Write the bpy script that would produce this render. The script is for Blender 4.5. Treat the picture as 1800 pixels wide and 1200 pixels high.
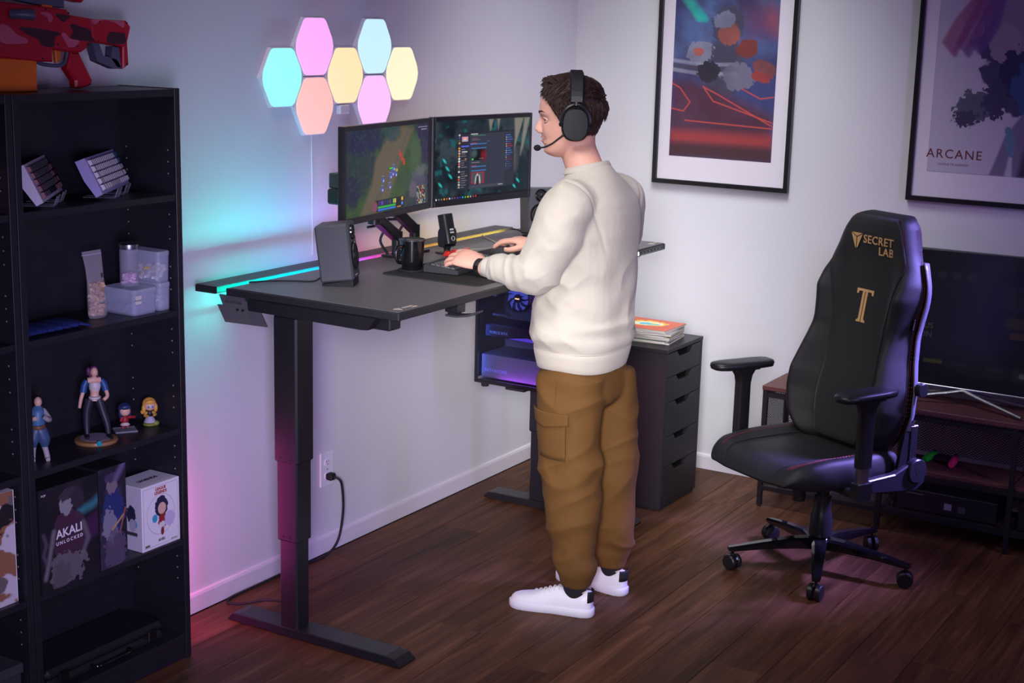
import bpy, bmesh, math, random
import numpy as np
from mathutils import Vector, Matrix, noise as mnoise
SC = bpy.context.scene
for _o in list(bpy.data.objects): bpy.data.objects.remove(_o)
COL = SC.collection
R = math.radians
# ------------------------------------------------------------------ camera
CAM_POS = (3.4094, -6.1728, 2.03)
YAW, PITCH, ROLL, FPX = -0.537128, 0.212553, 0.0257555, 2639.35
_f = Vector((math.sin(YAW)*math.cos(PITCH), math.cos(YAW)*math.cos(PITCH), -math.sin(PITCH)))
_r = Vector((math.cos(YAW), -math.sin(YAW), 0)); _u = _r.cross(_f)
_r2 = _r*math.cos(ROLL)+_u*math.sin(ROLL); _u2 = -_r*math.sin(ROLL)+_u*math.cos(ROLL)
cam = bpy.data.cameras.new('camera'); camo = bpy.data.objects.new('camera', cam); COL.objects.link(camo)
cam.sensor_width = 36.0; cam.lens = 36.0*FPX/1800.0; cam.clip_start = .05; cam.clip_end = 60
camo.matrix_world = Matrix(((_r2.x, _u2.x, -_f.x, CAM_POS[0]), (_r2.y, _u2.y, -_f.y, CAM_POS[1]),
                            (_r2.z, _u2.z, -_f.z, CAM_POS[2]), (0, 0, 0, 1)))
SC.camera = camo
# ------------------------------------------------------------------ world, lights, exposure
SC.view_settings.view_transform = 'Standard'; SC.view_settings.look = 'None'
SC.view_settings.exposure = 0.0; SC.view_settings.gamma = 1.0; SC.view_settings.use_curve_mapping = False
w = bpy.data.worlds.new('room_ambient'); SC.world = w; w.use_nodes = True
w.node_tree.nodes['Background'].inputs[0].default_value = (.40, .27, .62, 1)
w.node_tree.nodes['Background'].inputs[1].default_value = .105

def aim(o, tgt):
    d = Vector(tgt)-Vector(o.location)
    o.rotation_euler = d.to_track_quat('-Z', 'Y').to_euler()
def area(name, loc, tgt, sx, sy, power, col, spread=180):
    l = bpy.data.lights.new(name, 'AREA'); l.shape = 'RECTANGLE'; l.size = sx; l.size_y = sy
    l.energy = power; l.color = col; l.spread = R(spread)
    o = bpy.data.objects.new(name, l); COL.objects.link(o); o.location = loc; aim(o, tgt); return o
def spot(name, loc, tgt, power, col, ang, blend=1.0, rad=.3):
    l = bpy.data.lights.new(name, 'SPOT'); l.energy = power; l.color = col; l.spot_size = R(ang)
    l.spot_blend = blend; l.shadow_soft_size = rad
    o = bpy.data.objects.new(name, l); COL.objects.link(o); o.location = loc; aim(o, tgt); return o
spot('added_key_spot', (2.95, -5.65, 1.92), (.34, -.62, .48), 1080, (1, .985, .95), 25, 1.0, .45)  # added key close to the camera axis, so cast shadows hide behind things
area('added_wall_fill', (1.05, -1.15, 3.0), (.52, -.05, .6), .8, .8, 11, (.95, .98, 1.0), 78)  # added overhead fill that lifts the wall more than the person, no fixture
area('added_top_fill', (1.0, -3.1, 3.0), (1.0, -1.6, .8), 1.2, .8, 6.5, (1.0, .97, .97), 70)  # added soft light from above for shape, not a lamp of the room
area('violet_wall_wash', (5.2, -2.4, 2.2), (1.9, .0, .9), .5, 1.6, 15, (.5, .36, 1.0), 110)
area('blue_edge_light', (2.75, -.32, 1.75), (1.95, -.75, .85), .2, .6, 11, (.32, .25, 1.0), 30)
area('lilac_front_light', (2.5, -5.0, 1.3), (.5, -2.8, .7), .4, .9, 10, (.62, .56, 1.0), 60)
area('magenta_strip_light', (.05, -2.80, .30), (.02, -2.3, .30), .02, .5, 2.4, (1.0, .08, .55), 170)

# ------------------------------------------------------------------ materials
MATS = {}
def mat(name, col, rough=.5, metal=0, var=.08, scale=30, bump=0, bscale=None, emit=None, estr=0, trans=0, ior=1.45,
        spec=.5, coat=0, alpha=1, sub=0, sheen=0, stretch=None, objvar=0):
    if name in MATS: return MATS[name]
    m = bpy.data.materials.new(name); m.use_nodes = True; nt = m.node_tree; N = nt.nodes; L = nt.links
    b = N['Principled BSDF']
    b.inputs['Roughness'].default_value = rough; b.inputs['Metallic'].default_value = metal
    b.inputs['IOR'].default_value = ior; b.inputs['Specular IOR Level'].default_value = spec
    b.inputs['Coat Weight'].default_value = coat; b.inputs['Alpha'].default_value = alpha
    b.inputs['Transmission Weight'].default_value = trans
    b.inputs['Subsurface Weight'].default_value = sub
    if sub: b.inputs['Subsurface Radius'].default_value = (.012, .005, .003); b.inputs['Subsurface Scale'].default_value = .5
    b.inputs['Sheen Weight'].default_value = sheen
    tc = N.new('ShaderNodeTexCoord'); mp = N.new('ShaderNodeMapping'); L.new(tc.outputs['Object'], mp.inputs['Vector'])
    if stretch: mp.inputs['Scale'].default_value = stretch
    nz = N.new('ShaderNodeTexNoise'); nz.inputs['Scale'].default_value = scale; nz.inputs['Detail'].default_value = 4
    L.new(mp.outputs['Vector'], nz.inputs['Vector'])
    mx = N.new('ShaderNodeMix'); mx.data_type = 'RGBA'
    c = Vector(col); mx.inputs['A'].default_value = (*(c*(1-var)), 1); mx.inputs['B'].default_value = (*[min(1, q*(1+var)) for q in c], 1)
    L.new(nz.outputs['Fac'], mx.inputs['Factor'])
    out = mx.outputs['Result']
    if objvar:
        oi = N.new('ShaderNodeObjectInfo'); hs = N.new('ShaderNodeHueSaturation')
        ma = N.new('ShaderNodeMapRange'); ma.inputs['To Min'].default_value = 1-objvar; ma.inputs['To Max'].default_value = 1+objvar
        L.new(oi.outputs['Random'], ma.inputs['Value']); L.new(ma.outputs[0], hs.inputs['Value'])
        L.new(out, hs.inputs['Color']); out = hs.outputs[0]
    L.new(out, b.inputs['Base Color'])
    if bump:
        n2 = N.new('ShaderNodeTexNoise'); n2.inputs['Scale'].default_value = bscale or scale*4; n2.inputs['Detail'].default_value = 3
        L.new(mp.outputs['Vector'], n2.inputs['Vector'])
        bp = N.new('ShaderNodeBump'); bp.inputs['Strength'].default_value = bump; bp.inputs['Distance'].default_value = .004
        L.new(n2.outputs['Fac'], bp.inputs['Height']); L.new(bp.outputs[0], b.inputs['Normal'])
    if emit:
        b.inputs['Emission Color'].default_value = (*emit, 1); b.inputs['Emission Strength'].default_value = estr
    MATS[name] = m; return m
def vcmat(name, rough=.5, estr=0, coat=0, spec=.5):
    """material whose colour is the printed colour attribute of its sheet; screens give it off as light"""
    if name in MATS: return MATS[name]
    m = bpy.data.materials.new(name); m.use_nodes = True; N = m.node_tree.nodes; L = m.node_tree.links
    b = N['Principled BSDF']; a = N.new('ShaderNodeVertexColor'); a.layer_name = 'print'
    b.inputs['Roughness'].default_value = rough; b.inputs['Coat Weight'].default_value = coat; b.inputs['Specular IOR Level'].default_value = spec
    if estr:
        b.inputs['Base Color'].default_value = (.008, .008, .01, 1)
        L.new(a.outputs[0], b.inputs['Emission Color']); b.inputs['Emission Strength'].default_value = estr
    else: L.new(a.outputs[0], b.inputs['Base Color'])
    MATS[name] = m; return m
def srgb(r, g, b):
    f = lambda c: (c/255/12.92) if c <= 10 else ((c/255+.055)/1.055)**2.4
    return (f(r), f(g), f(b))

# ------------------------------------------------------------------ mesh helpers
def link(name, me, m=None, parent=None, smooth=False, loc=None, rot=None):
    o = bpy.data.objects.new(name, me); COL.objects.link(o)
    if m is not None:
        if len(me.materials) == 0: me.materials.append(m)
    if parent: o.parent = parent
    if smooth and len(me.polygons): me.polygons.foreach_set('use_smooth', [True]*len(me.polygons))
    if loc is not None: o.location = loc
    if rot is not None: o.rotation_euler = rot
    return o
def thing(name, label, cat, loc=(0, 0, 0), rz=0, group=None, rot=None):
    o = bpy.data.objects.new(name, None); COL.objects.link(o); o.location = loc
    o.rotation_euler = rot if rot else (0, 0, rz); o.empty_display_size = .05
    return tag(o, label, cat, group)
def tag(o, label, cat, group=None):
    o['label'] = label; o['category'] = cat
    if group: o['group'] = group
    return o
def struct(o, label=None):
    o['kind'] = 'structure'
    if label: o['label'] = label
    return o
class MB:
    """collects shapes into one mesh"""
    def __init__(s): s.v = []; s.f = []
    def add(s, v, f, M=None):
        n = len(s.v)
        if M is not None: v = [tuple(M @ Vector(p)) for p in v]
        s.v += [tuple(p) for p in v]; s.f += [tuple(i+n for i in q) for q in f]; return s
    def box(s, x0, x1, y0, y1, z0, z1, bev=0, M=None):
        if bev <= 0:
            v = [(x, y, z) for x in (x0, x1) for y in (y0, y1) for z in (z0, z1)]
            f = [(0, 1, 3, 2), (4, 6, 7, 5), (0, 4, 5, 1), (2, 3, 7, 6), (0, 2, 6, 4), (1, 5, 7, 3)]
            return s.add(v, f, M)
        b = min(bev, (x1-x0)*.49, (y1-y0)*.49, (z1-z0)*.49)
        v = []; idx = {}
        for i, (X, sx) in enumerate(((x0, 1), (x1, -1))):
            for j, (Y, sy) in enumerate(((y0, 1), (y1, -1))):
                for k, (Z, sz) in enumerate(((z0, 1), (z1, -1))):
                    for a in range(3):
                        p = [X+sx*b, Y+sy*b, Z+sz*b]; p[a] = (X, Y, Z)[a]; idx[i, j, k, a] = len(v); v.append(tuple(p))
        f = []
        for a in range(3):
            o1, o2 = [q for q in range(3) if q != a]
            for e in (0, 1):
                q = []
                for c1, c2 in ((0, 0), (1, 0), (1, 1), (0, 1)):
                    key = [0, 0, 0]; key[a] = e; key[o1] = c1; key[o2] = c2; q.append(idx[(*key, a)])
                f.append(tuple(q))
        for a in range(3):
            o1, o2 = [q for q in range(3) if q != a]
            for c1 in (0, 1):
                for c2 in (0, 1):
                    k0 = [0]*3; k1 = [0]*3; k1[a] = 1; k0[o1] = k1[o1] = c1; k0[o2] = k1[o2] = c2
                    f.append((idx[(*k0, o1)], idx[(*k1, o1)], idx[(*k1, o2)], idx[(*k0, o2)]))
        for key in [(i, j, k) for i in (0, 1) for j in (0, 1) for k in (0, 1)]:
            f.append(tuple(idx[(*key, a)] for a in range(3)))
        return s.add(v, f, M)
    def loft(s, rings, cap=True, closed=True, M=None):
        n = len(rings[0]); v = [p for r in rings for p in r]; f = []
        for i in range(len(rings)-1):
            for j in range(n if closed else n-1):
                a = i*n+j; b = i*n+(j+1) % n
                f.append((a, b, b+n, a+n))
        if cap: f.append(tuple(range(n-1, -1, -1))); f.append(tuple(range((len(rings)-1)*n, len(rings)*n)))
        return s.add(v, f, M)
    def tube(s, pts, r, seg=8, M=None, smoothn=0, cap=True, flat=1.0):
        pts = [Vector(p) for p in pts]
        if smoothn: 
            rr = r if isinstance(r, (list, tuple)) else None
            pts, t = catmull(pts, smoothn)
            if rr: r = [float(np.interp(q, range(len(rr)), rr)) for q in t]
        rs = r if isinstance(r, (list, tuple)) else [r]*len(pts)
        rings = []; up = None
        for i, p in enumerate(pts):
            t = (pts[min(i+1, len(pts)-1)]-pts[max(i-1, 0)]).normalized()
            if up is None:
                up = Vector((0, 0, 1)) if abs(t.z) < .9 else Vector((1, 0, 0))
            a = (up-t*up.dot(t)).normalized(); up = a; b = t.cross(a)
            rings.append([tuple(p+(a*math.cos(2*math.pi*k/seg)*flat+b*math.sin(2*math.pi*k/seg))*rs[i]) for k in range(seg)])
        return s.loft(rings, cap, True, M)
    def cyl(s, p0, p1, r0, r1=None, seg=16, M=None):
        return s.tube([p0, p1], [r0, r0 if r1 is None else r1], seg, M)
    def lathe(s, prof, seg=24, M=None, cap=True):
        rings = [[(r*math.cos(2*math.pi*k/seg), r*math.sin(2*math.pi*k/seg), z) for k in range(seg)] for r, z in prof]
        return s.loft(rings, cap, True, M)
    def prism(s, poly, z0, z1, M=None):
        n = len(poly); v = [(x, y, z0) for x, y in poly]+[(x, y, z1) for x, y in poly]
        f = [tuple(range(n-1, -1, -1)), tuple(range(n, 2*n))]+[(i, (i+1) % n, (i+1) % n+n, i+n) for i in range(n)]
        return s.add(v, f, M)
    def bprism(s, poly, z0, z1, b, M=None):
        """prism with chamfered rims"""
        ins = inset(poly, b)
        return s.loft([[(x, y, z0) for x, y in ins], [(x, y, z0+b) for x, y in poly], [(x, y, z1-b) for x, y in poly], [(x, y, z1) for x, y in ins]], True, True, M)
    def ball(s, c, r, seg=16, rings=10, M=None):
        rx, ry, rz = r if isinstance(r, (tuple, list)) else (r, r, r)
        prof = []
        for i in range(rings+1):
            a = math.pi*i/rings; prof.append([(c[0]+rx*max(math.sin(a), .02)*math.cos(2*math.pi*k/seg), c[1]+ry*max(math.sin(a), .02)*math.sin(2*math.pi*k/seg), c[2]-rz*math.cos(a)) for k in range(seg)])
        return s.loft(prof, True, True, M)
    def mesh(s, name, fix=True):
        me = bpy.data.meshes.new(name); me.from_pydata(s.v, [], s.f)
        if fix:
            bm = bmesh.new(); bm.from_mesh(me); bmesh.ops.recalc_face_normals(bm, faces=bm.faces); bm.to_mesh(me); bm.free()
        me.update(); return me
    def build(s, name, m, parent=None, smooth=False, sharp=None, loc=None, rot=None):
        me = s.mesh(name); o = link(name, me, m, parent, smooth, loc, rot)
        if smooth: 
            try: me.set_sharp_from_angle(angle=R(sharp or 35))
            except Exception: pass
        return o
def inset(poly, b):
    n = len(poly); out = []
    A = sum(poly[i][0]*poly[(i+1) % n][1]-poly[(i+1) % n][0]*poly[i][1] for i in range(n)); sg = 1 if A > 0 else -1
    for i in range(n):
        p0, p, p1 = Vector(poly[i-1]), Vector(poly[i]), Vector(poly[(i+1) % n])
        a = (p-p0).normalized(); c = (p1-p).normalized(); n1 = Vector((-a.y, a.x))*sg; n2 = Vector((-c.y, c.x))*sg
        m = n1+n2; d = max(m.dot(n1), .4); q = p+m*(b/d); out.append((q.x, q.y))
    return out
def catmull(pts, n):
    out = []; ts = []
    P = [pts[0]*2-pts[1]]+list(pts)+[pts[-1]*2-pts[-2]]
    for i in range(1, len(P)-2):
        for k in range(n):
            t = k/n; a, b, c, d = P[i-1], P[i], P[i+1], P[i+2]
            out.append(.5*((2*b)+(c-a)*t+(2*a-5*b+4*c-d)*t*t+(3*b-a-3*c+d)*t**3)); ts.append(i-1+t)
    out.append(P[-2]); ts.append(len(pts)-1); return out, ts
def rrect(w, h, r, n=4, cx=0, cy=0):
    out = []
    for sx, sy, a0 in ((1, 1, 0), (-1, 1, 90), (-1, -1, 180), (1, -1, 270)):
        for k in range(n+1):
            a = R(a0+90*k/n); out.append((cx+sx*(w/2-r)+r*math.cos(a), cy+sy*(h/2-r)+r*math.sin(a)))
    return out
def frame(origin, xa, ya):
    x = Vector(xa).normalized(); y = Vector(ya); y = (y-x*y.dot(x)).normalized(); z = x.cross(y); o = Vector(origin)
    return Matrix(((x.x, y.x, z.x, o.x), (x.y, y.y, z.y, o.y), (x.z, y.z, z.z, o.z), (0, 0, 0, 1)))
def rotM(ax, deg, loc=(0, 0, 0)): return Matrix.Translation(loc) @ Matrix.Rotation(R(deg), 4, ax)
def text_mesh(s, size, depth=.0006, align='CENTER', space=1.0, shear=0, bold=0):
    cu = bpy.data.curves.new('txt', 'FONT'); cu.body = s; cu.size = size; cu.extrude = depth; cu.align_x = align; cu.align_y = 'CENTER'
    cu.space_character = space; cu.shear = shear; cu.resolution_u = 3; cu.offset = bold
    o = bpy.data.objects.new('txt', cu); COL.objects.link(o)
    dg = bpy.context.evaluated_depsgraph_get(); me = bpy.data.meshes.new_from_object(o.evaluated_get(dg))
    bpy.data.objects.remove(o); bpy.data.curves.remove(cu); me.materials.clear(); return me
def text(name, s, size, m, parent, M, depth=.0006, **k):
    me = text_mesh(s, size, depth, **k); me.name = name; o = link(name, me, m, parent); o.matrix_local = M; return o
def copy_tree(o, parent=None):
    c = o.copy(); COL.objects.link(c); c.parent = parent
    for ch in list(o.children): copy_tree(ch, c)
    return c
# ------------------------------------------------------------------ printed sheets: a grid of cells with a painted colour attribute
_rng = np.random.default_rng(7)
def vnoise(U, V, s, seed=0):
    g = np.random.default_rng(seed).random((64, 64)); x = U*s; y = V*s; x0 = np.floor(x).astype(int); y0 = np.floor(y).astype(int)
    fx = x-x0; fy = y-y0; fx = fx*fx*(3-2*fx); fy = fy*fy*(3-2*fy); G = lambda i, j: g[i % 64, j % 64]
    return (G(x0, y0)*(1-fx)+G(x0+1, y0)*fx)*(1-fy)+(G(x0, y0+1)*(1-fx)+G(x0+1, y0+1)*fx)*fy
def fbm(U, V, s, seed=0): return sum(vnoise(U, V, s*2**k, seed+k)/2**(k+1) for k in range(4))/.9375
class Paint:
    def __init__(s, w, h, nx, ny, base):
        s.nx, s.ny, s.w, s.h = nx, ny, w, h
        u = (np.arange(nx)+.5)/nx*w; v = (np.arange(ny)+.5)/ny*h
        s.U, s.V = np.meshgrid(u, v); s.C = np.zeros((ny, nx, 3)); s.C[:] = srgb(*base); s.px = w/nx
    def mix(s, m, col, lin=False):
        c = np.array(col if lin else srgb(*col)); s.C = s.C*(1-m[..., None])+c*m[..., None]; return s
    def soft(s, d, e): return np.clip(.5-d/max(e, s.px), 0, 1)
    def ell(s, cx, cy, rx, ry, col, rot=0, e=0, op=1, lump=0, seed=1):
        c, q = math.cos(R(rot)), math.sin(R(rot)); x = (s.U-cx)*c+(s.V-cy)*q; y = -(s.U-cx)*q+(s.V-cy)*c
        d = (np.sqrt((x/rx)**2+(y/ry)**2)-1)*min(rx, ry)
        if lump: d = d+(fbm(s.U, s.V, 5/max(rx, ry), seed)-.5)*lump
        return s.mix(s.soft(d, e)*op, col)
    def poly(s, pts, col, e=0, op=1):
        d = np.full(s.U.shape, 1e9); ins = np.zeros(s.U.shape, bool); n = len(pts)
        for i in range(n):
            (x0, y0), (x1, y1) = pts[i], pts[(i+1) % n]; ex, ey = x1-x0, y1-y0; wx, wy = s.U-x0, s.V-y0
            t = np.clip((wx*ex+wy*ey)/(ex*ex+ey*ey+1e-12), 0, 1); d = np.minimum(d, np.hypot(wx-ex*t, wy-ey*t))
            c = ((y0 > s.V) != (y1 > s.V)) & (s.U < (x1-x0)*(s.V-y0)/((y1-y0) if y1 != y0 else 1e-9)+x0); ins ^= c
        return s.mix(s.soft(np.where(ins, -d, d), e)*op, col)
    def rect(s, x0, x1, y0, y1, col, e=0, op=1): 
        d = np.maximum(np.maximum(x0-s.U, s.U-x1), np.maximum(y0-s.V, s.V-y1)); return s.mix(s.soft(d, e)*op, col)
    def line(s, pts, wd, col, e=0, op=1):
        d = np.full(s.U.shape, 1e9)
        for (x0, y0), (x1, y1) in zip(pts, pts[1:]):
            ex, ey = x1-x0, y1-y0; wx, wy = s.U-x0, s.V-y0; t = np.clip((wx*ex+wy*ey)/(ex*ex+ey*ey+1e-12), 0, 1)
            d = np.minimum(d, np.hypot(wx-ex*t, wy-ey*t))
        return s.mix(s.soft(d-wd/2, e)*op, col)
    def blot(s, sc, lo, hi, col, seed=0, op=1, stretch=1): 
        return s.mix(np.clip((fbm(s.U*stretch, s.V, sc, seed)-lo)/(hi-lo), 0, 1)*op, col)
    def grad(s, c0, c1, axis=1):
        t = (s.V/s.h if axis else s.U/s.w)[..., None]; s.C = np.array(srgb(*c0))*(1-t)+np.array(srgb(*c1))*t; return s
    def build(s, name, m, parent, M, flip=False):
        """sheet in its local x (width) / y (height) plane, lower left at the origin"""
        X, Y = np.meshgrid(np.linspace(0, s.w, s.nx+1), np.linspace(0, s.h, s.ny+1))
        v = np.stack([X.ravel(), Y.ravel(), np.zeros(X.size)], 1)
        i, j = np.meshgrid(np.arange(s.nx), np.arange(s.ny)); a = (j*(s.nx+1)+i).ravel()
        f = np.stack([a, a+1, a+s.nx+2, a+s.nx+1], 1)
        me = bpy.data.meshes.new(name); me.vertices.add(len(v)); me.vertices.foreach_set('co', v.astype(np.float32).ravel())
        me.loops.add(f.size); me.loops.foreach_set('vertex_index', f.astype(np.int32).ravel())
        me.polygons.add(len(f)); me.polygons.foreach_set('loop_start', (np.arange(len(f))*4).astype(np.int32))
        me.update(calc_edges=True); me.validate()
        at = me.color_attributes.new('print', 'FLOAT_COLOR', 'CORNER')
        c = np.concatenate([s.C.reshape(-1, 3), np.ones((s.nx*s.ny, 1))], 1)
        at.data.foreach_set('color', np.repeat(c, 4, 0).astype(np.float32).ravel())
        o = link(name, me, m, parent); o.matrix_local = M; return o
# ------------------------------------------------------------------ the room
BWY = .07     # back wall plane
def nodes(m): return m.node_tree.nodes, m.node_tree.links
def wood_mat():
    m = bpy.data.materials.new('floor_wood'); m.use_nodes = True; N, L = nodes(m); b = N['Principled BSDF']
    tc = N.new('ShaderNodeTexCoord'); oi = N.new('ShaderNodeObjectInfo'); cb = N.new('ShaderNodeCombineXYZ')
    mu = N.new('ShaderNodeMath'); mu.operation = 'MULTIPLY'; mu.inputs[1].default_value = 37.0
    L.new(oi.outputs['Random'], mu.inputs[0])
    for i in range(3): L.new(mu.outputs[0], cb.inputs[i])
    ad = N.new('ShaderNodeVectorMath'); L.new(tc.outputs['Object'], ad.inputs[0]); L.new(cb.outputs[0], ad.inputs[1])
    mp = N.new('ShaderNodeMapping'); mp.inputs['Scale'].default_value = (26, 1.6, 10); L.new(ad.outputs[0], mp.inputs['Vector'])
    n1 = N.new('ShaderNodeTexNoise'); n1.inputs['Scale'].default_value = 1.0; n1.inputs['Detail'].default_value = 7; n1.inputs['Roughness'].default_value = .65
    n1.inputs['Distortion'].default_value = .6; L.new(mp.outputs[0], n1.inputs['Vector'])
    mp2 = N.new('ShaderNodeMapping'); mp2.inputs['Scale'].default_value = (120, 3, 10); L.new(ad.outputs[0], mp2.inputs['Vector'])
    n2 = N.new('ShaderNodeTexNoise'); n2.inputs['Scale'].default_value = 1; n2.inputs['Detail'].default_value = 4; L.new(mp2.outputs[0], n2.inputs['Vector'])
    cr = N.new('ShaderNodeValToRGB'); e = cr.color_ramp.elements
    e[0].position = .28; e[0].color = (.052, .021, .010, 1); e[1].position = .72; e[1].color = (.185, .080, .040, 1)
    k = e.new(.5); k.color = (.108, .045, .021, 1); L.new(n1.outputs['Fac'], cr.inputs[0])
    mx = N.new('ShaderNodeMix'); mx.data_type = 'RGBA'; mx.blend_type = 'MULTIPLY'; mx.inputs['Factor'].default_value = .55
    cr2 = N.new('ShaderNodeValToRGB'); cr2.color_ramp.elements[0].position = .3; cr2.color_ramp.elements[0].color = (.45, .45, .45, 1); cr2.color_ramp.elements[1].position = .6
    L.new(n2.outputs['Fac'], cr2.inputs[0]); L.new(cr.outputs[0], mx.inputs['A']); L.new(cr2.outputs[0], mx.inputs['B'])
    hs = N.new('ShaderNodeHueSaturation'); mr = N.new('ShaderNodeMapRange'); mr.inputs['To Min'].default_value = .72; mr.inputs['To Max'].default_value = 1.22
    L.new(oi.outputs['Random'], mr.inputs['Value']); L.new(mr.outputs[0], hs.inputs['Value']); L.new(mx.outputs['Result'], hs.inputs['Color'])
    L.new(hs.outputs[0], b.inputs['Base Color']); b.inputs['Roughness'].default_value = .5; b.inputs['Specular IOR Level'].default_value = .16
    bp = N.new('ShaderNodeBump'); bp.inputs['Strength'].default_value = .12; bp.inputs['Distance'].default_value = .002
    L.new(n2.outputs['Fac'], bp.inputs['Height']); L.new(bp.outputs[0], b.inputs['Normal'])
    return m
M_WOODFLOOR = wood_mat()
floor = struct(MB().box(-.1, 5.4, -8, BWY+.1, -.06, -.006).build('floor', mat('subfloor', (.02, .014, .01), .8)))
PW, PL = .182, 1.22
plk = MB().box(-PW/2+.0006, PW/2-.0006, -PL/2+.0006, PL/2-.0006, -.006, 0, .0012).mesh('plank'); plk.materials.append(M_WOODFLOOR)
random.seed(5); ix = 0
for i in range(28):
    x = .02+PW*i+PW/2
    off = (i*.437) % 1*PL
    y = off
    while y > -7.4:
        a, b = y-PL/2, min(y+PL/2, BWY-.002)
        if b-a > .03:
            o = link('plank', plk, None, floor, loc=(x, (a+b)/2, 0)); o.scale.y = (b-a)/PL
        y -= PL
M_WALL = mat('wall_paint', srgb(214, 212, 216), .75, var=.015, scale=3, bump=.06, bscale=260)
struct(MB().box(-.12, 0, -8, BWY+.12, -.06, 3.0).build('wall_left', M_WALL))
struct(MB().box(0, 5.4, BWY, BWY+.12, -.06, 3.0).build('wall_back', M_WALL))
M_TRIM = mat('trim_paint', srgb(222, 216, 222), .45, var=.01)
def trim(name, poly, a, b, axis):
    mb = MB()
    if axis == 'y': mb.loft([[(d, a, z) for d, z in poly], [(d, b, z) for d, z in poly]])
    else: mb.loft([[(a, BWY-d, z) for d, z in poly], [(b, BWY-d, z) for d, z in poly]])
    return struct(mb.build(name, M_TRIM))
prof = [(0, 0), (.012, 0), (.012, .058), (.009, .067), (.004, .070), (0, .070)]
trim('baseboard_left', prof, -7.9, BWY, 'y'); trim('baseboard_back', prof, .012, 5.4, 'x')

M_BLK = mat('black_plastic', (.012, .012, .014), .38, var=.1, scale=200, bump=.05, bscale=900)
M_BLKS = mat('black_satin_metal', (.014, .014, .017), .33, metal=0, var=.1, scale=150, bump=.04, bscale=1200)
M_BLKG = mat('black_gloss', (.006, .006, .007), .08, coat=.4)
M_RUB = mat('rubber', (.01, .01, .011), .7)
M_WHITEP = mat('white_plastic', srgb(232, 230, 235), .4, var=.02)
M_STEEL = mat('brushed_steel', (.55, .55, .58), .28, metal=1, var=.08, scale=60)
M_GOLD = mat('gold_thread', srgb(224, 176, 118), .5, var=.12, scale=300)
def adopt(root):
    for c in root.children: c.matrix_parent_inverse = Matrix.Translation(-Vector(root.location))

# ---- wall outlet with the desk's power cord
t = thing('wall_outlet', 'white duplex wall outlet with a black plug in its lower socket', 'outlet', (0, -1.81, .33))
mb = MB(); mb.bprism(rrect(.078, .135, .004, 2), 0, .006, .0015, frame((0, -1.81, .33), (0, 1, 0), (0, 0, 1))); mb.build('cover_plate', M_WHITEP, t)
for z in (.357, .303):
    F = frame((.006, -1.81, z), (0, 1, 0), (0, 0, 1))
    MB().prism(rrect(.034, .028, .012, 4), 0, .0025, F).build('socket', M_WHITEP, t)
    if z > .33:
        mb = MB()
        for dx in (-.006, .006): mb.box(dx-.001, dx+.001, 0, .008, .002, .003, 0, F)
        mb.cyl((0, -.007, .002), (0, -.007, .003), .0025, seg=10, M=F); mb.build('slot', M_RUB, t)
MB().cyl((.006, -1.81, .33), (.0075, -1.81, .33), .003, seg=10).build('screw', M_STEEL, t)
adopt(t)
t = thing('power_cord', 'black power cord running from the wall outlet down to the near desk leg', 'cord', (.03, -1.82, 0))
MB().box(-.016, .016, -.013, .013, 0, .03, .005, frame((.0086, -1.81, .303), (0, 1, 0), (0, 0, 1))).build('plug', M_RUB, t)
mb = MB(); mb.tube([(.03, -1.81, .303), (.055, -1.80, .295), (.058, -1.785, .26), (.055, -1.775, .16), (.05, -1.80, .05), (.045, -1.87, .0075), (.035, -1.97, .0065), (.03, -2.08, .0065), (.03, -2.25, .0065), (.03, -2.38, .0065), (.05, -2.43, .0065), (.1, -2.43, .012), (.15, -2.43, .028), (.2, -2.405, .04), (.28, -2.385, .047), (.345, -2.385, .048)], .0048, 8, smoothn=6)
mb.build('cable', M_RUB, t, True)
MB().tube([(.33, -2.385, .048), (.363, -2.385, .048)], .011, 10).build('connector', M_RUB, t, True)
adopt(t)

# ---- hexagonal light panels
def round_hex(Rr, rs, n=6):
    out = []
    for k in range(6):
        r = rs[0] if k % 3 == 0 else rs[1]
        a = math.pi/3*k; cx, cy = (Rr-r/math.cos(math.pi/6))*math.cos(a), (Rr-r/math.cos(math.pi/6))*math.sin(a)
        for j in range(n+1):
            b = a-math.pi/6+math.pi/3*j/n; out.append((cx+r*math.cos(b), cy+r*math.sin(b)))
    return out
HEX = [('cyan', (142, 254, 242), 0, 1.807, 'turquoise hexagonal light panel at the left end of the cluster'),
       ('pink', (250, 168, 252), 1, 1.911, 'orchid pink hexagonal light panel above the salmon one'),
       ('salmon', (255, 184, 174), 1, 1.703, 'salmon hexagonal light panel with the white cord hanging below it'),
       ('amber', (255, 228, 168), 2, 1.807, 'amber yellow hexagonal light panel in the middle of the cluster'),
       ('ice', (194, 238, 255), 3, 1.911, 'icy blue hexagonal light panel at the top right of the cluster'),
       ('lilac', (250, 188, 255), 3, 1.703, 'lilac hexagonal light panel just above the dual monitors'),
       ('cream', (255, 242, 196), 4, 1.807, 'cream yellow hexagonal light panel at the right end of the cluster')]
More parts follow.
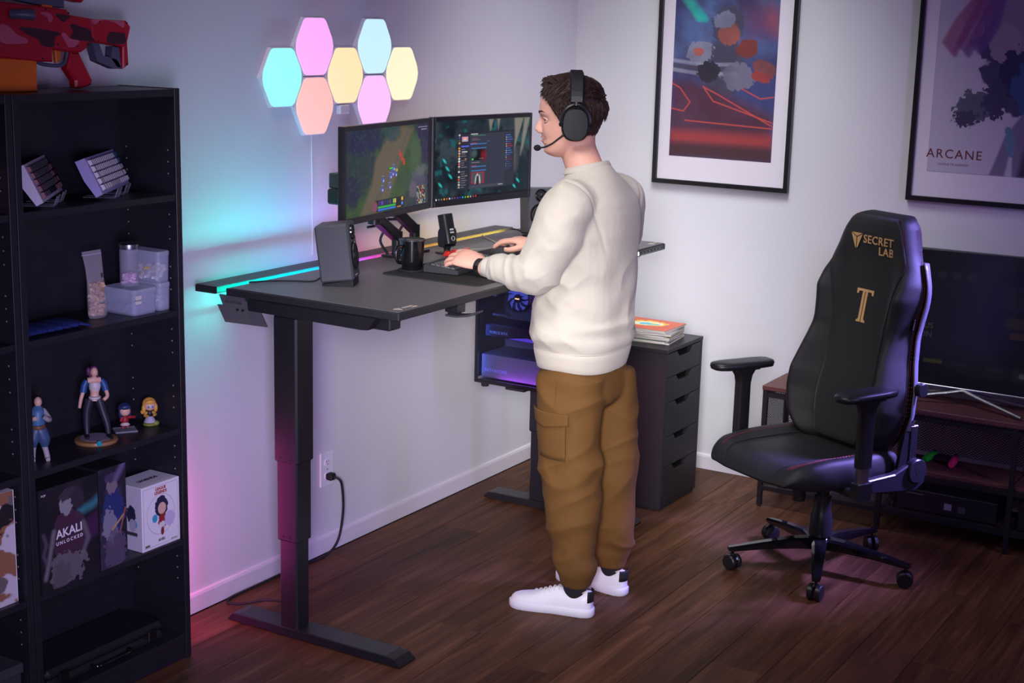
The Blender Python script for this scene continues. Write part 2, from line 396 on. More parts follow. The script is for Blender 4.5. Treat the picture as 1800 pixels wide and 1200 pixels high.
for nm, c, k, z, lab in HEX:
    y = -2.075+.179*k
    t = thing('hexagonal_light_panel', lab, 'wall light', (0, y, z), group='hexagonal wall lights')
    F = frame((0, 0, 0), (0, 1, 0), (0, 0, 1))
    MB().bprism([(.118*math.cos(R(60*i)), .118*math.sin(R(60*i))) for i in range(6)], .0005, .018, .003, F).build('housing', M_WHITEP, t)
    ring = round_hex(.1145, (.075, .03))
    mb = MB(); mb.loft([[(x, q, .018) for x, q in ring], [(x, q, .0215) for x, q in ring], [(x*.97, q*.97, .023) for x, q in ring]], True, True, F)
    mb.build('diffuser', mat('light_'+nm, (.25, .25, .25), .5, emit=srgb(*c), estr=.98), t, True)
t = MB().box(.0005, .022, -1.75, -1.693, 1.668, 1.7005, .003).build('light_controller', M_WHITEP); tag(t, 'small white controller box under the amber light panel', 'controller')
t = MB().tube([(.006, -1.9, 1.598), (.006, -1.897, 1.45), (.006, -1.896, 1.25), (.006, -1.896, 1.165)], .0022, 6).build('hanging_cable', M_WHITEP, None, True)
tag(t, 'thin white cord hanging from the hexagonal lights down to the desk', 'cord')

# ---- desk
DX0, DX1, DY0, DY1, DZ = .07, .876, -2.582, -.738, 1.16
desk = thing('standing_desk', 'black motorised standing desk with telescopic legs and a glowing cable slot along its rear', 'desk', (.47, -1.66, 0))
MD = mat('desk_top_laminate', (.020, .020, .023), .42, var=.1, scale=80, bump=.05, bscale=700)
MB().box(.2, DX1, DY0, DY1, DZ-.024, DZ, .0025).build('desktop', MD, desk)
MB().loft([[(x, y, z) for x, z in ((.07, DZ-.004), (.074, DZ), (.1625, DZ), (.1625, DZ-.020), (.155, DZ-.024), (.07, DZ-.024))] for y in (DY0, DY1)]).build('rear_rail', MD, desk)
# cable tray under the slot: bent sheet
tr = [(.285, 1.134), (.285, 1.128), (.345, 1.128), (.350, 1.055), (.11, 1.055), (.078, 1.085), (.076, 1.083), (.108, 1.050), (.355, 1.050), (.35, 1.134)]
MB().loft([[(x, y, z) for x, z in tr] for y in (DY0+.20, DY1-.20)]).build('cable_tray', M_BLKS, desk)
MG = mat('dark_grey_sheet', (.11, .11, .115), .4, metal=.2, var=.05)
for y0, y1 in ((DY0+.006, DY0+.014), (DY1-.014, DY1-.006)):
    F = frame((0, y1, 0), (1, 0, 0), (0, 0, 1))
    MB().prism([(.165, 1.136), (.268, 1.136), (.272, 1.126), (.292, 1.126), (.300, 1.102), (.182, 1.102)], 0, y1-y0, F).build('end_bracket', MG, desk)
    MB().prism([(.158, 1.1015), (.332, 1.1015), (.362, 1.052), (.19, 1.048)], 0, y1-y0, F).build('tray_flap', MG, desk)
    MB().prism([(.30, 1.1355), (.80, 1.1355), (.772, 1.098), (.745, 1.096), (.305, 1.1015)], 0, y1-y0+.02, F).build('side_beam', M_BLKS, desk)
mb = MB(); F = frame((.225, DY0+.0055, 1.116), (1, 0, 0), (0, 0, 1))
text('side_lettering', 'SECRETLAB', .0125, mat('print_grey', (.012, .012, .014), .5), desk, F, .0002, space=1.1)
for k in (0, 1): MB().cyl((.245+.022*k, DY0+.006, 1.095), (.245+.022*k, DY0+.001, 1.095), .004, seg=10).build('bolt', M_BLKS, desk)
for y in (-2.49, -.855):
    MB().box(.145, .80, y-.03, y+.03, 1.085, 1.1355, .004).build('cross_support', M_BLKS, desk)
    yy = y
    MB().box(.352, .448, yy-.045, yy+.045, .60, 1.085, .006).build('leg_stage', M_BLKS, desk)
    MB().box(.358, .442, yy-.039, yy+.039, .33, .66, .005).build('leg_stage', M_BLKS, desk)
    MB().box(.364, .436, yy-.033, yy+.033, .028, .40, .005).build('leg_stage', M_BLKS, desk)
    for x, z, d in ((.38, .615, .0462), (.42, .615, .0462), (.385, .345, .0402), (.415, .345, .0402)): MB().cyl((x, yy-.03, z), (x, yy-d, z), .003, seg=8).build('bolt', M_RUB, desk)
    ft = [(.145, 0.004), (.15, .012), (.165, .027), (.19, .030), (.80, .030), (.835, .026), (.858, .008), (.858, .004)]
    MB().loft([[(x, yy-.045, z) for x, z in ft], [(x, yy-.040, z+.0 if z < .02 else z+.002) for x, z in ft], [(x, yy+.040, z if z < .02 else z+.002) for x, z in ft], [(x, yy+.045, z) for x, z in ft]]).build('foot', M_BLKS, desk)
    for x in (.19, .81): MB().cyl((x, yy, 0), (x, yy, .006), .018, seg=12).build('foot_pad', M_RUB, desk)
MB().box(.375, .425, -2.44, -.9, 1.085, 1.132, .004).build('crossbar', M_BLKS, desk)
MB().box(.866, .8785, -1.03, -.752, 1.139, 1.157, .003).build('control_panel', M_BLKG, desk)
F = frame((.8786, -.986, 1.148), (0, 1, 0), (0, 0, 1))
MB().prism([(.007*math.cos(k*.5236), .007*math.sin(k*.5236)) for k in range(12)], 0, .0008, F).build('power_light', mat('led_white', (.8, .8, .8), emit=(.8, .95, 1), estr=6), desk)
for k in range(6):
    MB().prism([(.0028*math.cos(a*.785), .0028*math.sin(a*.785)) for a in range(8)], 0, .0006, frame((.8786, -.945+.03*k, 1.148), (0, 1, 0), (0, 0, 1))).build('button', mat('button_mark', (.4, .4, .42), .5), desk)
# LED strips that shine in the slot and behind the rail
def strip_mat(name, k):
    m = bpy.data.materials.new(name); m.use_nodes = True; N, L = nodes(m); b = N['Principled BSDF']
    tc = N.new('ShaderNodeTexCoord'); sp = N.new('ShaderNodeSeparateXYZ'); L.new(tc.outputs['Object'], sp.inputs[0])
    mr = N.new('ShaderNodeMapRange'); mr.inputs['From Min'].default_value = DY0; mr.inputs['From Max'].default_value = DY1; L.new(sp.outputs[1], mr.inputs['Value'])
    cr = N.new('ShaderNodeValToRGB'); e = cr.color_ramp.elements
    st = [(0, (.0, .85, .55)), (.12, (.0, .9, .75)), (.22, (.0, .75, 1)), (.33, (.02, .45, 1)), (.40, (.35, .2, .9)), (.47, (.55, .04, .45)), (.55, (.5, .10, .12)), (.66, (.4, .18, .04)), (.8, (.45, .30, .06)), (1, (.5, .38, .08))]
    e[0].position = 0; e[0].color = (*st[0][1], 1); e[1].position = 1; e[1].color = (*st[-1][1], 1)
    for p, c in st[1:-1]: q = e.new(p); q.color = (*c, 1)
    L.new(mr.outputs[0], cr.inputs[0]); L.new(cr.outputs[0], b.inputs['Emission Color']); b.inputs['Emission Strength'].default_value = k
    b.inputs['Base Color'].default_value = (.1, .1, .1, 1); return m
MB().loft([[(.188, y, 1.1405), (.1985, y, 1.1405), (.1985, y, 1.136), (.188, y, 1.136)] for y in (DY0+.03, DY1-.03)]).build('led_strip', strip_mat('led_rainbow_slot', 90), desk)
MB().loft([[(.10, y, 1.09), (.104, y, 1.10), (.108, y, 1.098), (.104, y, 1.088)] for y in (DY0+.14, DY1-.14)]).build('led_strip', strip_mat('led_rainbow_rear', 20), desk)
adopt(desk)
# ------------------------------------------------------------------ things on the desk
TOP = DZ+.0004
def emblem(w, name, m, parent, M, depth=.0004):
    """angular three-facet shield mark, width w, as one flat badge"""
    mb = MB(); s = w
    for poly in ([(-.5, .42), (.5, .42), (0, .18)], [(-.53, .36), (-.04, .12), (-.04, -.62), (-.14, -.5)], [(.53, .36), (.04, .12), (.04, -.62), (.14, -.5)]):
        mb.prism([(x*s, y*s) for x, y in poly], 0, depth)
    o = mb.build(name, m, parent); o.matrix_local = M; return o
MM = mat('leatherette_mat', (.12, .112, .117), .46, var=.12, scale=300, bump=.1, bscale=1500)
mt = thing('desk_surface_mat', 'thin charcoal leatherette mat covering the whole desktop, with a silver logo near the front corner', 'desk mat', (.54, -1.66, TOP))
MB().box(.215, .872, DY0+.006, DY1-.006, TOP, TOP+.002, .0008).build('sheet', MM, mt)
MSIL = mat('silver_print', srgb(225, 205, 190), .35, metal=.3)
for y, sg in ((-2.535, 1), (-.80, 1)):
    F = frame((.842, y, TOP+.0021), (0, 1, 0), (-1, 0, 0))
    emblem(.026, 'emblem', MSIL, mt, F)
    text('lettering', 'SECRET', .016, MSIL, mt, frame((.840, y+.052, TOP+.0021), (0, 1, 0), (-1, 0, 0)), .0002, space=1.05)
    text('lettering', 'LAB', .016, MSIL, mt, frame((.853, y+.066, TOP+.0021), (0, 1, 0), (-1, 0, 0)), .0002, space=1.05)
adopt(mt)
TOP2 = TOP+.0024
M_CLOTH = mat('black_cloth', (.008, .008, .009), .85, var=.2, scale=900, bump=.15, bscale=3000)
t = thing('mouse_pad', 'wide black cloth mouse pad under the keyboard and mug', 'mouse pad', (.63, -1.62, TOP2))
MB().bprism(rrect(.392, .90, .02, 4), TOP2, TOP2+.0035, .001, Matrix.Translation((.628, -1.612, 0))).build('cloth', M_CLOTH, t)
MB().bprism(rrect(.394, .902, .021, 4), TOP2+.0002, TOP2+.0028, .0008, Matrix.Translation((.628, -1.612, 0))).build('stitched_edge', mat('edge_thread', (.02, .02, .022), .7), t)
adopt(t)
TOP3 = TOP2+.0038

# ---- monitors
M_BEZ = mat('monitor_bezel', (.020, .018, .022), .35, var=.08, bump=.03, bscale=900)
M_SCR = vcmat('lit_screen', .25, estr=1.0, spec=.3)
def screen_game(W, H):
    p = Paint(W, H, 260, 146, (24, 34, 46)); U, V = p.U/W, p.V/H
    p.blot(9/W, .3, .75, (16, 26, 62), 3)
    p.poly([(0, 0), (.55*W, 0), (.95*W, .45*H), (.8*W, H), (.42*W, H), (.33*W, .72*H), (.36*W, .5*H), (.2*W, .22*H), (0, .16*H)], (44, 74, 30), e=.05*W)
    p.blot(30/W, .45, .7, (30, 58, 26), 11, .6)
    p.poly([(.16*W, 0), (.42*W, 0), (.52*W, .2*H), (.62*W, .5*H), (.8*W, .95*H), (.66*W, H), (.45*W, .85*H), (.33*W, .6*H), (.3*W, .35*H)], (92, 80, 62), e=.035*W)
    p.blot(40/W, .5, .8, (70, 66, 52), 21, .35)
    p.line([(.25*W, 0), (.5*W, .38*H), (.64*W, .7*H), (.74*W, .95*H)], .02*W, (74, 72, 72), e=.02*W, op=.8)
    for cx, cy, rx, ry, c in ((.12, .58, .13, .2, (24, 46, 46)), (.07, .3, .09, .2, (16, 26, 52)), (.2, .86, .24, .16, (14, 22, 58)), (.53, .93, .1, .1, (30, 58, 66)), (.92, .75, .1, .26, (26, 24, 58)), (.83, .66, .07, .2, (58, 84, 52)), (.72, .34, .09, .12, (42, 64, 42)), (.87, .28, .1, .14, (66, 60, 88)), (.8, .2, .05, .1, (86, 78, 92)), (.9, .42, .08, .07, (84, 88, 92))):
        p.ell(cx*W, cy*H, rx*W, ry*H, c, e=.03*W, op=.85, lump=.05*W, seed=int(cx*97))
    p.blot(60/W, .55, .85, (70, 90, 60), 31, .3)
    for x, y in ((.56, .5), (.545, .44), (.52, .41), (.585, .425), (.43, .38), (.42, .27), (.51, .29)): p.ell(x*W, y*H, .014*W, .03*H, (58, 84, 190)); p.ell((x+.006)*W, (y-.01)*H, .006*W, .012*H, (200, 190, 220)); p.rect((x-.015)*W, (x+.012)*W, (y+.045)*H, (y+.05)*H, (70, 150, 240))
    for x, y in ((.635, .66), (.662, .6), (.685, .55)): p.ell(x*W, y*H, .012*W, .03*H, (190, 50, 24)); p.rect((x-.012)*W, (x+.012)*W, (y+.04)*H, (y+.046)*H, (210, 50, 50))
    p.rect(.49*W, .55*W, .495*H, .52*H, (20, 40, 30)); p.rect(.5*W, .55*W, .5*H, .515*H, (60, 200, 80)); p.ell(.595*W, .475*H, .01*W, .016*H, (240, 200, 30)); p.ell(.595*W, .475*H, .005*W, .008*H, (60, 60, 60))
    p.rect(.34*W, .69*W, .01*H, .15*H, (12, 16, 24)); p.ell(.33*W, .075*H, .035*W, .07*H, (96, 70, 30)); p.ell(.33*W, .075*H, .028*W, .056*H, (120, 60, 90))
    p.rect(.37*W, .585*W, .05*H, .073*H, (40, 170, 60)); p.rect(.37*W, .585*W, .02*H, .042*H, (50, 110, 200))
    for k in range(5): p.rect((.375+.032*k)*W, (.4+.032*k)*W, .085*H, .135*H, ((60, 40, 110), (90, 60, 160), (40, 44, 90), (40, 44, 90), (60, 60, 90))[k])
    p.rect(.55*W, .567*W, .085*H, .135*H, (120, 180, 90)); p.rect(.57*W, .588*W, .085*H, .135*H, (220, 180, 60)); p.rect(.655*W, .675*W, .1*H, .14*H, (230, 170, 50)); p.rect(.655*W, .675*W, .045*H, .08*H, (70, 130, 220)); p.rect(.6*W, .65*W, .025*H, .035*H, (200, 140, 60))
    p.rect(.845*W, .965*W, .01*H, .24*H, (70, 90, 100)); p.rect(.85*W, .96*W, .015*H, .235*H, (18, 26, 32))
    m = (p.U > .85*W) & (p.U < .96*W) & (p.V > .015*H) & (p.V < .235*H)
    p.mix(m*(fbm(p.U, p.V, 70/W, 5) > .56), (110, 150, 160)); p.mix(m*(fbm(p.U, p.V, 90/W, 15) > .66), (190, 160, 90)); p.mix(m*(fbm(p.U, p.V, 60/W, 25) > .68), (150, 50, 50))
    p.rect(.86*W, .98*W, .955*H, .965*H, (150, 150, 180), op=.7); p.rect(.9*W, .97*W, .925*H, .933*H, (190, 190, 200), op=.7)
    return p
def screen_chat(W, H):
    p = Paint(W, H, 280, 158, (18, 34, 42)); U, V = p.U, p.V
    p.blot(6/W, .35, .75, (52, 66, 72), 3, .9); p.blot(11/W, .5, .72, (8, 14, 20), 8, .9); p.blot(16/W, .62, .74, (20, 92, 96), 14, .8)
    for a in ([(.83, 1), (.93, 1), (.86, .7), (.8, .45), (.84, .72)], [(.55, 1), (.6, 1), (.57, .83)], [(.64, 1), (.67, 1), (.655, .86)], [(.94, 1), (1, 1), (.93, .6), (.9, .5)]): p.poly([(x*W, y*H) for x, y in a], (132, 130, 118), e=.02*W, op=.85)
    p.ell(.8*W, .5*H, .06*W, .2*H, (88, 88, 82), 20, e=.05*W, op=.7); p.ell(.95*W, .25*H, .07*W, .2*H, (14, 34, 42), 0, e=.04*W, op=.8)
    for x, y in ((.1, .5), (.13, .4), (.16, .3), (.06, .2), (.88, .17), (.84, .1)): p.ell(x*W, y*H, .02*W, .014*H, (40, 190, 180), -40, e=.01*W)
    x0, x1, y0, y1 = .235, .83, .115, .845
    f = lambda x: (x0+(x1-x0)*x)*W; g = lambda y: (y0+(y1-y0)*y)*H
    def rc(a, b, c, d, col, op=1): p.rect(f(a), f(b), g(c), g(d), col, op=op)
    rc(0, 1, 0, 1, (50, 53, 66)); rc(0, .045, 0, 1, (28, 29, 36)); rc(.045, .2, 0, 1, (40, 42, 53)); rc(.83, 1, 0, .955, (42, 45, 57)); rc(.2, .83, 0, .06, (58, 61, 74)); rc(0, 1, .97, 1, (32, 34, 42))
    cs = [(190, 190, 190), (90, 60, 160), (60, 90, 60), (190, 150, 90), (50, 52, 70), (220, 150, 60), (230, 160, 140), (200, 180, 160), (200, 140, 60), (220, 220, 220), (230, 230, 230), (220, 100, 90), (190, 180, 180), (50, 80, 60), (200, 200, 200), (40, 40, 60), (180, 180, 180), (210, 80, 70), (150, 160, 150), (220, 200, 190), (150, 150, 150)]
    for k, c in enumerate(cs): p.ell(f(.022), g(.955-.0455*k), .010*W, .0125*H, c)
    rc(.065, .17, .84, .925, (206, 140, 170)); rc(.09, .15, .85, .875, (120, 190, 200)); rc(.1, .13, .87, .9, (230, 200, 110)); rc(.055, .185, .745, .77, (88, 100, 225))
    random.seed(3)
    for k in range(18): 
        if k not in (4, 9): rc(.055, .055+random.uniform(.05, .11), .70-.039*k, .71-.039*k, (150, 152, 160), .6)
    rc(.07, .16, .655, .668, (230, 230, 235)); rc(.12, .15, .53, .542, (230, 150, 50)); rc(.14, .155, .24, .25, (230, 150, 50))
    rc(.22, .34, .955, .968, (210, 210, 215)); rc(.25, .48, .925, .94, (70, 110, 90)); rc(.24, .33, .885, .893, (170, 80, 90), .8); rc(.24, .38, .855, .863, (140, 140, 150), .7)
    for y, c in ((.80, (200, 60, 80)), (.785, (60, 140, 220)), (.71, (60, 140, 220)), (.40, (200, 60, 80)), (.385, (60, 140, 220)), (.315, (60, 140, 220))): rc(.235, .235+(.26 if c[0] < 100 else .09), y-.006, y+.006, c, .85)
    rc(.24, .38, .455, .466, (150, 150, 160), .7); rc(.215, .235, .775, .80, (110, 120, 220)); rc(.5, .56, .82, .827, (120, 120, 130), .7)
    rc(.235, .47, .50, .69, (6, 8, 10)); p.ell(f(.28), g(.62), .03*W, .05*H, (60, 80, 80), 30, e=.02*W); p.ell(f(.45), g(.58), .025*W, .06*H, (120, 20, 24), 0, e=.03*W); rc(.24, .27, .505, .535, (60, 200, 90)); rc(.37, .45, .52, .53, (120, 120, 120), .8)
    rc(.235, .465, .085, .29, (150, 40, 52)); rc(.25, .44, .1, .275, (70, 76, 86)); p.ell(f(.345), g(.16), .014*W, .07*H, (40, 40, 52)); p.ell(f(.345), g(.24), .008*W, .018*H, (206, 170, 150)); p.ell(f(.315), g(.16), .007*W, .06*H, (170, 170, 175), -12); p.ell(f(.385), g(.16), .008*W, .06*H, (180, 180, 185), 8)
    rc(.23, .8, .02, .05, (66, 70, 84)); rc(.72, .8, .03, .042, (180, 180, 190), .9)
    for k in range(16): 
        c = ((60, 140, 230), (60, 140, 230), (110, 120, 240), (50, 120, 200), (190, 60, 90), (190, 60, 90))[k % 6]
        rc(.85, .865, .9-.04*k, .92-.04*k, (190, 190, 190) if k % 3 else (110, 120, 220), .9 if k < 11 else .3); rc(.875, .93+.02*(k % 3), .905-.04*k, .914-.04*k, c, .9 if k < 10 else .3)
    p.rect(0, W, 0, .035*H, (16, 18, 24))
    for k, c in enumerate([(220, 220, 220), (120, 120, 120), (120, 120, 120), (230, 180, 60), (220, 90, 50), (220, 220, 220), (60, 120, 220), (180, 50, 30), (70, 70, 200), (60, 60, 160), (50, 170, 200), (90, 190, 90), (230, 210, 40), (180, 180, 210), (140, 90, 60), (220, 50, 40)]): p.rect((.015+.027*k)*W, (.028+.027*k)*W, .008*H, .027*H, c)
    return p
def monitor(label, a, b, z0, z1, fn, seed):
    a = Vector((*a, 0)); b = Vector((*b, 0)); c = (a+b)/2; wd = (b-a).length; h = z1-z0
    ang = math.atan2((b-a).y, (b-a).x)
    t = thing('monitor', label, 'monitor', (c.x, c.y, z0), ang, 'monitors')
    # local: x along the screen, -y out of the screen
    bz, bt = .012, .016
    mb = MB(); mb.box(-wd/2, wd/2, .004, .028, 0, h, .003); mb.box(-wd/2+.06, wd/2-.06, .026, .046, .05, h-.05, .008); mb.build('back_housing', M_BEZ, t)
    for nm, q in (('bezel', (-wd/2, -wd/2+bz, 0, h)), ('bezel', (wd/2-bz, wd/2, 0, h)), ('bezel', (-wd/2+bz, wd/2-bz, 0, bt+.006)), ('bezel', (-wd/2+bz, wd/2-bz, h-bt, h))):
        MB().box(q[0], q[1], 0, .0042, q[2], q[3], .0012).build(nm, M_BEZ, t)
    W, H = wd-2*bz, h-2*bt-.006
    p = fn(W, H); p.build('screen', M_SCR, t, frame((-W/2, .0030, bt+.006), (1, 0, 0), (0, 0, 1)))
    return t
monitor('left one of the twin monitors, showing a game map in greens and browns', (.376, -2.190), (.312, -1.588), 1.333, 1.663, screen_game, 1)
monitor('right one of the twin monitors, showing a dark chat window over a teal wallpaper', (.315, -1.578), (.405, -1.015), 1.333, 1.665, screen_chat, 2)
# ---- monitor arms
def armbar(mb, p, q, w, h):
    p, q = Vector(p), Vector(q); d = (q-p); F = frame(p, d, Vector((0, 0, 1)).cross(d) if abs(d.normalized().z) < .95 else (0, 1, 0))
    mb.box(0, d.length, -w/2, w/2, -h/2, h/2, .005, F)
def arm(label, base, pts, vesa, nrm):
    t = thing('monitor_mount', label, 'monitor arm', base, group='monitor arms')
    x, y, z = base
    MB().box(x-.045, x+.045, y-.04, y+.04, z, z+.008, .003).build('base_plate', M_BLKS, t)
    MB().cyl((x, y, z+.008), (x, y, pts[0][2]+.02), .02, seg=20).build('post', M_BLKS, t, True)
    for i, (p, q) in enumerate(zip(pts, pts[1:])):
        mb = MB(); armbar(mb, p, q, .042, .036); mb.build('arm_segment', M_BLKS, t)
        MB().cyl((q[0], q[1], q[2]-.025), (q[0], q[1], q[2]+.025), .024, seg=20).build('joint', M_BLKS, t, True)
    v = Vector(vesa); n = Vector(nrm); mb = MB(); mb.cyl(pts[-1], tuple(v-n*.012), .016, seg=14); mb.build('tilt_head', M_BLKS, t, True)
    F = frame(v, n.cross(Vector((0, 0, 1))), (0, 0, 1)); MB().box(-.05, .05, -.05, .05, -.013 if F.col[2].xyz.dot(n) > 0 else 0, 0 if F.col[2].xyz.dot(n) > 0 else .013, .003, F).build('mount_plate', M_BLKS, t)
    MB().tube([(x-.02, y-.03, z+.01), (x-.04, y-.05, z+.06), (x-.01, y-.06, z+.12), (pts[1][0]-.03, pts[1][1], pts[1][2]-.04)], .005, 8, smoothn=5).build('cable', M_RUB, t, True)
    adopt(t); return t
arm('monitor arm with a slanting bar that carries the left monitor', (.255, -1.715, TOP2), [(.255, -1.715, 1.235), (.265, -1.87, 1.325), (.255, -1.89, 1.47)], (.293, -1.887, 1.497), (.994, .105, 0))
arm('monitor arm set further from the mug, carrying the right monitor', (.235, -1.575, TOP2), [(.235, -1.575, 1.245), (.215, -1.68, 1.33), (.255, -1.34, 1.48)], (.312, -1.304, 1.5), (.988, -.158, 0))
t = thing('signal_box', 'small angular black box with a red stripe tucked behind the left monitor', 'box', (.31, -2.12, 1.39))
MB().box(.262, .316, -2.141, -2.06, 1.395, 1.447, .006).build('lower_shell', M_BLK, t)
MB().box(.265, .314, -2.135, -2.06, 1.449, 1.500, .004).build('upper_shell', mat('charcoal', (.03, .03, .034), .4), t)
MB().box(.3142, .3162, -2.116, -2.112, 1.450, 1.498).build('stripe', mat('red_stripe', (.7, .06, .02), .4), t)
adopt(t)
# ---- speakers
M_CONE = mat('speaker_cone', (.006, .006, .007), .55); M_SPK = mat('speaker_vinyl', (.055, .057, .065), .5, var=.1, scale=400, bump=.08, bscale=1600)
def speaker(label, loc, rz):
    t = thing('desk_speaker', label, 'speaker', loc, rz, 'desk speakers')   # front faces local -y
    tilt = Matrix.Translation((0, 0, .016)) @ Matrix.Rotation(R(-7), 4, 'X')
    w, d, h = .112, .110, .186
    MB().box(-w/2, w/2, -d/2, d/2, 0, h, .006, tilt).build('cabinet', M_SPK, t)
    MB().loft([[(x, -d/2+.004, .0), (x, d/2-.004, .0), (x, d/2-.004, .006), (x, -d/2+.004, .0215)] for x in (-w/2+.008, w/2-.008)]).build('foam_wedge', M_RUB, t)
    F = tilt @ frame((0, -d/2, 0), (1, 0, 0), (0, 0, 1))
    for z, r in ((.075, .046), (.153, .025)):
        T = F @ Matrix.Translation((0, z, 0))
        MB().lathe([(r*.86, .0012), (r*.9, .0055), (r, .0045), (r*1.04, 0)], 28, T, cap=False).build('driver_ring', M_BLKG, t, True)
        MB().lathe([(r*.87, .002), (r*.75, .005), (r*.66, .001), (r*.3, -.0005), (r*.28, .004), (r*.1, .007), (.0005, .0075)], 28, T).build('cone', M_CONE, t, True)
    MB().box(-.014, .014, .012, .015, 0, .0008, 0, F).build('badge', MSIL, t)
    return t
speaker('black desk speaker standing beside the mug at the near end of the desk', (.448, -2.305, TOP2), R(116))
speaker('black desk speaker at the far end of the desk, partly hidden behind the person', (.405, -.95, TOP2), R(48.4))
t = tag(MB().tube([(.397, -2.333, TOP2+.03), (.38, -2.338, TOP2+.012), (.355, -2.345, TOP2+.004), (.31, -2.37, TOP2+.004), (.25, -2.42, TOP2+.004), (.222, -2.46, TOP2+.0035), (.205, -2.475, TOP2+.002)], .003, 6, smoothn=5).build('speaker_wire', M_RUB, None, True), 'thin black wire from the near speaker to the cable slot', 'wire')
t = tag(MB().tube([(.352, -.90, TOP2+.012), (.33, -.885, TOP2+.004), (.28, -.86, TOP2+.0035), (.24, -.83, TOP2+.0035), (.205, -.815, TOP2+.002)], .003, 6, smoothn=5).build('speaker_wire', M_RUB, None, True), 'thin black wire behind the far speaker at the end of the desk', 'wire')
# ---- mug on coaster
t = tag(MB().lathe([(.001, 0), (.046, 0), (.0475, .002), (.0475, .005), (.044, .0062), (.001, .0062)], 40).build('coaster', M_RUB, None, True, loc=(.488, -1.955, TOP3)), 'round black coaster under the mug', 'coaster')
t = thing('mug', 'glossy black handled mug with a steel lid on a round coaster', 'mug', (.488, -1.955, TOP3+.0064))
MB().lathe([(.001, 0), (.033, 0), (.0355, .003), (.039, .03), (.0415, .07), (.0425, .098), (.0405, .098), (.039, .07), (.036, .02), (.001, .01)], 48).build('cup', M_BLKG, t, True)
MB().lathe([(.001, .094), (.0395, .094), (.0405, .0985), (.046, .1005), (.0465, .104), (.044, .1045), (.04, .1025), (.001, .102)], 48).build('lid', mat('smoky_steel', (.22, .22, .25), .22, metal=.9), t, True)
hd = Vector((-.30, -.95, 0)).normalized()
hp = [hd*.0395+Vector((0, 0, .078)), hd*.058+Vector((0, 0, .082)), hd*.068+Vector((0, 0, .07)), hd*.068+Vector((0, 0, .045)), hd*.058+Vector((0, 0, .028)), hd*.038+Vector((0, 0, .024))]
MB().tube(hp, .0062, 10, smoothn=5).build('handle', M_BLKG, t, True)
MB().prism([(-.006, -.006), (.008, -.006), (.008, .006), (-.006, .006)], .103, .108, rotM('Z', 70, (hd.x*.038, hd.y*.038, 0))).build('sip_tab', mat('smoky_steel', (.22,)*3), t)
# ---- desktop microphone
t = thing('microphone', 'small black desktop microphone tilted on a round base', 'microphone', (.350, -1.528, TOP2), R(80))
MB().lathe([(.001, 0), (.043, 0), (.0445, .002), (.043, .0065), (.03, .0085), (.001, .009)], 40).build('base', M_BLKS, t, True)
MB().lathe([(.013, .008), (.011, .014), (.014, .02), (.016, .026), (.012, .03)], 20).build('swivel', M_BLKS, t, True)
tl = Matrix.Translation((0, 0, .088)) @ Matrix.Rotation(R(-14), 4, 'X') @ Matrix.Rotation(R(0), 4, 'Y')
MB().loft([[(x, y, z) for x, y in rrect(.052*k, .044*k, .014, 5)] for z, k in ((-.056, .9), (-.053, 1), (.055, 1), (.058, .94))], True, True, tl).build('body', M_BLK, t, True)
for s in (-1, 1): MB().loft([[(s*.0275, -y, z), (s*.0275, y, z), (s*.0315, y, z), (s*.0315, -y, z)] for y, z in ((.014, .026), (.018, .04), (.018, .08), (.012, .092))]).build('yoke_arm', M_BLKS, t)
MB().box(-.0315, .0315, -.014, .014, .024, .030, .003).build('yoke_base', M_BLKS, t)
FF = tl @ frame((0, -.0222, 0), (1, 0, 0), (0, 0, 1))
for k in range(2): MB().box(-.010, .010, -.016+.011*k, -.010+.011*k, 0, .0006, 0, FF).build('printed_mark', mat('grey_print', (.5, .5, .52), .5), t)
MB().lathe([(.009, 0), (.009, .002), (.0075, .002), (.0075, 0)], 20, FF @ Matrix.Translation((0, -.036, 0)), cap=False).build('dial_ring', mat('grey_print', (.5,)*3), t, True)
t = tag(MB().tube([(.350, -1.50, TOP2+.012), (.365, -1.48, TOP2+.005), (.39, -1.44, TOP3+.004), (.42, -1.40, TOP3+.003), (.43, -1.30, TOP3+.003), (.36, -1.2, TOP2+.004), (.25, -1.1, TOP2+.003), (.205, -1.05, TOP2+.001)], .0022, 6, smoothn=6).build('microphone_cable', mat('pale_cable', (.35, .32, .30), .5), None, True), 'pale cable trailing behind the microphone across the desk', 'cable')
# ---- keyboard
M_CAP = mat('keycap_dark', (.085, .087, .097), .5, var=.1, scale=200); M_KCASE = mat('keyboard_case', (.04, .04, .045), .45)
KB = thing('mechanical_keyboard', 'dark grey mechanical keyboard under the person\'s left hand', 'keyboard', (.585, -1.775, TOP3), R(97))
# local: x along the rows (towards the mouse), y towards the back
MB().loft([[(x, -.066, .003), (x, .066, .003), (x, .066, .026), (x, .060, .028), (x, -.060, .016), (x, -.066, .013)] for x in (-.180, .180)]).build('case', M_KCASE, KB)
MB().box(-.172, .172, -.062, .062, 0, .004, .001).build('base', M_RUB, KB)
U0 = .01905
def keycap_mesh(w):
    a, b = w/2-.0007, U0/2-.0007
    rings = []
    for z, i in ((0, 0), (.003, .0003), (.0075, .0022), (.0082, .0030)): rings.append([(x, y, z) for x, y in rrect(2*(a-i), 2*(b-i), .002, 2)])
    return MB().loft(rings).mesh('keycap')
caps = {}
rows = [[1]*13+[2]+[1]*3, [1.5]+[1]*12+[1.5]+[1]*3, [1.75]+[1]*11+[2.25], [2.25]+[1]*10+[2.75]+['g', 1], [1.25]*3+[6.25]+[1.25]*4+[1]*3, ]
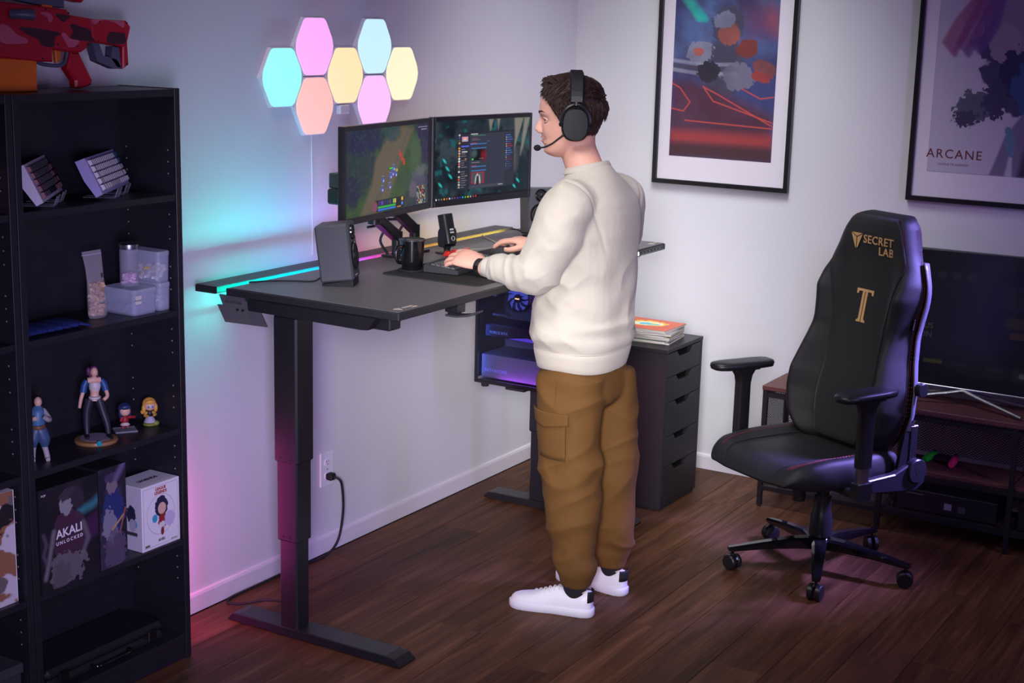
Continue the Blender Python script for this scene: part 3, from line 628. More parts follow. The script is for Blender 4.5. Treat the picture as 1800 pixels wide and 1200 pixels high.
for r, row in enumerate(rows):
    x = -.1665; y = .040-r*U0; z = .0235-.0105*(.06-y)/.12*1.0
    for i, wd in enumerate(row):
        if wd == 'g': x += U0; continue
        if i == 14 or (r == 4 and i == 8): x += .006
        w_ = wd*U0
        if x+w_ > .176: break
        if wd not in caps:
            caps[wd] = keycap_mesh(w_); caps[wd].materials.append(M_CAP)
        link('keycap', caps[wd], None, KB, loc=(x+w_/2, y, z), rot=(R(5), 0, 0)); x += w_
MB().loft([[(x, .052, .0275), (x, .0655, .0275), (x, .0655, .030), (x, .052, .0285)] for x in (-.17, .17)]).build('top_strip', M_KCASE, KB)
M_RED = mat('red_enamel', (.55, .02, .015), .3)
for i, (x, y, lab) in enumerate(((.395, -1.585, 'small red desk trinket nearest the left hand, behind the keyboard'), (.395, -1.535, 'small red desk trinket beside the microphone base, behind the keyboard'), (.405, -1.475, 'small red desk trinket behind the keyboard, nearest the mouse'))):
    t = thing('desk_trinket', lab, 'trinket', (x, y, TOP2), R(15*i), 'red desk trinkets')
    MB().box(-.014, .014, -.017, .017, 0, .008, .002).build('base', M_WHITEP if i == 2 else M_RED, t)
    MB().loft([[(sx, sy, .008) for sx, sy in rrect(.026, .03, .005)], [(sx, sy, .018) for sx, sy in rrect(.020, .024, .005)]]).build('cap', M_RED, t)
# ---- mouse
t = thing('computer_mouse', 'dark grey computer mouse under the person\'s right hand', 'mouse', (.57, -1.475, TOP3), R(84))
rings = []
for k, (z, s) in enumerate(((.001, .94), (.006, 1), (.014, .99), (.024, .90), (.032, .72), (.036, .45), (.0373, .12))):
    rings.append([((.031*s)*math.cos(a)*(1-.08*math.cos(2*a)), .062*math.sin(a)*s-.006*(z/.037), z) for a in [2*math.pi*j/28 for j in range(28)]])
MB().loft(rings).build('shell', mat('mouse_shell', (.05, .051, .057), .4), t, True)
MB().lathe([(.008, -.004), (.009, -.003), (.009, .003), (.008, .004)], 18, Matrix.Translation((0, .038, .027)) @ Matrix.Rotation(R(90), 4, 'Y')).build('scroll_wheel', M_RUB, t, True)
MB().tube([(0, .058, .012), (0, .03, .0285), (0, .005, .0368)], .0008, 6, smoothn=4).build('button_gap', M_RUB, t)
# ---- headphone hook under the desk edge
t = thing('headphone_hook', 'dark metal headphone hook hanging under the front edge of the desk', 'hook', (.86, -2.2, 1.09))
MB().box(.81, .862, -2.235, -2.19, 1.104, 1.1355, .003).build('clamp', M_BLKS, t)
MB().loft([[(x, y, z) for x, z in ((.815, 1.097), (.855, 1.097), (.90, 1.104), (.925, 1.116), (.925, 1.111), (.90, 1.098), (.855, 1.091), (.815, 1.091))] for y in (-2.238, -2.187)]).build('hook_plate', mat('grey_metal', (.10, .10, .11), .35, metal=.6), t)
MB().box(.818, .85, -2.228, -2.197, 1.0968, 1.1042).build('neck', M_BLKS, t)
adopt(t)
# ------------------------------------------------------------------ computer tower hung under the desk
PX0, PX1, PY0, PY1, PZ0, PZ1 = .243, .70, -1.15, -.925, .578, 1.083
pc = thing('computer_tower', 'black glass-sided computer tower glowing blue and violet under the desk', 'computer', (.47, -1.04, PZ0))
F_ = .016
mb = MB()
mb.box(PX0, PX1, PY1-.012, PY1, PZ0, PZ1, .003)
mb.box(PX0, PX1, PY0+.006, PY1-.012, PZ0, PZ0+.006, .002); mb.box(PX0, PX1, PY0+.006, PY1-.012, PZ1-.018, PZ1, .002)
mb.box(PX0, PX0+.003, PY0+.006, PY1-.012, PZ0+.018, PZ1-.018); mb.box(PX1-.014, PX1, PY0+.006, PY1-.012, PZ0+.018, PZ1-.018)
mb.build('chassis', M_BLKS, pc)
for q in ((PX0, PX0+F_, PZ0, PZ1), (PX1-F_, PX1, PZ0, PZ1), (PX0+F_, PX1-F_, PZ0, PZ0+F_), (PX0+F_, PX1-F_, PZ1-F_, PZ1)):
    MB().box(q[0], q[1], PY0, PY0+.0055, q[2], q[3], .001).build('panel_frame', M_BLKG, pc)
def glass_mat():
    m = bpy.data.materials.new('tinted_glass'); m.use_nodes = True; N, L = nodes(m)
    for n in list(N): N.remove(n)
    o = N.new('ShaderNodeOutputMaterial'); tr = N.new('ShaderNodeBsdfTransparent'); tr.inputs[0].default_value = (.75, .75, .85, 1)
    gl = N.new('ShaderNodeBsdfGlossy'); gl.inputs['Roughness'].default_value = .03; gl.inputs['Color'].default_value = (.8, .8, .9, 1)
    fr = N.new('ShaderNodeFresnel'); fr.inputs[0].default_value = 1.35; mx = N.new('ShaderNodeMixShader')
    L.new(fr.outputs[0], mx.inputs[0]); L.new(tr.outputs[0], mx.inputs[1]); L.new(gl.outputs[0], mx.inputs[2]); L.new(mx.outputs[0], o.inputs[0]); return m
M_TGLASS = glass_mat()
MB().box(PX0+F_+.0005, PX1-F_-.0005, PY0+.001, PY0+.004, PZ0+F_+.0005, PZ1-F_-.0005).build('side_glass', M_TGLASS, pc)
M_BOARD = mat('circuit_board', (.05, .055, .08), .5, var=.5, scale=60)
YB = PY1-.03
MB().box(PX0+.03, PX0+.30, YB-.006, YB, PZ0+.17, PZ1-.035).build('motherboard', M_BOARD, pc)
M_SHROUD = mat('case_shroud', (.16, .16, .2), .5)
MB().box(PX0+.016, PX1-.016, PY0+.03, PY1-.014, PZ0+.019, PZ0+.115, .002).build('power_shroud', M_SHROUD, pc)
text('shroud_lettering', 'NOVA CORE', .017, mat('pale_print', (.35, .38, .75), .5, emit=(.2, .25, .7), estr=.5), pc, frame((PX0+.10, PY0+.0295, PZ0+.055), (1, 0, 0), (0, 0, 1)), .0003) if False else None
M_FAN = mat('fan_blade', (.35, .33, .5), .35)
def fan(nm, c, nrm, r, col, nb=9):
    F = frame(c, Vector((0, 0, 1)).cross(Vector(nrm)), (0, 0, 1))
    ring = MB().lathe([(r*1.0, -.010), (r*1.09, -.010), (r*1.09, .012), (r*1.0, .012), (r*1.0, -.010)], 36, F, cap=False).build('fan', M_BLKS, pc, True)
    hub = MB().lathe([(.001, .011), (r*.3, .011), (r*.33, .008), (r*.33, -.008), (.001, -.008)], 24, F).build('fan_hub', M_BLKS, ring, True)
    for k in range(nb):
        a = 2*math.pi*k/nb; v = []
        for q, (rr, da) in enumerate(((.3, 0), (.6, .18), (.96, .42))):
            for dz, dd in ((-.007, -.28), (.007, .28)):
                an = a+da+dd*(.9 if q else .7); v.append((r*rr*math.cos(an), r*rr*math.sin(an), dz))
        for x, y, z in list(v): v.append((x, y, z-.0015))
        f = [(0, 1, 3, 2), (2, 3, 5, 4), (6, 8, 9, 7), (8, 10, 11, 9), (0, 2, 8, 6), (2, 4, 10, 8), (1, 7, 9, 3), (3, 9, 11, 5), (4, 5, 11, 10), (0, 6, 7, 1)]
        MB().add(v, f, F).build('fan_blade', col, ring)
M_FANL = mat('lit_fan', (.4, .36, .55), .4, emit=(.35, .25, .75), estr=.35)
M_FANB = mat('lit_fan_blue', (.2, .25, .6), .4, emit=(.08, .13, .6), estr=.35)
fan('rear_fan', (PX0+.024, PY0+.10, PZ1-.11), (1, 0, 0), .055, M_FANL)
fan('cooler_fan', (PX0+.165, PY0+.06, PZ1-.15), (0, -1, 0), .052, M_FANB)
MB().box(PX0+.11, PX0+.22, PY0+.075, YB-.006, PZ1-.205, PZ1-.095, .002).build('cpu_cooler', mat('cooler_fins', (.03, .035, .08), .4), pc)
MB().box(PX0+.155, PX0+.175, PY0+.0475, PY0+.0485, PZ1-.153, PZ1-.148).build('cooler_badge', mat('badge_gold', (.9, .6, .2), .4, emit=(1, .75, .3), estr=1.5), pc)
def bar_mat(): 
    m = bpy.data.materials.new('memory_glow'); m.use_nodes = True; N, L = nodes(m); b = N['Principled BSDF']
    tc = N.new('ShaderNodeTexCoord'); sp = N.new('ShaderNodeSeparateXYZ'); L.new(tc.outputs['Generated'], sp.inputs[0]); cr = N.new('ShaderNodeValToRGB')
    e = cr.color_ramp.elements; e[0].color = (.9, .15, .6, 1); e[1].color = (.05, .5, .95, 1); k = e.new(.5); k.color = (.35, .25, .9, 1)
    L.new(sp.outputs[2], cr.inputs[0]); L.new(cr.outputs[0], b.inputs['Emission Color']); b.inputs['Emission Strength'].default_value = 1.1; return m
M_BAR = bar_mat()
for k in range(4):
    MB().box(PX0+.262+.017*k, PX0+.269+.017*k, PY0+.075, YB-.006, PZ1-.215, PZ1-.055, .001).build('memory_stick', M_BAR, pc)
gpu = MB().box(PX0+.02, PX0+.31, PY0+.045, YB-.006, PZ0+.185, PZ0+.238, .004).build('graphics_card', mat('gpu_shell', (.012, .012, .018), .35), pc)
text('card_lettering', 'FORCE RTX', .016, mat('gpu_text', (.2, .25, .5), .5, emit=(.12, .18, .6), estr=.6), gpu, frame((PX0+.085, PY0+.0445, PZ0+.205), (1, 0, 0), (0, 0, 1)), .0002)
MB().prism([(PX0+.13, PZ0+.188), (PX0+.22, PZ0+.20), (PX0+.30, PZ0+.188), (PX0+.29, PZ0+.183)], 0, .001, frame((0, PY0+.0445, 0), (1, 0, 0), (0, 0, 1))).build('accent', mat('gpu_accent', (.12, .08, .5), .4, emit=(.1, .05, .5), estr=.6), gpu)
MB().box(PX0+.045, PX0+.115, PY0+.06, PY0+.085, PZ0+.272, PZ0+.280).build('slot_cover', mat('grey_metal', (.1,)*3), pc)
text('panel_lettering', 'NOVACORE', .019, mat('panel_text', (.25, .28, .7), .5, emit=(.12, .14, .5), estr=.6), pc, frame((PX0+.085, PY0+.0294, PZ0+.05), (1, 0, 0), (0, 0, 1)), .0002)
MB().box(PX0+.016, PX1-.016, PY1-.0135, PY1-.0122, PZ0+.115, PZ1-.019).build('tray_plate', mat('case_tray', (.10, .10, .14), .5), pc)
for nm, q, c, e in (('left', (PX0+.0045, PX0+.009, PY0+.008, PY0+.014, PZ0+.03, PZ1-.03), (.08, .20, 1.0), 26), ('top', (PX0+.03, PX1-.03, PY0+.010, PY0+.016, PZ1-.0225, PZ1-.0185), (.03, .10, 1.0), 22), ('low', (PX0+.10, PX1-.02, PY0+.008, PY0+.014, PZ0+.0068, PZ0+.0105), (.55, .08, .95), 40)):
    MB().box(*q).build('led_bar', mat('case_led_'+nm, (.1, .1, .1), emit=c, estr=e), pc)
for x in (PX0+.035, PX1-.06):
    MB().cyl((x, PY0+.03, PZ0), (x, PY0+.03, PZ0-.018), .018, .015, 18).build('foot', M_RUB, pc, True)
MB().box(PX0+.145, PX0+.235, PY0+.005, PY1-.01, PZ0-.012, PZ0, .002).build('mount_strap', M_BLKS, pc)
MB().box(PX0-.004, PX0, PY0+.01, PY0+.03, PZ0+.02, PZ0+.05).build('hinge', M_BLKG, pc)
for x in (PX0+.1, PX0+.38): MB().box(x, x+.04, PY0+.09, PY1-.05, PZ1, 1.0862 if x < .4 else 1.1362).build('hanger', M_BLKS, pc)
adopt(pc)
# ------------------------------------------------------------------ drawer unit and magazines
CX0, CX1, CY0, CY1, CZ = .28, .858, -.635, -.272, .70
M_DRW = mat('black_brown_veneer', (.022, .020, .024), .45, var=.25, scale=14, stretch=(1, 1, 6), bump=.06, bscale=120)
cab = thing('drawer_unit', 'tall black five-drawer unit beside the person, with magazines on top', 'cabinet', (.57, -.45, 0))
mb = MB(); mb.box(CX0, CX1, CY0, CY0+.016, .012, CZ-.016); mb.box(CX0, CX1, CY1-.016, CY1, .012, CZ-.016); mb.box(CX0, CX0+.012, CY0+.016, CY1-.016, .012, CZ-.016); mb.box(CX0+.012, CX1-.03, CY0+.016, CY1-.016, .03, .046)
mb.build('carcass', M_DRW, cab)
MB().box(CX0-.001, CX1+.002, CY0-.001, CY1+.001, CZ-.0158, CZ, .0012).build('top_panel', M_DRW, cab)
MB().box(CX0+.03, CX1-.006, CY0+.008, CY1-.008, 0, .03).build('plinth', M_DRW, cab)
dz = [.681, .577, .468, .319, .185, .032]
for a, b in zip(dz, dz[1:]):
    yl, yr = CY0+.0185, CY1-.0185; ym = (yl+yr)/2; a2 = a-.0015; b2 = b+.0015
    poly = [(yl, b2), (yr, b2), (yr, a2), (ym+.075, a2), (ym+.05, a2-.026), (ym-.05, a2-.026), (ym-.075, a2), (yl, a2)]
    F = frame((CX1-.018, 0, 0), (0, 1, 0), (0, 0, 1)); MB().bprism(poly, 0, .0175, .0008, F).build('drawer_front', M_DRW, cab)
    MB().box(CX0+.03, CX1-.06, yl+.01, yr-.01, b2+.01, a2-.03).build('drawer_box', mat('drawer_dark', (.006, .006, .007), .8), cab)
for x in (CX0+.02, CX1-.02):
    for y in (CY0+.02, CY1-.02): MB().cyl((x, y, 0), (x, y, .014), .012, seg=10).build('foot', M_RUB, cab)
adopt(cab)
random.seed(12); z = CZ+.0006
M_PAPER = mat('page_edges', srgb(215, 208, 200), .8, var=.12, scale=400, stretch=(1, 1, 8))
covers = [(150, 150, 150), (60, 90, 80), (200, 195, 185), (190, 180, 70), (40, 60, 70), (170, 165, 160), (205, 200, 195), (196, 70, 30)]
desc = ['grey covered magazine at the bottom of the stack', 'green covered magazine second from the bottom of the stack', 'pale covered magazine third from the bottom of the stack', 'yellow covered magazine in the middle of the stack', 'dark teal magazine with a cover peeking out of the stack', 'light grey magazine third from the top of the stack', 'off-white magazine just under the orange one', 'orange magazine with a yellow and cyan blob on top of the stack']
for k in range(8):
    th = .0072; L_, W_ = .275, .21
    t = thing('magazine', desc[k], 'magazine', (.672+random.uniform(-.008, .008), -.452+random.uniform(-.008, .008), z), R(5+random.uniform(-6, 6)), 'stack of magazines')
    MB().box(-L_/2+.001, L_/2-.001, -W_/2+.001, W_/2-.001, .0007, th-.0007).build('pages', M_PAPER, t)
    if k < 7: MB().box(-L_/2, L_/2, -W_/2, W_/2, th-.0007, th).build('front_cover', mat('cover_%d' % k, srgb(*covers[k]), .4), t)
    else:
        p = Paint(L_, W_, 80, 60, (214, 78, 34)); p.blot(9, .4, .8, (226, 110, 40), 2, .6); p.ell(.135, .115, .085, .055, (246, 196, 40), 15, lump=.03); p.ell(.14, .11, .065, .035, (236, 238, 226), 15, lump=.02, seed=4); p.ell(.15, .105, .05, .022, (70, 196, 206), 10, lump=.02, seed=6); p.ell(.165, .12, .018, .012, (240, 210, 60)); p.rect(0, .03, 0, W_, (240, 190, 40))
        MB().box(-L_/2, L_/2, -W_/2, W_/2, th-.0007, th-.0002).build('cover_board', mat('cover_7', srgb(*covers[7]), .4), t)
        p.build('front_cover', vcmat('print_gloss', .35), t, frame((-L_/2, -W_/2, th), (1, 0, 0), (0, 1, 0)))
    MB().box(-L_/2, L_/2, -W_/2, W_/2, 0, .0006).build('back_cover', M_PAPER, t)
    MB().box(-L_/2, L_/2, W_/2-.0008, W_/2+.0002, 0, th).build('spine', M_PAPER, t)
    z += th+.0003
# ------------------------------------------------------------------ bookcases
M_SHELF = mat('black_oak_veneer', (.014, .0135, .018), .42, var=.3, scale=9, stretch=(1, 1, 8), bump=.05, bscale=100)
SX0, SX1 = .0125, .246
SZ = [1.487, 1.135, .764, .402, .083]
def bookcase(label, y0, y1):
    t = thing('bookcase', label, 'bookcase', (.13, (y0+y1)/2, 0), group='black bookcases')
    for y in ((y0, y0+.022), (y1-.022, y1)): MB().box(SX0, SX1, y[0], y[1], 0, 1.80, .001).build('side_panel', M_SHELF, t)
    MB().box(SX0, SX1-.002, y0+.022, y1-.022, 1.776, 1.798, .001).build('top_panel', M_SHELF, t)
    MB().box(SX0, SX0+.004, y0+.022, y1-.022, .0, 1.776).build('back_panel', M_SHELF, t)
    for z in SZ: MB().box(SX0+.004, SX1-.003, y0+.0222, y1-.0222, z-.02, z, .001).build('shelf', M_SHELF, t)
    MB().box(SX1-.022, SX1-.006, y0+.0222, y1-.0222, 0, .0628).build('plinth', M_SHELF, t)
    pm = MB().cyl((0, 0, 0), (0, .0006, 0), .0025, seg=8).mesh('peg_hole'); pm.materials.append(mat('bare_wood_hole', (.35, .27, .22), .8))
    for z0 in SZ[:4]:
        for dz in (-.10, -.063, -.137, .06, .095, .13):
            for x in (.045, .215):
                link('peg_hole', pm, None, t, loc=(x, y1-.0226, z0+dz))
                link('peg_hole', pm, None, t, loc=(x, y0+.022, z0+dz))
    adopt(t); return t
BK = bookcase('black bookcase holding the figurines and keyboards, with the toy blaster on top', -3.445, -2.822)
bookcase('black bookcase at the left edge of the picture, mostly cut off', -4.072, -3.448)
# ---- display keyboards on acrylic stands
def clear_mat(name, col, dens, rough=.25):
    m = bpy.data.materials.new(name); m.use_nodes = True; N, L = nodes(m); b = N['Principled BSDF']
    b.inputs['Base Color'].default_value = (*col, 1); b.inputs['Roughness'].default_value = rough; b.inputs['Alpha'].default_value = dens
    nz = N.new('ShaderNodeTexNoise'); nz.inputs['Scale'].default_value = 60; bp = N.new('ShaderNodeBump'); bp.inputs['Strength'].default_value = .05
    L.new(nz.outputs['Fac'], bp.inputs['Height']); L.new(bp.outputs[0], b.inputs['Normal']); return m
M_ACR = clear_mat('clear_acrylic', (.75, .75, .85), .16, .08)
def keyboard_on_stand(label, slabel, loc, rz, casecol, base, accent, legend):
    s = thing('acrylic_stand', slabel, 'stand', loc, rz, 'acrylic keyboard stands')
    for x in (-.05, .05):
        mb = MB(); mb.loft([[(x+dx, y, z) for y, z in [(.075, 0), (.075, .003), (-.016, .003), (-.026, .030), (-.0295, .029), (-.019, 0)]] for dx in (-.022, .022)]); mb.build('foot_strip', M_ACR, s)
        mb = MB(); mb.loft([[(x+dx, y, z) for y, z in [(.030, .003), (.034, .003), (.070, .115), (.066, .116)]] for dx in (-.014, .014)]); mb.build('rear_leg', M_ACR, s)
    # local: x along rows, -y is the front
    k = thing('display_keyboard', label, 'keyboard', (0, 0, 0), 0, 'keyboards on display')
    k.matrix_world = Matrix.Translation(loc) @ Matrix.Rotation(rz, 4, 'Z') @ Matrix.Translation((0, .030, .066)) @ Matrix.Rotation(R(62), 4, 'X')
    w, h = .305, .112
    MB().loft([[(x, -h/2, -.012), (x, -h/2, .009), (x, h/2, .014), (x, h/2+.003, -.016), (x, 0, -.02)] for x in (-w/2, w/2)]).build('case', mat('case_'+label[:5], casecol, .35, var=.02), k)
    u = .0186; cm = {}
    for r, row in enumerate([[1]*13+[2], [1.5]+[1]*12+[1.5], [1.75]+[1]*11+[2.25], [2.25]+[1]*10+[1.75, 1], [1.25]*3+[6.25]+[1, 1, 1, 1, 1]]):
        x = -.139; n = len(row)
        for i, q in enumerate(row):
            acc = (i == 0 or i >= n-(2 if r < 4 else 5)) if legend else (i == n-1 and r in (0, 1))
            if legend and r == 0: acc = i == 0
            key = (q, acc)
            if key not in cm:
                a, b = q*u/2-.0006, u/2-.0008; ri = [[(X, Y, z) for X, Y in ((-a+j, -b+j), (a-j, -b+j), (a-j, b-j), (-a+j, b-j))] for z, j in ((0, 0), (.009, .0022))]
                cm[key] = MB().loft(ri).mesh('keycap'); cm[key].materials.append(mat('caps_'+label[:5]+str(acc), accent if acc else base, .5, var=.06))
            link('keycap', cm[key], None, k, loc=(x+q*u/2, .0385-r*.0193, .0135-.0006*r)); x += q*u
    return k
keyboard_on_stand('white cased keyboard with plum and dark keycaps on the top shelf', 'clear acrylic stand under the plum and dark keyboard', (.150, -3.238, 1.4875), R(90+38), srgb(205, 195, 210), srgb(38, 30, 44), srgb(120, 62, 74), True)
keyboard_on_stand('lilac cased keyboard with pale grey keycaps on the top shelf', 'clear acrylic stand under the pale grey keyboard', (.140, -2.988, 1.4875), R(90+31), srgb(170, 160, 205), srgb(205, 200, 200), srgb(70, 110, 140), False)
t = thing('orange_toy', 'terracotta coloured toy part at the left edge of the upper shelf', 'toy', (.14, -3.49, 1.4875))
MB().prism([(-.05, 0), (-.005, 0), (.012, .06), (.012, .085), (.025, .10), (.025, .118), (.0, .118), (-.012, .105), (-.04, .105), (-.05, .08)], -.02, .02, frame((.15, -3.50, 1.4876), (0, 1, 0), (0, 0, 1))).build('body', mat('terracotta', srgb(190, 104, 70), .5), t)
MB().box(.1705, .173, -3.53, -3.51, 1.52, 1.56, .001).build('trigger_block', mat('terracotta_dark', srgb(130, 60, 44), .5), t)
adopt(t)
# ---- storage shelf
M_FROST = clear_mat('frosted_plastic', (.62, .66, .82), .33, .35)
M_LID = clear_mat('frosted_lid', (.66, .70, .84), .45, .3)
def bits(name, parent, n, cx, cy, z0, rx, ry, h, cols, size, seed):
    rnd = random.Random(seed); mb = {c: MB() for c in cols}
    for i in range(n):
        x = cx+rnd.uniform(-rx, rx); y = cy+rnd.uniform(-ry, ry); z = z0+rnd.uniform(size*.5, h)
        Mx = Matrix.Translation((x, y, z)) @ Matrix.Rotation(rnd.uniform(0, 6), 4, 'Z') @ Matrix.Rotation(rnd.uniform(-.6, .6), 4, 'X')
        s = size*rnd.uniform(.8, 1.1); mb[cols[i % len(cols)]].loft([[(-s/2, -s/2, -s*.3), (s/2, -s/2, -s*.3), (s/2, s/2, -s*.3), (-s/2, s/2, -s*.3)], [(-s*.35, -s*.35, s*.3), (s*.35, -s*.35, s*.3), (s*.35, s*.35, s*.3), (-s*.35, s*.35, s*.3)]], M=Mx)
    for c in cols:
        o = mb[c].build(name, mat('bits_%d_%d_%d' % c, srgb(*c), .4), parent); o['kind'] = 'stuff'
def tub(label, x0, x1, y0, y1, z0, h, lab, fill):
    t = thing('storage_box', label, 'storage box', ((x0+x1)/2, (y0+y1)/2, z0), group='clear storage boxes')
    cx, cy, w_, d_ = (x0+x1)/2, (y0+y1)/2, x1-x0, y1-y0
    T = Matrix.Translation((cx, cy, z0))
    ro = lambda k, z: [(x, y, z) for x, y in rrect(w_*k, d_*k, .014, 4)]
    MB().loft([ro(.93, 0), ro(.95, .004), ro(.985, h-.014), ro(.965, h-.014), ro(.935, .006), ro(.90, .004)], True, True, T).build('tub', M_FROST, t, True)
    MB().loft([ro(.99, h-.0138), ro(1, h-.010), ro(1, h-.003), ro(.97, h)], True, True, T).build('lid', M_LID, t, True)
    if fill: bits('contents', t, fill[0], cx, cy, z0+.006, w_*.38, d_*.40, fill[1], fill[2], .014, fill[3])
    if lab:
        MB().box(cx+w_/2*.978, cx+w_/2*.985, y0+.005, y0+.03, z0+.035, z0+.06).build('paper_label', M_PAPER, t)
        text('handwriting', 'keycaps', .0085, M_RUB, t, frame((cx+w_/2*.986, y0+.0175, z0+.047), (0, 1, 0), (0, 0, 1)), .0002)
    adopt(t); return t
Z2 = SZ[1]+.0004
tub('squat clear storage box with a paper label, under the jar', .085, .222, -3.005, -2.905, Z2, .078, True, (26, .02, [(120, 110, 140)], 3))
tub('lower clear storage box beside the bookcase side, holding white pieces', .10, .222, -2.898, -2.848, Z2, .085, False, (60, .035, [(230, 220, 215), (150, 150, 170)], 5))
tub('upper clear storage box holding yellow and white pieces', .08, .222, -2.902, -2.848, Z2+.0855, .095, False, (70, .045, [(220, 190, 90), (235, 232, 228)], 6))
t = thing('glass_jar', 'tall glass jar with a steel lid and pink pieces at the bottom', 'jar', (.155, -2.955, Z2+.0785))
MB().lathe([(.001, 0), (.026, 0), (.029, .003), (.029, .112), (.0275, .113), (.0272, .005), (.001, .004)], 36).build('glass', clear_mat('jar_glass', (.7, .7, .8), .14, .05), t, True)
MB().lathe([(.001, .114), (.031, .114), (.0315, .118), (.0315, .128), (.029, .1305), (.001, .131)], 36).build('lid', M_STEEL, t, True)
bits('contents', t, 45, 0, 0, .004, .017, .017, .035, [(214, 150, 196), (230, 190, 215)], .010, 8)
t = thing('zip_bag', 'clear zip bag of tan pieces leaning beside the storage boxes', 'bag', (.14, -3.075, Z2))
rings = []
for z, k, dx, sh in ((0, .9, .017, 0), (.01, 1, .022, 0), (.06, 1.02, .02, -.001), (.11, 1.0, .010, -.004), (.15, 1.02, .004, -.008), (.185, 1.1, .0018, -.014), (.2, 1.12, .001, -.017)):
    rings.append([(.14+math.sin(a)*dx+.15*math.cos(a)*k*.042*0, -3.073+sh+math.cos(a)*.033*k, Z2+z) for a in [2*math.pi*j/24 for j in range(24)]])
MB().loft(rings).build('film', clear_mat('bag_film', (.70, .64, .66), .26, .18), t, True)
bits('contents', t, 110, .14, -3.073, Z2+.004, .012, .022, .10, [(206, 168, 130), (190, 148, 108)], .013, 9)
text('printed_mark', 'K', .02, M_RUB, t, frame((.158, -3.066, Z2+.125), (0, 1, 0), (0, 0, 1)), .0002)
MB().box(.1395, .1425, -3.127, -3.053, Z2+.188, Z2+.191).build('zip_seal', M_LID, t)
adopt(t)
t = thing('cloth_pouch', 'flat royal blue cloth pouch lying at the left of the storage shelf', 'pouch', (.15, -3.3, Z2))
rings = []
for k in range(15):
    y = -3.40+.20*k/14; rings.append([(.165+.055*math.cos(a)*(1-.12*math.sin(3*k)), y, Z2+.011+.0105*math.sin(a)*(1+.25*math.sin(k*1.7+a*2)*(math.sin(a) > 0))*(.55 if k in (0, 14) else 1)) for a in [2*math.pi*j/20 for j in range(20)]])
MB().loft(rings).build('cloth', mat('royal_blue_cloth', (.01, .025, .16), .85, var=.2, bump=.2, bscale=600), t, True)
MB().tube([(.215, -3.215, Z2+.012), (.225, -3.195, Z2+.008), (.226, -3.182, Z2+.004)], .003, 6, smoothn=4).build('drawstring', mat('royal_blue_cloth', (.01,)*3), t, True)
adopt(t)
# ---- generic painted figurines
SKIN_F = mat('figurine_skin', srgb(222, 176, 150), .45)
def figurine(name, label, loc, rz, parts):
    t = thing(name, label, 'figurine', loc, rz, 'figurines on the shelf')
    for nm, kind, m, a in parts:
        mb = MB()
        if kind == 'tube': mb.tube(a[0], a[1], 12, smoothn=4)
        elif kind == 'ball': mb.ball(a[0], a[1], 18, 12)
        elif kind == 'lathe': mb.lathe(a, 30)
        elif kind == 'box': mb.box(*a)
        elif kind == 'balls':
            for c, r in a: mb.ball(c, r, 14, 9)
        mb.build(nm, m, t, kind != 'box')
    return t
fm = lambda n, c, r=.45: mat('paint_'+n, srgb(*c), r, var=.06)
Z3 = SZ[2]+.0004
FC = R(55)   # front (local -y) turned to the room
figurine('figurine', 'figurine of a leaning figure in a blue robe and grey boots beside the divider', (.165, -3.335, Z3), FC, [
    ('boot', 'tube', fm('steel', (170, 160, 160)), ([(-.018, -.012, .004), (-.018, .002, .008), (-.016, .004, .03), (-.014, .004, .045)], [.006, .008, .008, .009])),
    ('boot', 'tube', fm('steel', (170,)*3), ([(.022, -.016, .004), (.022, -.004, .008), (.018, -.002, .03), (.014, 0, .045)], [.006, .008, .008, .009])),
    ('trousers', 'tube', fm('navy_cloth', (62, 84, 118)), ([(-.016, .003, .04), (-.015, .003, .06), (-.006, .005, .085), (0, .007, .10)], [.010, .019, .020, .017])),
    ('trousers', 'tube', fm('navy_cloth', (62,)*3), ([(.016, -.001, .04), (.015, 0, .06), (.006, .003, .085), (0, .005, .10)], [.010, .018, .020, .017])),
    ('robe', 'tube', fm('blue_cloth', (70, 112, 150)), ([(0, .006, .09), (0, .008, .115), (.002, .012, .14), (.004, .016, .155)], [.018, .022, .022, .012])),
    ('sash', 'lathe', fm('brown', (110, 78, 52)), [(.019, .094), (.021, .097), (.021, .102), (.019, .105)]),
    ('arm', 'tube', fm('steel', (170,)*3), ([(.016, .012, .143), (.030, -.010, .122), (.022, -.036, .128), (.014, -.046, .136)], [.009, .008, .0075, .006])),
    ('arm', 'tube', SKIN_F, ([(-.018, .012, .143), (-.03, -.008, .125), (-.01, -.034, .132)], [.009, .008, .006])),
    ('head', 'ball', SKIN_F, ((.004, .014, .168), (.011, .013, .015))),
    ('hair', 'balls', fm('dark_brown', (40, 32, 34)), [((.005, .020, .172), (.0125, .0125, .014)), ((.006, .032, .166), (.007, .010, .012))])])
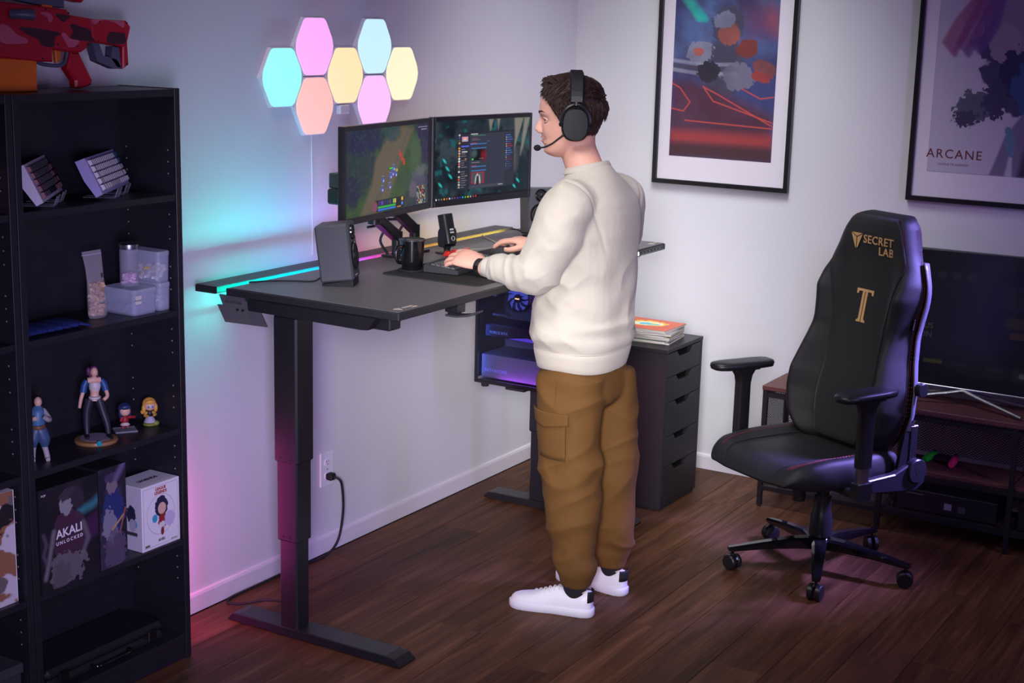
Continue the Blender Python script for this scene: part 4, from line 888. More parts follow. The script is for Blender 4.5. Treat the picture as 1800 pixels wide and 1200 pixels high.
figurine('figurine', 'tall figurine in a blue jacket and dark leggings on a round bronze base', (.150, -3.105, Z3), FC, [
    ('base', 'lathe', fm('bronze', (150, 110, 70), .35), [(.001, 0), (.062, 0), (.064, .004), (.062, .010), (.05, .013), (.001, .013)]),
    ('base_inlay', 'lathe', fm('stone', (150, 140, 158)), [(.001, .0131), (.046, .0131), (.046, .0136), (.001, .0138)]),
    ('base_gem', 'box', fm('teal_gem', (40, 150, 160), .2), (-.008, .008, -.066, -.052, .001, .017, .004)),
    ('leg', 'tube', fm('charcoal_cloth', (44, 40, 52)), ([(-.026, -.006, .026), (-.026, 0, .05), (-.024, .004, .09), (-.014, .006, .13)], [.007, .0095, .0115, .014])),
    ('leg', 'tube', fm('charcoal_cloth', (44,)*3), ([(.034, -.018, .026), (.031, -.012, .055), (.022, -.004, .09), (.012, .004, .128)], [.007, .0095, .011, .014])),
    ('shoe', 'tube', fm('black', (26, 24, 28)), ([(-.026, .006, .020), (-.027, -.012, .019), (-.028, -.022, .017)], [.0075, .007, .005])),
    ('shoe', 'tube', fm('black', (26,)*3), ([(.035, -.008, .020), (.039, -.026, .019), (.041, -.036, .017)], [.0075, .007, .005])),
    ('waist', 'tube', SKIN_F, ([(0, .006, .126), (.001, .006, .145), (.002, .007, .165)], [.016, .0125, .015])),
    ('belt', 'lathe', fm('cream', (206, 196, 190)), [(.0155, .132), (.0175, .133), (.0175, .1385), (.0155, .1395)]),
    ('top', 'tube', fm('cream', (206,)*3), ([(.001, .006, .158), (.002, .005, .17), (.002, .006, .180)], [.016, .018, .016])),
    ('shoulders', 'tube', SKIN_F, ([(-.018, .008, .186), (0, .008, .187), (.02, .008, .186)], [.008, .0115, .008])),
    ('jacket', 'tube', fm('jacket_blue', (38, 78, 132)), ([(-.019, .012, .186), (-.027, .012, .170), (-.032, .008, .15)], [.008, .0105, .0095])),
    ('jacket', 'tube', fm('jacket_blue', (38,)*3), ([(.021, .012, .186), (.030, .012, .170), (.034, .006, .152)], [.008, .0105, .0095])),
    ('arm', 'tube', SKIN_F, ([(-.032, .008, .152), (-.040, .002, .13), (-.046, -.008, .108)], [.006, .0055, .0045])),
    ('arm', 'tube', SKIN_F, ([(.034, .006, .154), (.036, -.004, .138), (.024, -.010, .128)], [.006, .0055, .0055])),
    ('neck', 'tube', SKIN_F, ([(.001, .007, .188), (.001, .005, .2)], [.0055, .0055])),
    ('head', 'ball', SKIN_F, ((.001, .002, .212), (.0108, .0118, .0145))),
    ('hair', 'balls', fm('plum', (98, 46, 84)), [((.001, .0075, .217), (.0125, .0115, .0135)), ((-.010, .008, .207), (.005, .007, .016)), ((-.014, .012, .213), (.007, .009, .013)), ((.0105, .006, .205), (.0035, .006, .016))])])
figurine('figurine', 'small big-headed figurine with navy hair and a red coat on a clear square base', (.135, -2.972, Z3), FC, [
    ('base', 'box', clear_mat('base_acrylic', (.4, .4, .45), .5, .1), (-.034, .034, -.03, .03, 0, .006, .002)),
    ('leg', 'tube', fm('red_boot', (140, 40, 40)), ([(-.007, -.002, .008), (-.006, 0, .022)], [.0045, .006])),
    ('leg', 'tube', fm('red_boot', (140,)*3), ([(.008, -.004, .010), (.006, 0, .022)], [.0045, .006])),
    ('skirt', 'lathe', fm('cream', (206,)*3), [(.005, .032), (.015, .02), (.0145, .0195), (.004, .021)]),
    ('coat', 'tube', fm('red_coat', (150, 34, 38)), ([(0, .002, .026), (0, .002, .036), (0, .003, .046)], [.011, .0115, .008])),
    ('arm', 'tube', fm('red_coat', (150,)*3), ([(.008, 0, .043), (.02, -.006, .044), (.028, -.012, .045)], [.005, .005, .0045])),
    ('arm', 'tube', fm('red_coat', (150,)*3), ([(-.008, 0, .043), (-.014, -.004, .032)], [.005, .0045])),
    ('head', 'ball', SKIN_F, ((0, -.002, .064), (.017, .016, .0165))),
    ('hair', 'balls', fm('navy_hair', (40, 52, 92)), [((0, .004, .070), (.0205, .019, .019)), ((-.014, .0, .056), (.006, .011, .016)), ((.014, .003, .058), (.006, .010, .015)), ((0, -.013, .077), (.014, .006, .008))])])
figurine('figurine', 'small big-headed figurine with golden hair on a mossy green base', (.150, -2.882, Z3), FC, [
    ('base', 'balls', fm('moss', (128, 132, 52)), [((0, 0, .005), (.022, .02, .008)), ((.016, -.006, .008), (.012, .011, .009))]),
    ('skirt', 'lathe', fm('silver_grey', (176, 172, 186)), [(.004, .034), (.012, .026), (.019, .012), (.0185, .0115), (.004, .013)]),
    ('body', 'tube', fm('black', (26,)*3), ([(0, 0, .028), (0, 0, .038), (0, 0, .046)], [.008, .009, .007])),
    ('arm', 'tube', fm('gold_paint', (190, 150, 70)), ([(.008, 0, .043), (.016, -.008, .036), (.010, -.016, .036)], [.0045, .0045, .004])),
    ('arm', 'tube', fm('gold_paint', (190,)*3), ([(-.008, 0, .043), (-.016, -.006, .034), (-.008, -.016, .034)], [.0045, .0045, .004])),
    ('head', 'ball', SKIN_F, ((0, -.002, .064), (.0175, .0165, .0165))),
    ('eye', 'ball', fm('eye_blue', (60, 120, 180)), ((-.006, -.0175, .063), (.0032, .0015, .004))),
    ('eye', 'ball', fm('eye_blue', (60,)*3), ((.006, -.0175, .063), (.0032, .0015, .004))),
    ('hair', 'balls', fm('golden_hair', (224, 164, 64)), [((0, .005, .069), (.0215, .0185, .020)), ((-.018, .0, .054), (.007, .010, .015)), ((.018, .0, .056), (.007, .010, .015)), ((-.022, .002, .044), (.006, .007, .007)), ((0, -.013, .0775), (.015, .0065, .007))])])
# ---- boxed goods
M_PRT = vcmat('print_matte', .55); M_CARD = mat('black_card', (.012, .011, .014), .5)
def carton(label, x0, x1, y0, y1, z0, h, m, paint=None, side=None):
    t = thing('carton', label, 'box', ((x0+x1)/2, (y0+y1)/2, z0), group='boxed goods')
    MB().box(x0, x1-.0006, y0+.0006, y1, z0, z0+h, .0008).build('box', m, t)
    if paint: paint.build('front_print', M_PRT, t, frame((x1, y0, z0), (0, 1, 0), (0, 0, 1)))
    if side: side.build('side_print', M_PRT, t, frame((x0, y0, z0), (1, 0, 0), (0, 0, 1)))
    return t
Z4 = SZ[3]+.0004
p = Paint(.218, .303, 110, 150, (22, 20, 26)); w_, h_ = .218, .303
p.blot(14, .45, .8, (40, 34, 44), 2, .8); p.poly([(.12, .16), (.218, .19), (.218, .12), (.15, .10)], (70, 30, 74), e=.02, op=.8); p.line([(.15, .205), (.2, .215), (.218, .225)], .022, (60, 130, 140), e=.02, op=.8)
p.ell(.105, .15, .062, .075, (70, 40, 58), lump=.02, op=.9); p.ell(.10, .245, .026, .036, (150, 146, 150), lump=.014, op=.85); p.ell(.105, .268, .033, .017, (58, 54, 60), 12, lump=.012); p.ell(.14, .25, .025, .03, (48, 44, 52), lump=.03); p.ell(.10, .05, .065, .05, (108, 102, 106), lump=.05, op=.8); p.ell(.075, .03, .03, .05, (84, 80, 84), lump=.03, op=.8); p.line([(.05, .17), (.03, .09), (.015, .04)], .014, (130, 124, 128), e=.01, op=.7); p.line([(.16, .17), (.178, .12), (.15, .07)], .016, (110, 104, 110), e=.01, op=.7)
p.line([(.012, .17), (.022, .14), (.01, .11), (.02, .085)], .01, (90, 84, 98), e=.01, op=.7)
t = carton('large black carton with a grey figure print and white lettering', .05, .242, -3.412, -3.194, Z4, .303, M_CARD, p)
M_WPR = mat('white_print', srgb(228, 224, 226), .5)
text('lettering', 'AKALI', .036, M_WPR, t, frame((.2422, -3.305, Z4+.158), (0, 1, .03), (0, 0, 1)), .0002, bold=.0006)
text('lettering', 'UNLOCKED', .014, M_WPR, t, frame((.2422, -3.305, Z4+.132), (0, 1, .03), (0, 0, 1)), .0002, space=1.5, bold=.0003)
text('lettering', 'POP', .009, M_WPR, t, frame((.2422, -3.395, Z4+.285), (0, 1, 0), (0, 0, 1)), .0002)
adopt(t)
p = Paint(.108, .308, 60, 150, (34, 30, 44)); p.blot(18, .4, .75, (70, 62, 84), 5, .8); p.ell(.055, .17, .045, .07, (40, 52, 104), lump=.03); p.ell(.04, .13, .03, .05, (150, 144, 156), lump=.03, op=.7); p.ell(.052, .255, .022, .03, (126, 108, 118), lump=.01); p.ell(.05, .275, .028, .014, (70, 56, 86), lump=.01); p.line([(.07, .27), (.1, .308)], .02, (104, 92, 124), e=.015); p.ell(.06, .05, .045, .06, (92, 78, 100), lump=.04, op=.8); p.line([(.05, .115), (.095, .15)], .006, (190, 150, 90)); p.line([(.08, .10), (.104, .17)], .005, (170, 90, 80))
t = carton('narrow dark carton with violet and blue artwork beside the black one', .06, .243, -3.190, -3.084, Z4, .308, M_CARD, p); adopt(t)
p = Paint(.185, .215, 110, 128, (232, 226, 230)); p.line([(.008, .008), (.177, .008), (.177, .207), (.008, .207), (.008, .008)], .0012, (150, 140, 120))
a_ = [2*math.pi*k/40 for k in range(41)]; p.line([(.092+.068*math.cos(a), .11+.068*math.sin(a)) for a in a_], .0014, (170, 150, 110)); p.ell(.095, .135, .032, .036, (40, 36, 66), lump=.008); p.ell(.098, .128, .02, .02, (224, 180, 156)); p.ell(.1, .085, .022, .026, (150, 40, 44), lump=.014); p.ell(.098, .072, .016, .012, (224, 216, 212), lump=.01); p.ell(.135, .085, .026, .026, (200, 186, 216), lump=.012); p.ell(.062, .1, .013, .014, (60, 160, 190)); p.ell(.098, .05, .008, .014, (130, 44, 38)); p.rect(.012, .035, .010, .018, (110, 100, 90)); p.rect(.14, .17, .010, .014, (150, 140, 130))
q = Paint(.12, .215, 60, 100, (196, 190, 200)); q.ell(.075, .12, .02, .03, (40, 38, 62), lump=.01); q.ell(.088, .09, .012, .014, (60, 160, 190)); q.ell(.08, .085, .014, .022, (170, 160, 172)); q.rect(.05, .1, .05, .062, (60, 56, 60))
t = carton('white carton with a colourful toy print at the right of the lower shelf', .115, .235, -3.012, -2.850, Z4, .205, mat('white_card', srgb(236, 232, 236), .5), None, None)
t.rotation_euler = (0, 0, 0)
p.w = p.w; p.build('front_print', M_PRT, t, frame((.2352, -3.0115, Z4+.001), (0, 1, 0), (0, 0, 1)) @ Matrix.Diagonal((.161/.185, .203/.215, 1, 1)))
q.build('side_print', M_PRT, t, frame((.1155, -3.0125, Z4+.001), (1, 0, 0), (0, 0, 1)) @ Matrix.Diagonal((.119/.12, .203/.215, 1, 1)))
text('lettering', 'AHRI', .013, mat('black_print', (.02, .015, .015), .5), t, frame((.2354, -2.931, Z4+.022), (0, 1, 0), (0, 0, 1)), .0002, bold=.0003)
M_REDP = mat('red_print', srgb(170, 50, 40), .5)
text('lettering', 'LEAGUE', .0125, M_REDP, t, frame((.2354, -2.931, Z4+.187), (0, 1, 0), (0, 0, 1)), .0002, bold=.0006)
text('lettering', 'LEGENDS', .0125, M_REDP, t, frame((.2354, -2.931, Z4+.175), (0, 1, 0), (0, 0, 1)), .0002, bold=.0006)
text('lettering', 'LEGENDS', .02, mat('black_print', (.02,)*3), t, frame((.18, -2.931, Z4+.2053), (0, 1, 0), (-1, 0, 0)), .0002, bold=.0006)
adopt(t)
p = Paint(.34, .325, 150, 144, (206, 196, 200)); p.blot(16, .50, .53, (150, 100, 72), 4, 1, .55); p.blot(15, .56, .59, (110, 98, 96), 14, 1, .5); p.blot(19, .57, .60, (36, 30, 34), 24, 1, .5)
t = carton('carton with brown, grey and white camouflage print at the left edge', .05, .225, -3.83, -3.482, Z4, .325, mat('white_card', srgb(214,)*3) if False else MATS['white_card'], None)
p.build('front_print', M_PRT, t, frame((.2253, -3.826, Z4), (0, 1, 0), (0, 0, 1))); adopt(t)
t = thing('grey_box', 'dark grey lidded box on the bottom shelf at the left edge', 'box', (.13, -3.7, SZ[4]))
MB().box(.03, .215, -3.9, -3.476, SZ[4]+.0004, SZ[4]+.10, .003).build('box', mat('grey_board', (.035, .032, .038), .6), t)
MB().box(.025, .222, -3.905, -3.472, SZ[4]+.1004, SZ[4]+.13, .003).build('lid', mat('grey_board_lid', (.045, .042, .05), .6), t)
adopt(t)
# ---- slim black case on the bottom shelf
Zb = SZ[4]+.0004
t = thing('carry_case', 'slim black carry case with a handle lying on the bottom shelf', 'case', (.14, -3.12, Zb))
MB().box(.03, .215, -3.385, -2.91, Zb, Zb+.030, .010).build('lower_shell', M_BLK, t)
MB().box(.03, .215, -3.385, -2.91, Zb+.0302, Zb+.062, .012).build('upper_shell', M_BLK, t)
for y in (-3.325, -2.965): MB().box(.2135, .222, y-.018, y+.018, Zb+.014, Zb+.05, .003).build('latch', M_BLKG, t)
MB().tube([(.214, -3.215, Zb+.022), (.236, -3.205, Zb+.022), (.238, -3.14, Zb+.022), (.236, -3.075, Zb+.022), (.214, -3.065, Zb+.022)], .0065, 10, smoothn=4).build('handle', M_BLKG, t, True)
adopt(t)
# ---- toy blaster on top
def bz(zx, zy): px, py = zx/6.667, zy/6.667; return (-3.382+.00205*px+.0000003*px*px, 2.0415-.00159*py+.00004*px)
BLX = .135
t = thing('toy_blaster', 'red camouflage toy blaster with an orange magazine on top of the bookcase', 'toy blaster', (BLX, -3.2, 1.8005))
M_BRED = mat('toy_red', srgb(176, 14, 36), .38, var=.05); M_BGRY = mat('toy_grey', srgb(84, 88, 108), .4); M_BOR = mat('toy_orange', srgb(222, 108, 22), .42)
M_BPK = mat('toy_pink', srgb(196, 90, 116), .4); M_BDK = mat('toy_maroon', srgb(62, 26, 40), .4)
F = frame((BLX, 0, 0), (0, 1, 0), (0, 0, 1))
def slab(name, pts, th, m, bev=.004, off=0): return MB().bprism([bz(*q) for q in pts], off-th/2, off+th/2, bev, F).build(name, m, t)
slab('receiver', [(-1100, -90), (0, 25), (330, 60), (690, 110), (725, 170), (970, 215), (1000, 490), (930, 492), (920, 545), (840, 600), (750, 600), (510, 560), (510, 700), (340, 690), (0, 640), (-1100, 480)], .052, M_BRED)
slab('stock', [(960, 216), (1400, 243), (1450, 320), (1405, 500), (1415, 770), (1340, 820), (1345, 560), (1240, 530), (990, 492)], .044, M_BRED)
slab('grip', [(750, 598), (840, 598), (990, 930), (980, 990), (850, 1028), (790, 1010), (785, 930), (700, 790)], .034, M_BRED, .006)
mb = MB()
for q in ([(1000, 495), (1080, 500), (1130, 650), (1050, 712)], [(1130, 650), (1290, 705), (1345, 812), (1260, 815), (1050, 712)], [(1240, 545), (1320, 565), (1338, 800), (1290, 790), (1225, 690)]): mb.prism([bz(*a) for a in q], -.014, .014, F)
mb.build('stock_strut', M_BGRY, t)
mb = MB(); mb.tube([(BLX, *bz(*q)) for q in ((400, 700), (470, 728), (600, 748), (680, 742), (728, 690), (745, 600))], .0055, 10, smoothn=4); mb.build('trigger_guard', M_BGRY, t, True)
slab('trigger', [(590, 565), (662, 575), (650, 690), (600, 720)], .014, M_BOR, .002)
slab('magazine', [(-420, 600), (340, 660), (337, 1030), (-420, 1010)], .045, M_BOR, .004)
slab('scope_mount', [(200, -60), (690, -40), (685, 95), (360, 50), (205, 15)], .036, M_BGRY, .003)
slab('scope', [(-300, -190), (900, -120), (935, -20), (880, 32), (760, 5), (-300, -70)], .05, M_BRED, .008)
slab('rail_clip', [(428, 50), (545, 62), (545, 110), (430, 95)], .040, M_BOR, .002)
y_, z_ = bz(60, 155); y2, z2 = bz(210, 165); MB().tube([(BLX+.024, y_, z_), (BLX+.05, y_+.02, z_), (BLX+.062, y2, z2)], [.013, .013, .0145], 16).build('bolt_handle', M_BGRY, t, True)
def rnd_poly(pts):
    n = len(pts); V = [Vector((*q, 0)) for q in pts]; out = []
    for i in range(n):
        a, b, c, d = V[i-1], V[i], V[(i+1) % n], V[(i+2) % n]
        for k in range(4):
            u = k/4; q = .5*((2*b)+(c-a)*u+(2*a-5*b+4*c-d)*u*u+(3*b-a-3*c+d)*u**3); out.append((q.x, q.y))
    return out
P2 = lambda nm, pts, m, x: MB().prism([bz(*q) for q in rnd_poly(pts)], 0, .0008, frame((BLX+x, 0, 0), (0, 1, 0), (0, 0, 1))).build(nm, m, t)
for m, pts, x in ((M_BDK, [(165, 298), (585, 365), (530, 430), (520, 528), (385, 510), (350, 440), (230, 380)], .026), (M_BDK, [(715, 285), (760, 275), (850, 310), (940, 340), (960, 420), (985, 480), (725, 440), (745, 360)], .026), (M_BDK, [(1170, 400), (1200, 372), (1330, 385), (1368, 400), (1365, 512), (1160, 500)], .022),
                  (M_BDK, [(560, 155), (715, 180), (690, 215), (640, 250), (600, 220)], .026), (M_BPK, [(-60, 275), (30, 290), (120, 380), (220, 430), (205, 480), (-60, 460)], .026), (M_BPK, [(610, 390), (650, 372), (710, 440), (810, 465), (770, 530), (690, 535), (650, 470)], .026),
                  (M_BPK, [(375, 150), (430, 135), (500, 160), (520, 210), (500, 245), (470, 235), (450, 185)], .026), (M_BPK, [(975, 235), (1030, 222), (1115, 235), (1060, 255), (1010, 282)], .022), (M_BPK, [(1175, 238), (1350, 250), (1365, 300), (1345, 325), (1260, 270)], .022)):
    P2('camouflage_patch', pts, m, x)
sm = MB().cyl((0, 0, 0), (.0012, 0, 0), .0028, seg=8).mesh('screw'); sm.materials.append(M_RUB)
for q in ((910, 510), (790, 530), (565, 500), (390, 655), (700, 150), (445, 105)): y_, z_ = bz(*q); link('screw', sm, None, t, loc=(BLX+.026, y_, z_))
for q in ((1075, 250), (1050, 470), (1395, 270), (1385, 760), (1240, 500)): y_, z_ = bz(*q); link('screw', sm, None, t, loc=(BLX+.022, y_, z_))
adopt(t)
# ------------------------------------------------------------------ framed posters on the back wall
M_FRAME = mat('frame_black', (.010, .010, .012), .3); M_MATB = mat('mat_board', srgb(222, 214, 222), .7, var=.01)
def poster(label, x0, x1, z0, z1, px0, px1, pz0, pz1, paint):
    t = thing('framed_poster', label, 'poster', ((x0+x1)/2, BWY-.0015, z0), group='framed posters')
    f = .020
    for q in ((x0, x0+f, z0, z1), (x1-f, x1, z0, z1), (x0+f, x1-f, z0, z0+f), (x0+f, x1-f, z1-f, z1)):
        MB().box(q[0], q[1], BWY-.028, BWY-.002, q[2], q[3], .0015).build('frame_bar', M_FRAME, t)
    MB().box(x0+f, x1-f, BWY-.012, BWY-.003, z0+f, z1-f).build('mat_board', M_MATB, t)
    paint.build('print', vcmat('print_poster', .6), t, frame((px0, BWY-.0125, pz0), (1, 0, 0), (0, 0, 1)) @ Matrix.Scale(1.0113, 4))
    return t
W, H = .485, .74
p = Paint(W, H, 194, 296, (58, 62, 112)); p.blot(6, .35, .75, (84, 104, 150), 1); p.blot(9, .5, .8, (46, 40, 86), 7, .8); p.ell(.40, .60, .09, .07, (110, 60, 100), e=.09, op=.7); p.ell(.46, .60, .03, .05, (150, 70, 84), 20, e=.06, op=.8)
for k in range(16):
    a = .3+k*.17; p.line([(.13+.02*math.cos(k), .60), (.13+.10*math.cos(a+1.4)-.03, .66+.07*math.sin(a)), (.10+.15*math.cos(a+1.2), .70+.09*math.sin(a))], .014, (40, 150+k % 4*14, 166), e=.02, op=.55)
p.ell(.24, .40, .10, .13, (64, 66, 88), 0, e=.02, lump=.05); p.ell(.13, .46, .065, .05, (128, 128, 150), 20, lump=.03); p.ell(.12, .46, .025, .018, (170, 90, 78), 0, lump=.01)
p.ell(.25, .575, .075, .085, (70, 72, 96), 0, lump=.03, seed=5); p.ell(.26, .545, .05, .055, (150, 82, 72), 25, lump=.03, seed=9); p.ell(.235, .60, .05, .035, (120, 124, 150), 15, lump=.02); p.ell(.345, .48, .05, .04, (120, 52, 46), 30, lump=.03, seed=3)
for y, c in ((.405, (142, 146, 168)), (.385, (74, 76, 98)), (.365, (150, 150, 172))): p.line([(0, y+.015), (.14, y), (.30, y+.006)], .016, c, e=.006)
p.ell(.17, .375, .055, .045, (34, 34, 48), 0, lump=.025, seed=8); p.ell(.31, .36, .075, .06, (112, 108, 128), 0, lump=.03, seed=2, op=.9); p.ell(.43, .40, .06, .03, (130, 72, 72), -20, lump=.02); p.ell(.42, .36, .05, .02, (150, 56, 54), -15, lump=.02)
p.poly([(0, 0), (W, 0), (W, .20), (.30, .27), (.10, .33), (0, .33)], (84, 38, 52), e=.05, op=.85); p.blot(12, .4, .8, (60, 32, 48), 4, .45)
for q in ([(0, .32), (.04, .30), (.09, .24), (.06, .20), (0, .21)], [(.15, .31), (.20, .25), (.48, .17)], [(.15, .31), (.22, .28), (.48, .155)], [(.07, .16), (.48, .145)], [(.33, .31), (.42, .27), (.48, .28)]): p.line(q, .005, (196, 74, 66), e=.004)
p.rect(0, W, .06, .115, (164, 58, 54), e=.04, op=.8); p.rect(0, W, .0, .06, (70, 40, 44), e=.03, op=.9)
t = poster('framed poster of red, steel and teal artwork, the one nearer the room corner', .427, 1.080, 1.310, 2.30, .502, .993, 1.436, 2.185, p); adopt(t)
W, H = .50, .74
p = Paint(W, H, 200, 296, (188, 182, 196)); p.ell(.36, .55, .20, .28, (64, 60, 92), 10, lump=.14, e=.01); p.ell(.30, .60, .11, .13, (132, 118, 140), 0, lump=.05, seed=4); p.ell(.27, .52, .06, .08, (146, 130, 148), 0, lump=.03, seed=6)
for k in range(14): p.line([(.17+.006*k, .74-.004*k), (.07+.012*k, .60-.02*(k % 4)), (.03+.011*k, .52-.012*(k % 5))], .022, (150-4*k, 66, 110+2*k), e=.012, op=.75)
p.ell(.34, .40, .09, .10, (40, 42, 84), 0, lump=.06, seed=9); p.ell(.39, .36, .08, .11, (52, 78, 122), -12, lump=.05, seed=10); p.ell(.43, .31, .05, .065, (150, 140, 160), 0, lump=.03, seed=2); p.ell(.17, .27, .08, .06, (84, 90, 106), 0, lump=.06, seed=12); p.ell(.14, .22, .05, .03, (60, 54, 84), 0, lump=.04, seed=13); p.ell(.25, .30, .05, .07, (58, 54, 90), 0, lump=.05, seed=14); p.poly([(.25, 0), (.30, .16), (.36, .25), (.5, .25), (.5, 0), (.34, 0), (.33, .13), (.31, 0)], (120, 110, 134), e=.01); p.poly([(.36, 0), (.38, .12), (.5, .16), (.5, 0)], (58, 50, 74), e=.02); p.ell(.32, .14, .02, .06, (96, 130, 150), 10, lump=.02); p.ell(.45, .05, .05, .02, (110, 72, 82), 0, e=.02, op=.8)
p.line([(.0005, 0), (.0005, H)], .001, (150, 146, 158)); p.line([(0, .001), (.25, .001)], .0015, (150, 146, 158))
t = poster('framed poster of violet artwork on white with dark red lettering, cut off at the right', 1.600, 2.259, 1.327, 2.32, 1.677, 2.182, 1.4505, 2.197, p)
M_DRED = mat('dark_red_print', srgb(104, 44, 48), .6)
text('lettering', 'ARCANE', .052, M_DRED, t, frame((1.783, BWY-.0128, 1.525), (1, 0, 0), (0, 0, 1)), .0002, space=1.18, bold=.0002)
text('lettering', 'LEAGUE OF LEGENDS', .0125, M_DRED, t, frame((1.783, BWY-.0128, 1.484), (1, 0, 0), (0, 0, 1)), .0002, space=1.05)
adopt(t)
# ------------------------------------------------------------------ media console
M_WALN = mat('reddish_board', srgb(96, 58, 54), .5, var=.2, scale=8, stretch=(1, 6, 6)); M_IRON = mat('black_iron', (.012, .012, .014), .45, bump=.05, bscale=500)
MX0, MX1, MY0, MY1 = 1.165, 2.74, -.315, -.035
t = thing('media_console', 'low media console with a reddish board top and black iron mesh frame behind the chair', 'media console', ((MX0+MX1)/2, -.17, 0))
MB().box(MX0-.003, MX1+.003, MY0-.003, MY1+.003, .515, .535, .002).build('top_board', M_WALN, t)
POSTX = (MX0+.010, 1.692, 2.213, MX1-.010)
for x in POSTX:
    for y in (MY0+.010, MY1-.010):
        MB().box(x-.010, x+.010, y-.010, y+.010, .006, .5148, .001).build('post', M_IRON, t)
        MB().cyl((x, y, 0), (x, y, .008), .008, seg=10).build('foot', M_RUB, t)
for z in (.495, .25, .085):
    for y in (MY0+.010, MY1-.010):
        for a, b in zip(POSTX, POSTX[1:]):
            if z == .25 and a < 1.5: continue
            MB().box(a+.0102, b-.0102, y-.008, y+.008, z-.010, z+.010).build('rail', M_IRON, t)
    for x in POSTX:
        if z == .25 and x < 1.5: continue
        MB().box(x-.008, x+.008, MY0+.0202, MY1-.0202, z-.010, z+.010).build('side_rail', M_IRON, t)
for a, b in ((POSTX[1], POSTX[2]), (POSTX[2], POSTX[3])):
    MB().box(a+.003, b-.003, MY0+.021, MY1-.021, .2602, .276, .001).build('middle_shelf', M_WALN, t)
def expanded(name, x0, x1, z0, z1, F, dx, dz, wd, parent, m):
    mb = MB(); nx = int((x1-x0)/dx)
    L_ = z1-z0
    for sgn in (1, -1):
        x = x0-L_*dx/dz
        while x < x1+L_*dx/dz:
            p0 = [x, z0]; p1 = [x+sgn*L_*dx/dz, z1]
            if sgn < 0: p0[0] += 0
            # clip
            (ax, az), (bx, b_) = p0, p1; ok = True
            for lim, side in ((x0, 1), (x1, -1)):
                da = (ax-lim)*side; db = (bx-lim)*side
                if da < 0 and db < 0: ok = False; break
                if da < 0: q = da/(da-db); ax, az = ax+(bx-ax)*q, az+(b_-az)*q
                elif db < 0: q = db/(db-da); bx, b_ = bx+(ax-bx)*q, b_+(az-b_)*q
            if ok and abs(b_-az) > .004:
                d = Vector((bx-ax, b_-az)).normalized(); n = Vector((-d.y, d.x))*wd/2; o = .0006*sgn
                mb.prism([(ax+n.x, az+n.y), (ax-n.x, az-n.y), (bx-n.x, b_-n.y), (bx+n.x, b_+n.y)], o-.0006, o+.0006, F)
            x += dx*2
    o = mb.build(name, m, parent); o['kind'] = 'stuff'; return o
M_MESH = mat('mesh_metal', (.05, .05, .06), .4, metal=.4)
for a, b in ((POSTX[0], POSTX[1]), (POSTX[1], POSTX[2]), (POSTX[2], POSTX[3])):
    expanded('mesh_panel', a+.01, b-.01, .29 if a > 1.5 else .26, .485, frame((0, MY1-.010, 0), (1, 0, 0), (0, 0, 1)), .0085, .0055, .0026, t, M_MESH)
    expanded('mesh_shelf', a+.01, b-.01, MY0+.02, MY1-.02, frame((0, 0, .0955), (1, 0, 0), (0, 1, 0)), .0085, .0075, .0032, t, M_MESH)
expanded('mesh_panel', MY0+.02, MY1-.02, .26, .485, frame((MX0+.010, 0, 0), (0, 1, 0), (0, 0, 1)), .0085, .0055, .0026, t, M_MESH)
adopt(t)
# ---- television
TX0, TX1, TY, TZ0, TZ1 = 1.50, 2.53, -.135, .603, 1.158
t = thing('television', 'large dark flat television with silver legs on the media console', 'television', ((TX0+TX1)/2, TY, .5355))
MB().box(TX0, TX1, TY-.004, TY+.035, TZ0, TZ1, .003).build('housing', M_BLK, t)
p = Paint(TX1-TX0-.016, TZ1-TZ0-.02, 200, 110, (9, 9, 12)); W, H = p.w, p.h
p.ell(.50*W, .62*H, .30*W, .55*H, (17, 15, 17), 0, e=.02); p.ell(.78*W, .55*H, .28*W, .5*H, (10, 10, 13), 0, e=.04); p.rect(.56*W, .74*W, .62*H, .80*H, (15, 15, 19)); p.rect(.58*W, .72*W, .48*H, .56*H, (26, 20, 18)); p.rect(.60*W, .73*W, .40*H, .45*H, (36, 22, 14))
for k in range(4): p.rect((.24+.06*k)*W, (.275+.06*k)*W, .80*H, .855*H, (24, 25, 30))
p.rect(.24*W, .36*W, .745*H, .76*H, (20, 20, 24)); p.rect(.24*W, .42*W, .365*H, .375*H, (20, 20, 24)); p.rect(.24*W, .36*W, .335*H, .345*H, (18, 18, 22)); p.rect(.27*W, .345*W, .145*H, .175*H, (44, 40, 18)); p.rect(.38*W, .45*W, .15*H, .165*H, (22, 22, 26)); p.rect(.52*W, .59*W, .14*H, .16*H, (24, 24, 28)); p.rect(.62*W, .70*W, .08*H, .18*H, (18, 18, 24)); p.ell(.66*W, .13*H, .012*W, .02*H, (50, 50, 56))
p.build('screen', vcmat('dim_screen', .25, estr=.7, spec=.25), t, frame((TX0+.008, TY-.0045, TZ0+.012), (1, 0, 0), (0, 0, 1)))
M_DIM = mat('dim_yellow_text', (.02, .02, .02), .5, emit=srgb(44, 39, 12), estr=1); M_DIM2 = mat('dim_grey_text', (.02, .02, .02), .5, emit=srgb(32, 32, 37), estr=1)
text('screen_text', 'PLUS', .034, M_DIM, t, frame((1.775, TY-.0049, .845), (1, 0, 0), (0, 0, 1)), .0001)
text('screen_text', 'EDITION', .034, M_DIM2, t, frame((1.742, TY-.0049, .808), (1, 0, 0), (0, 0, 1)), .0001)
M_SILV = mat('silver_leg', (.42, .41, .45), .3, metal=1)
MB().box(TX0, TX1, TY-.006, TY+.02, TZ0-.010, TZ0-.0002, .002).build('lower_trim', M_SILV, t)
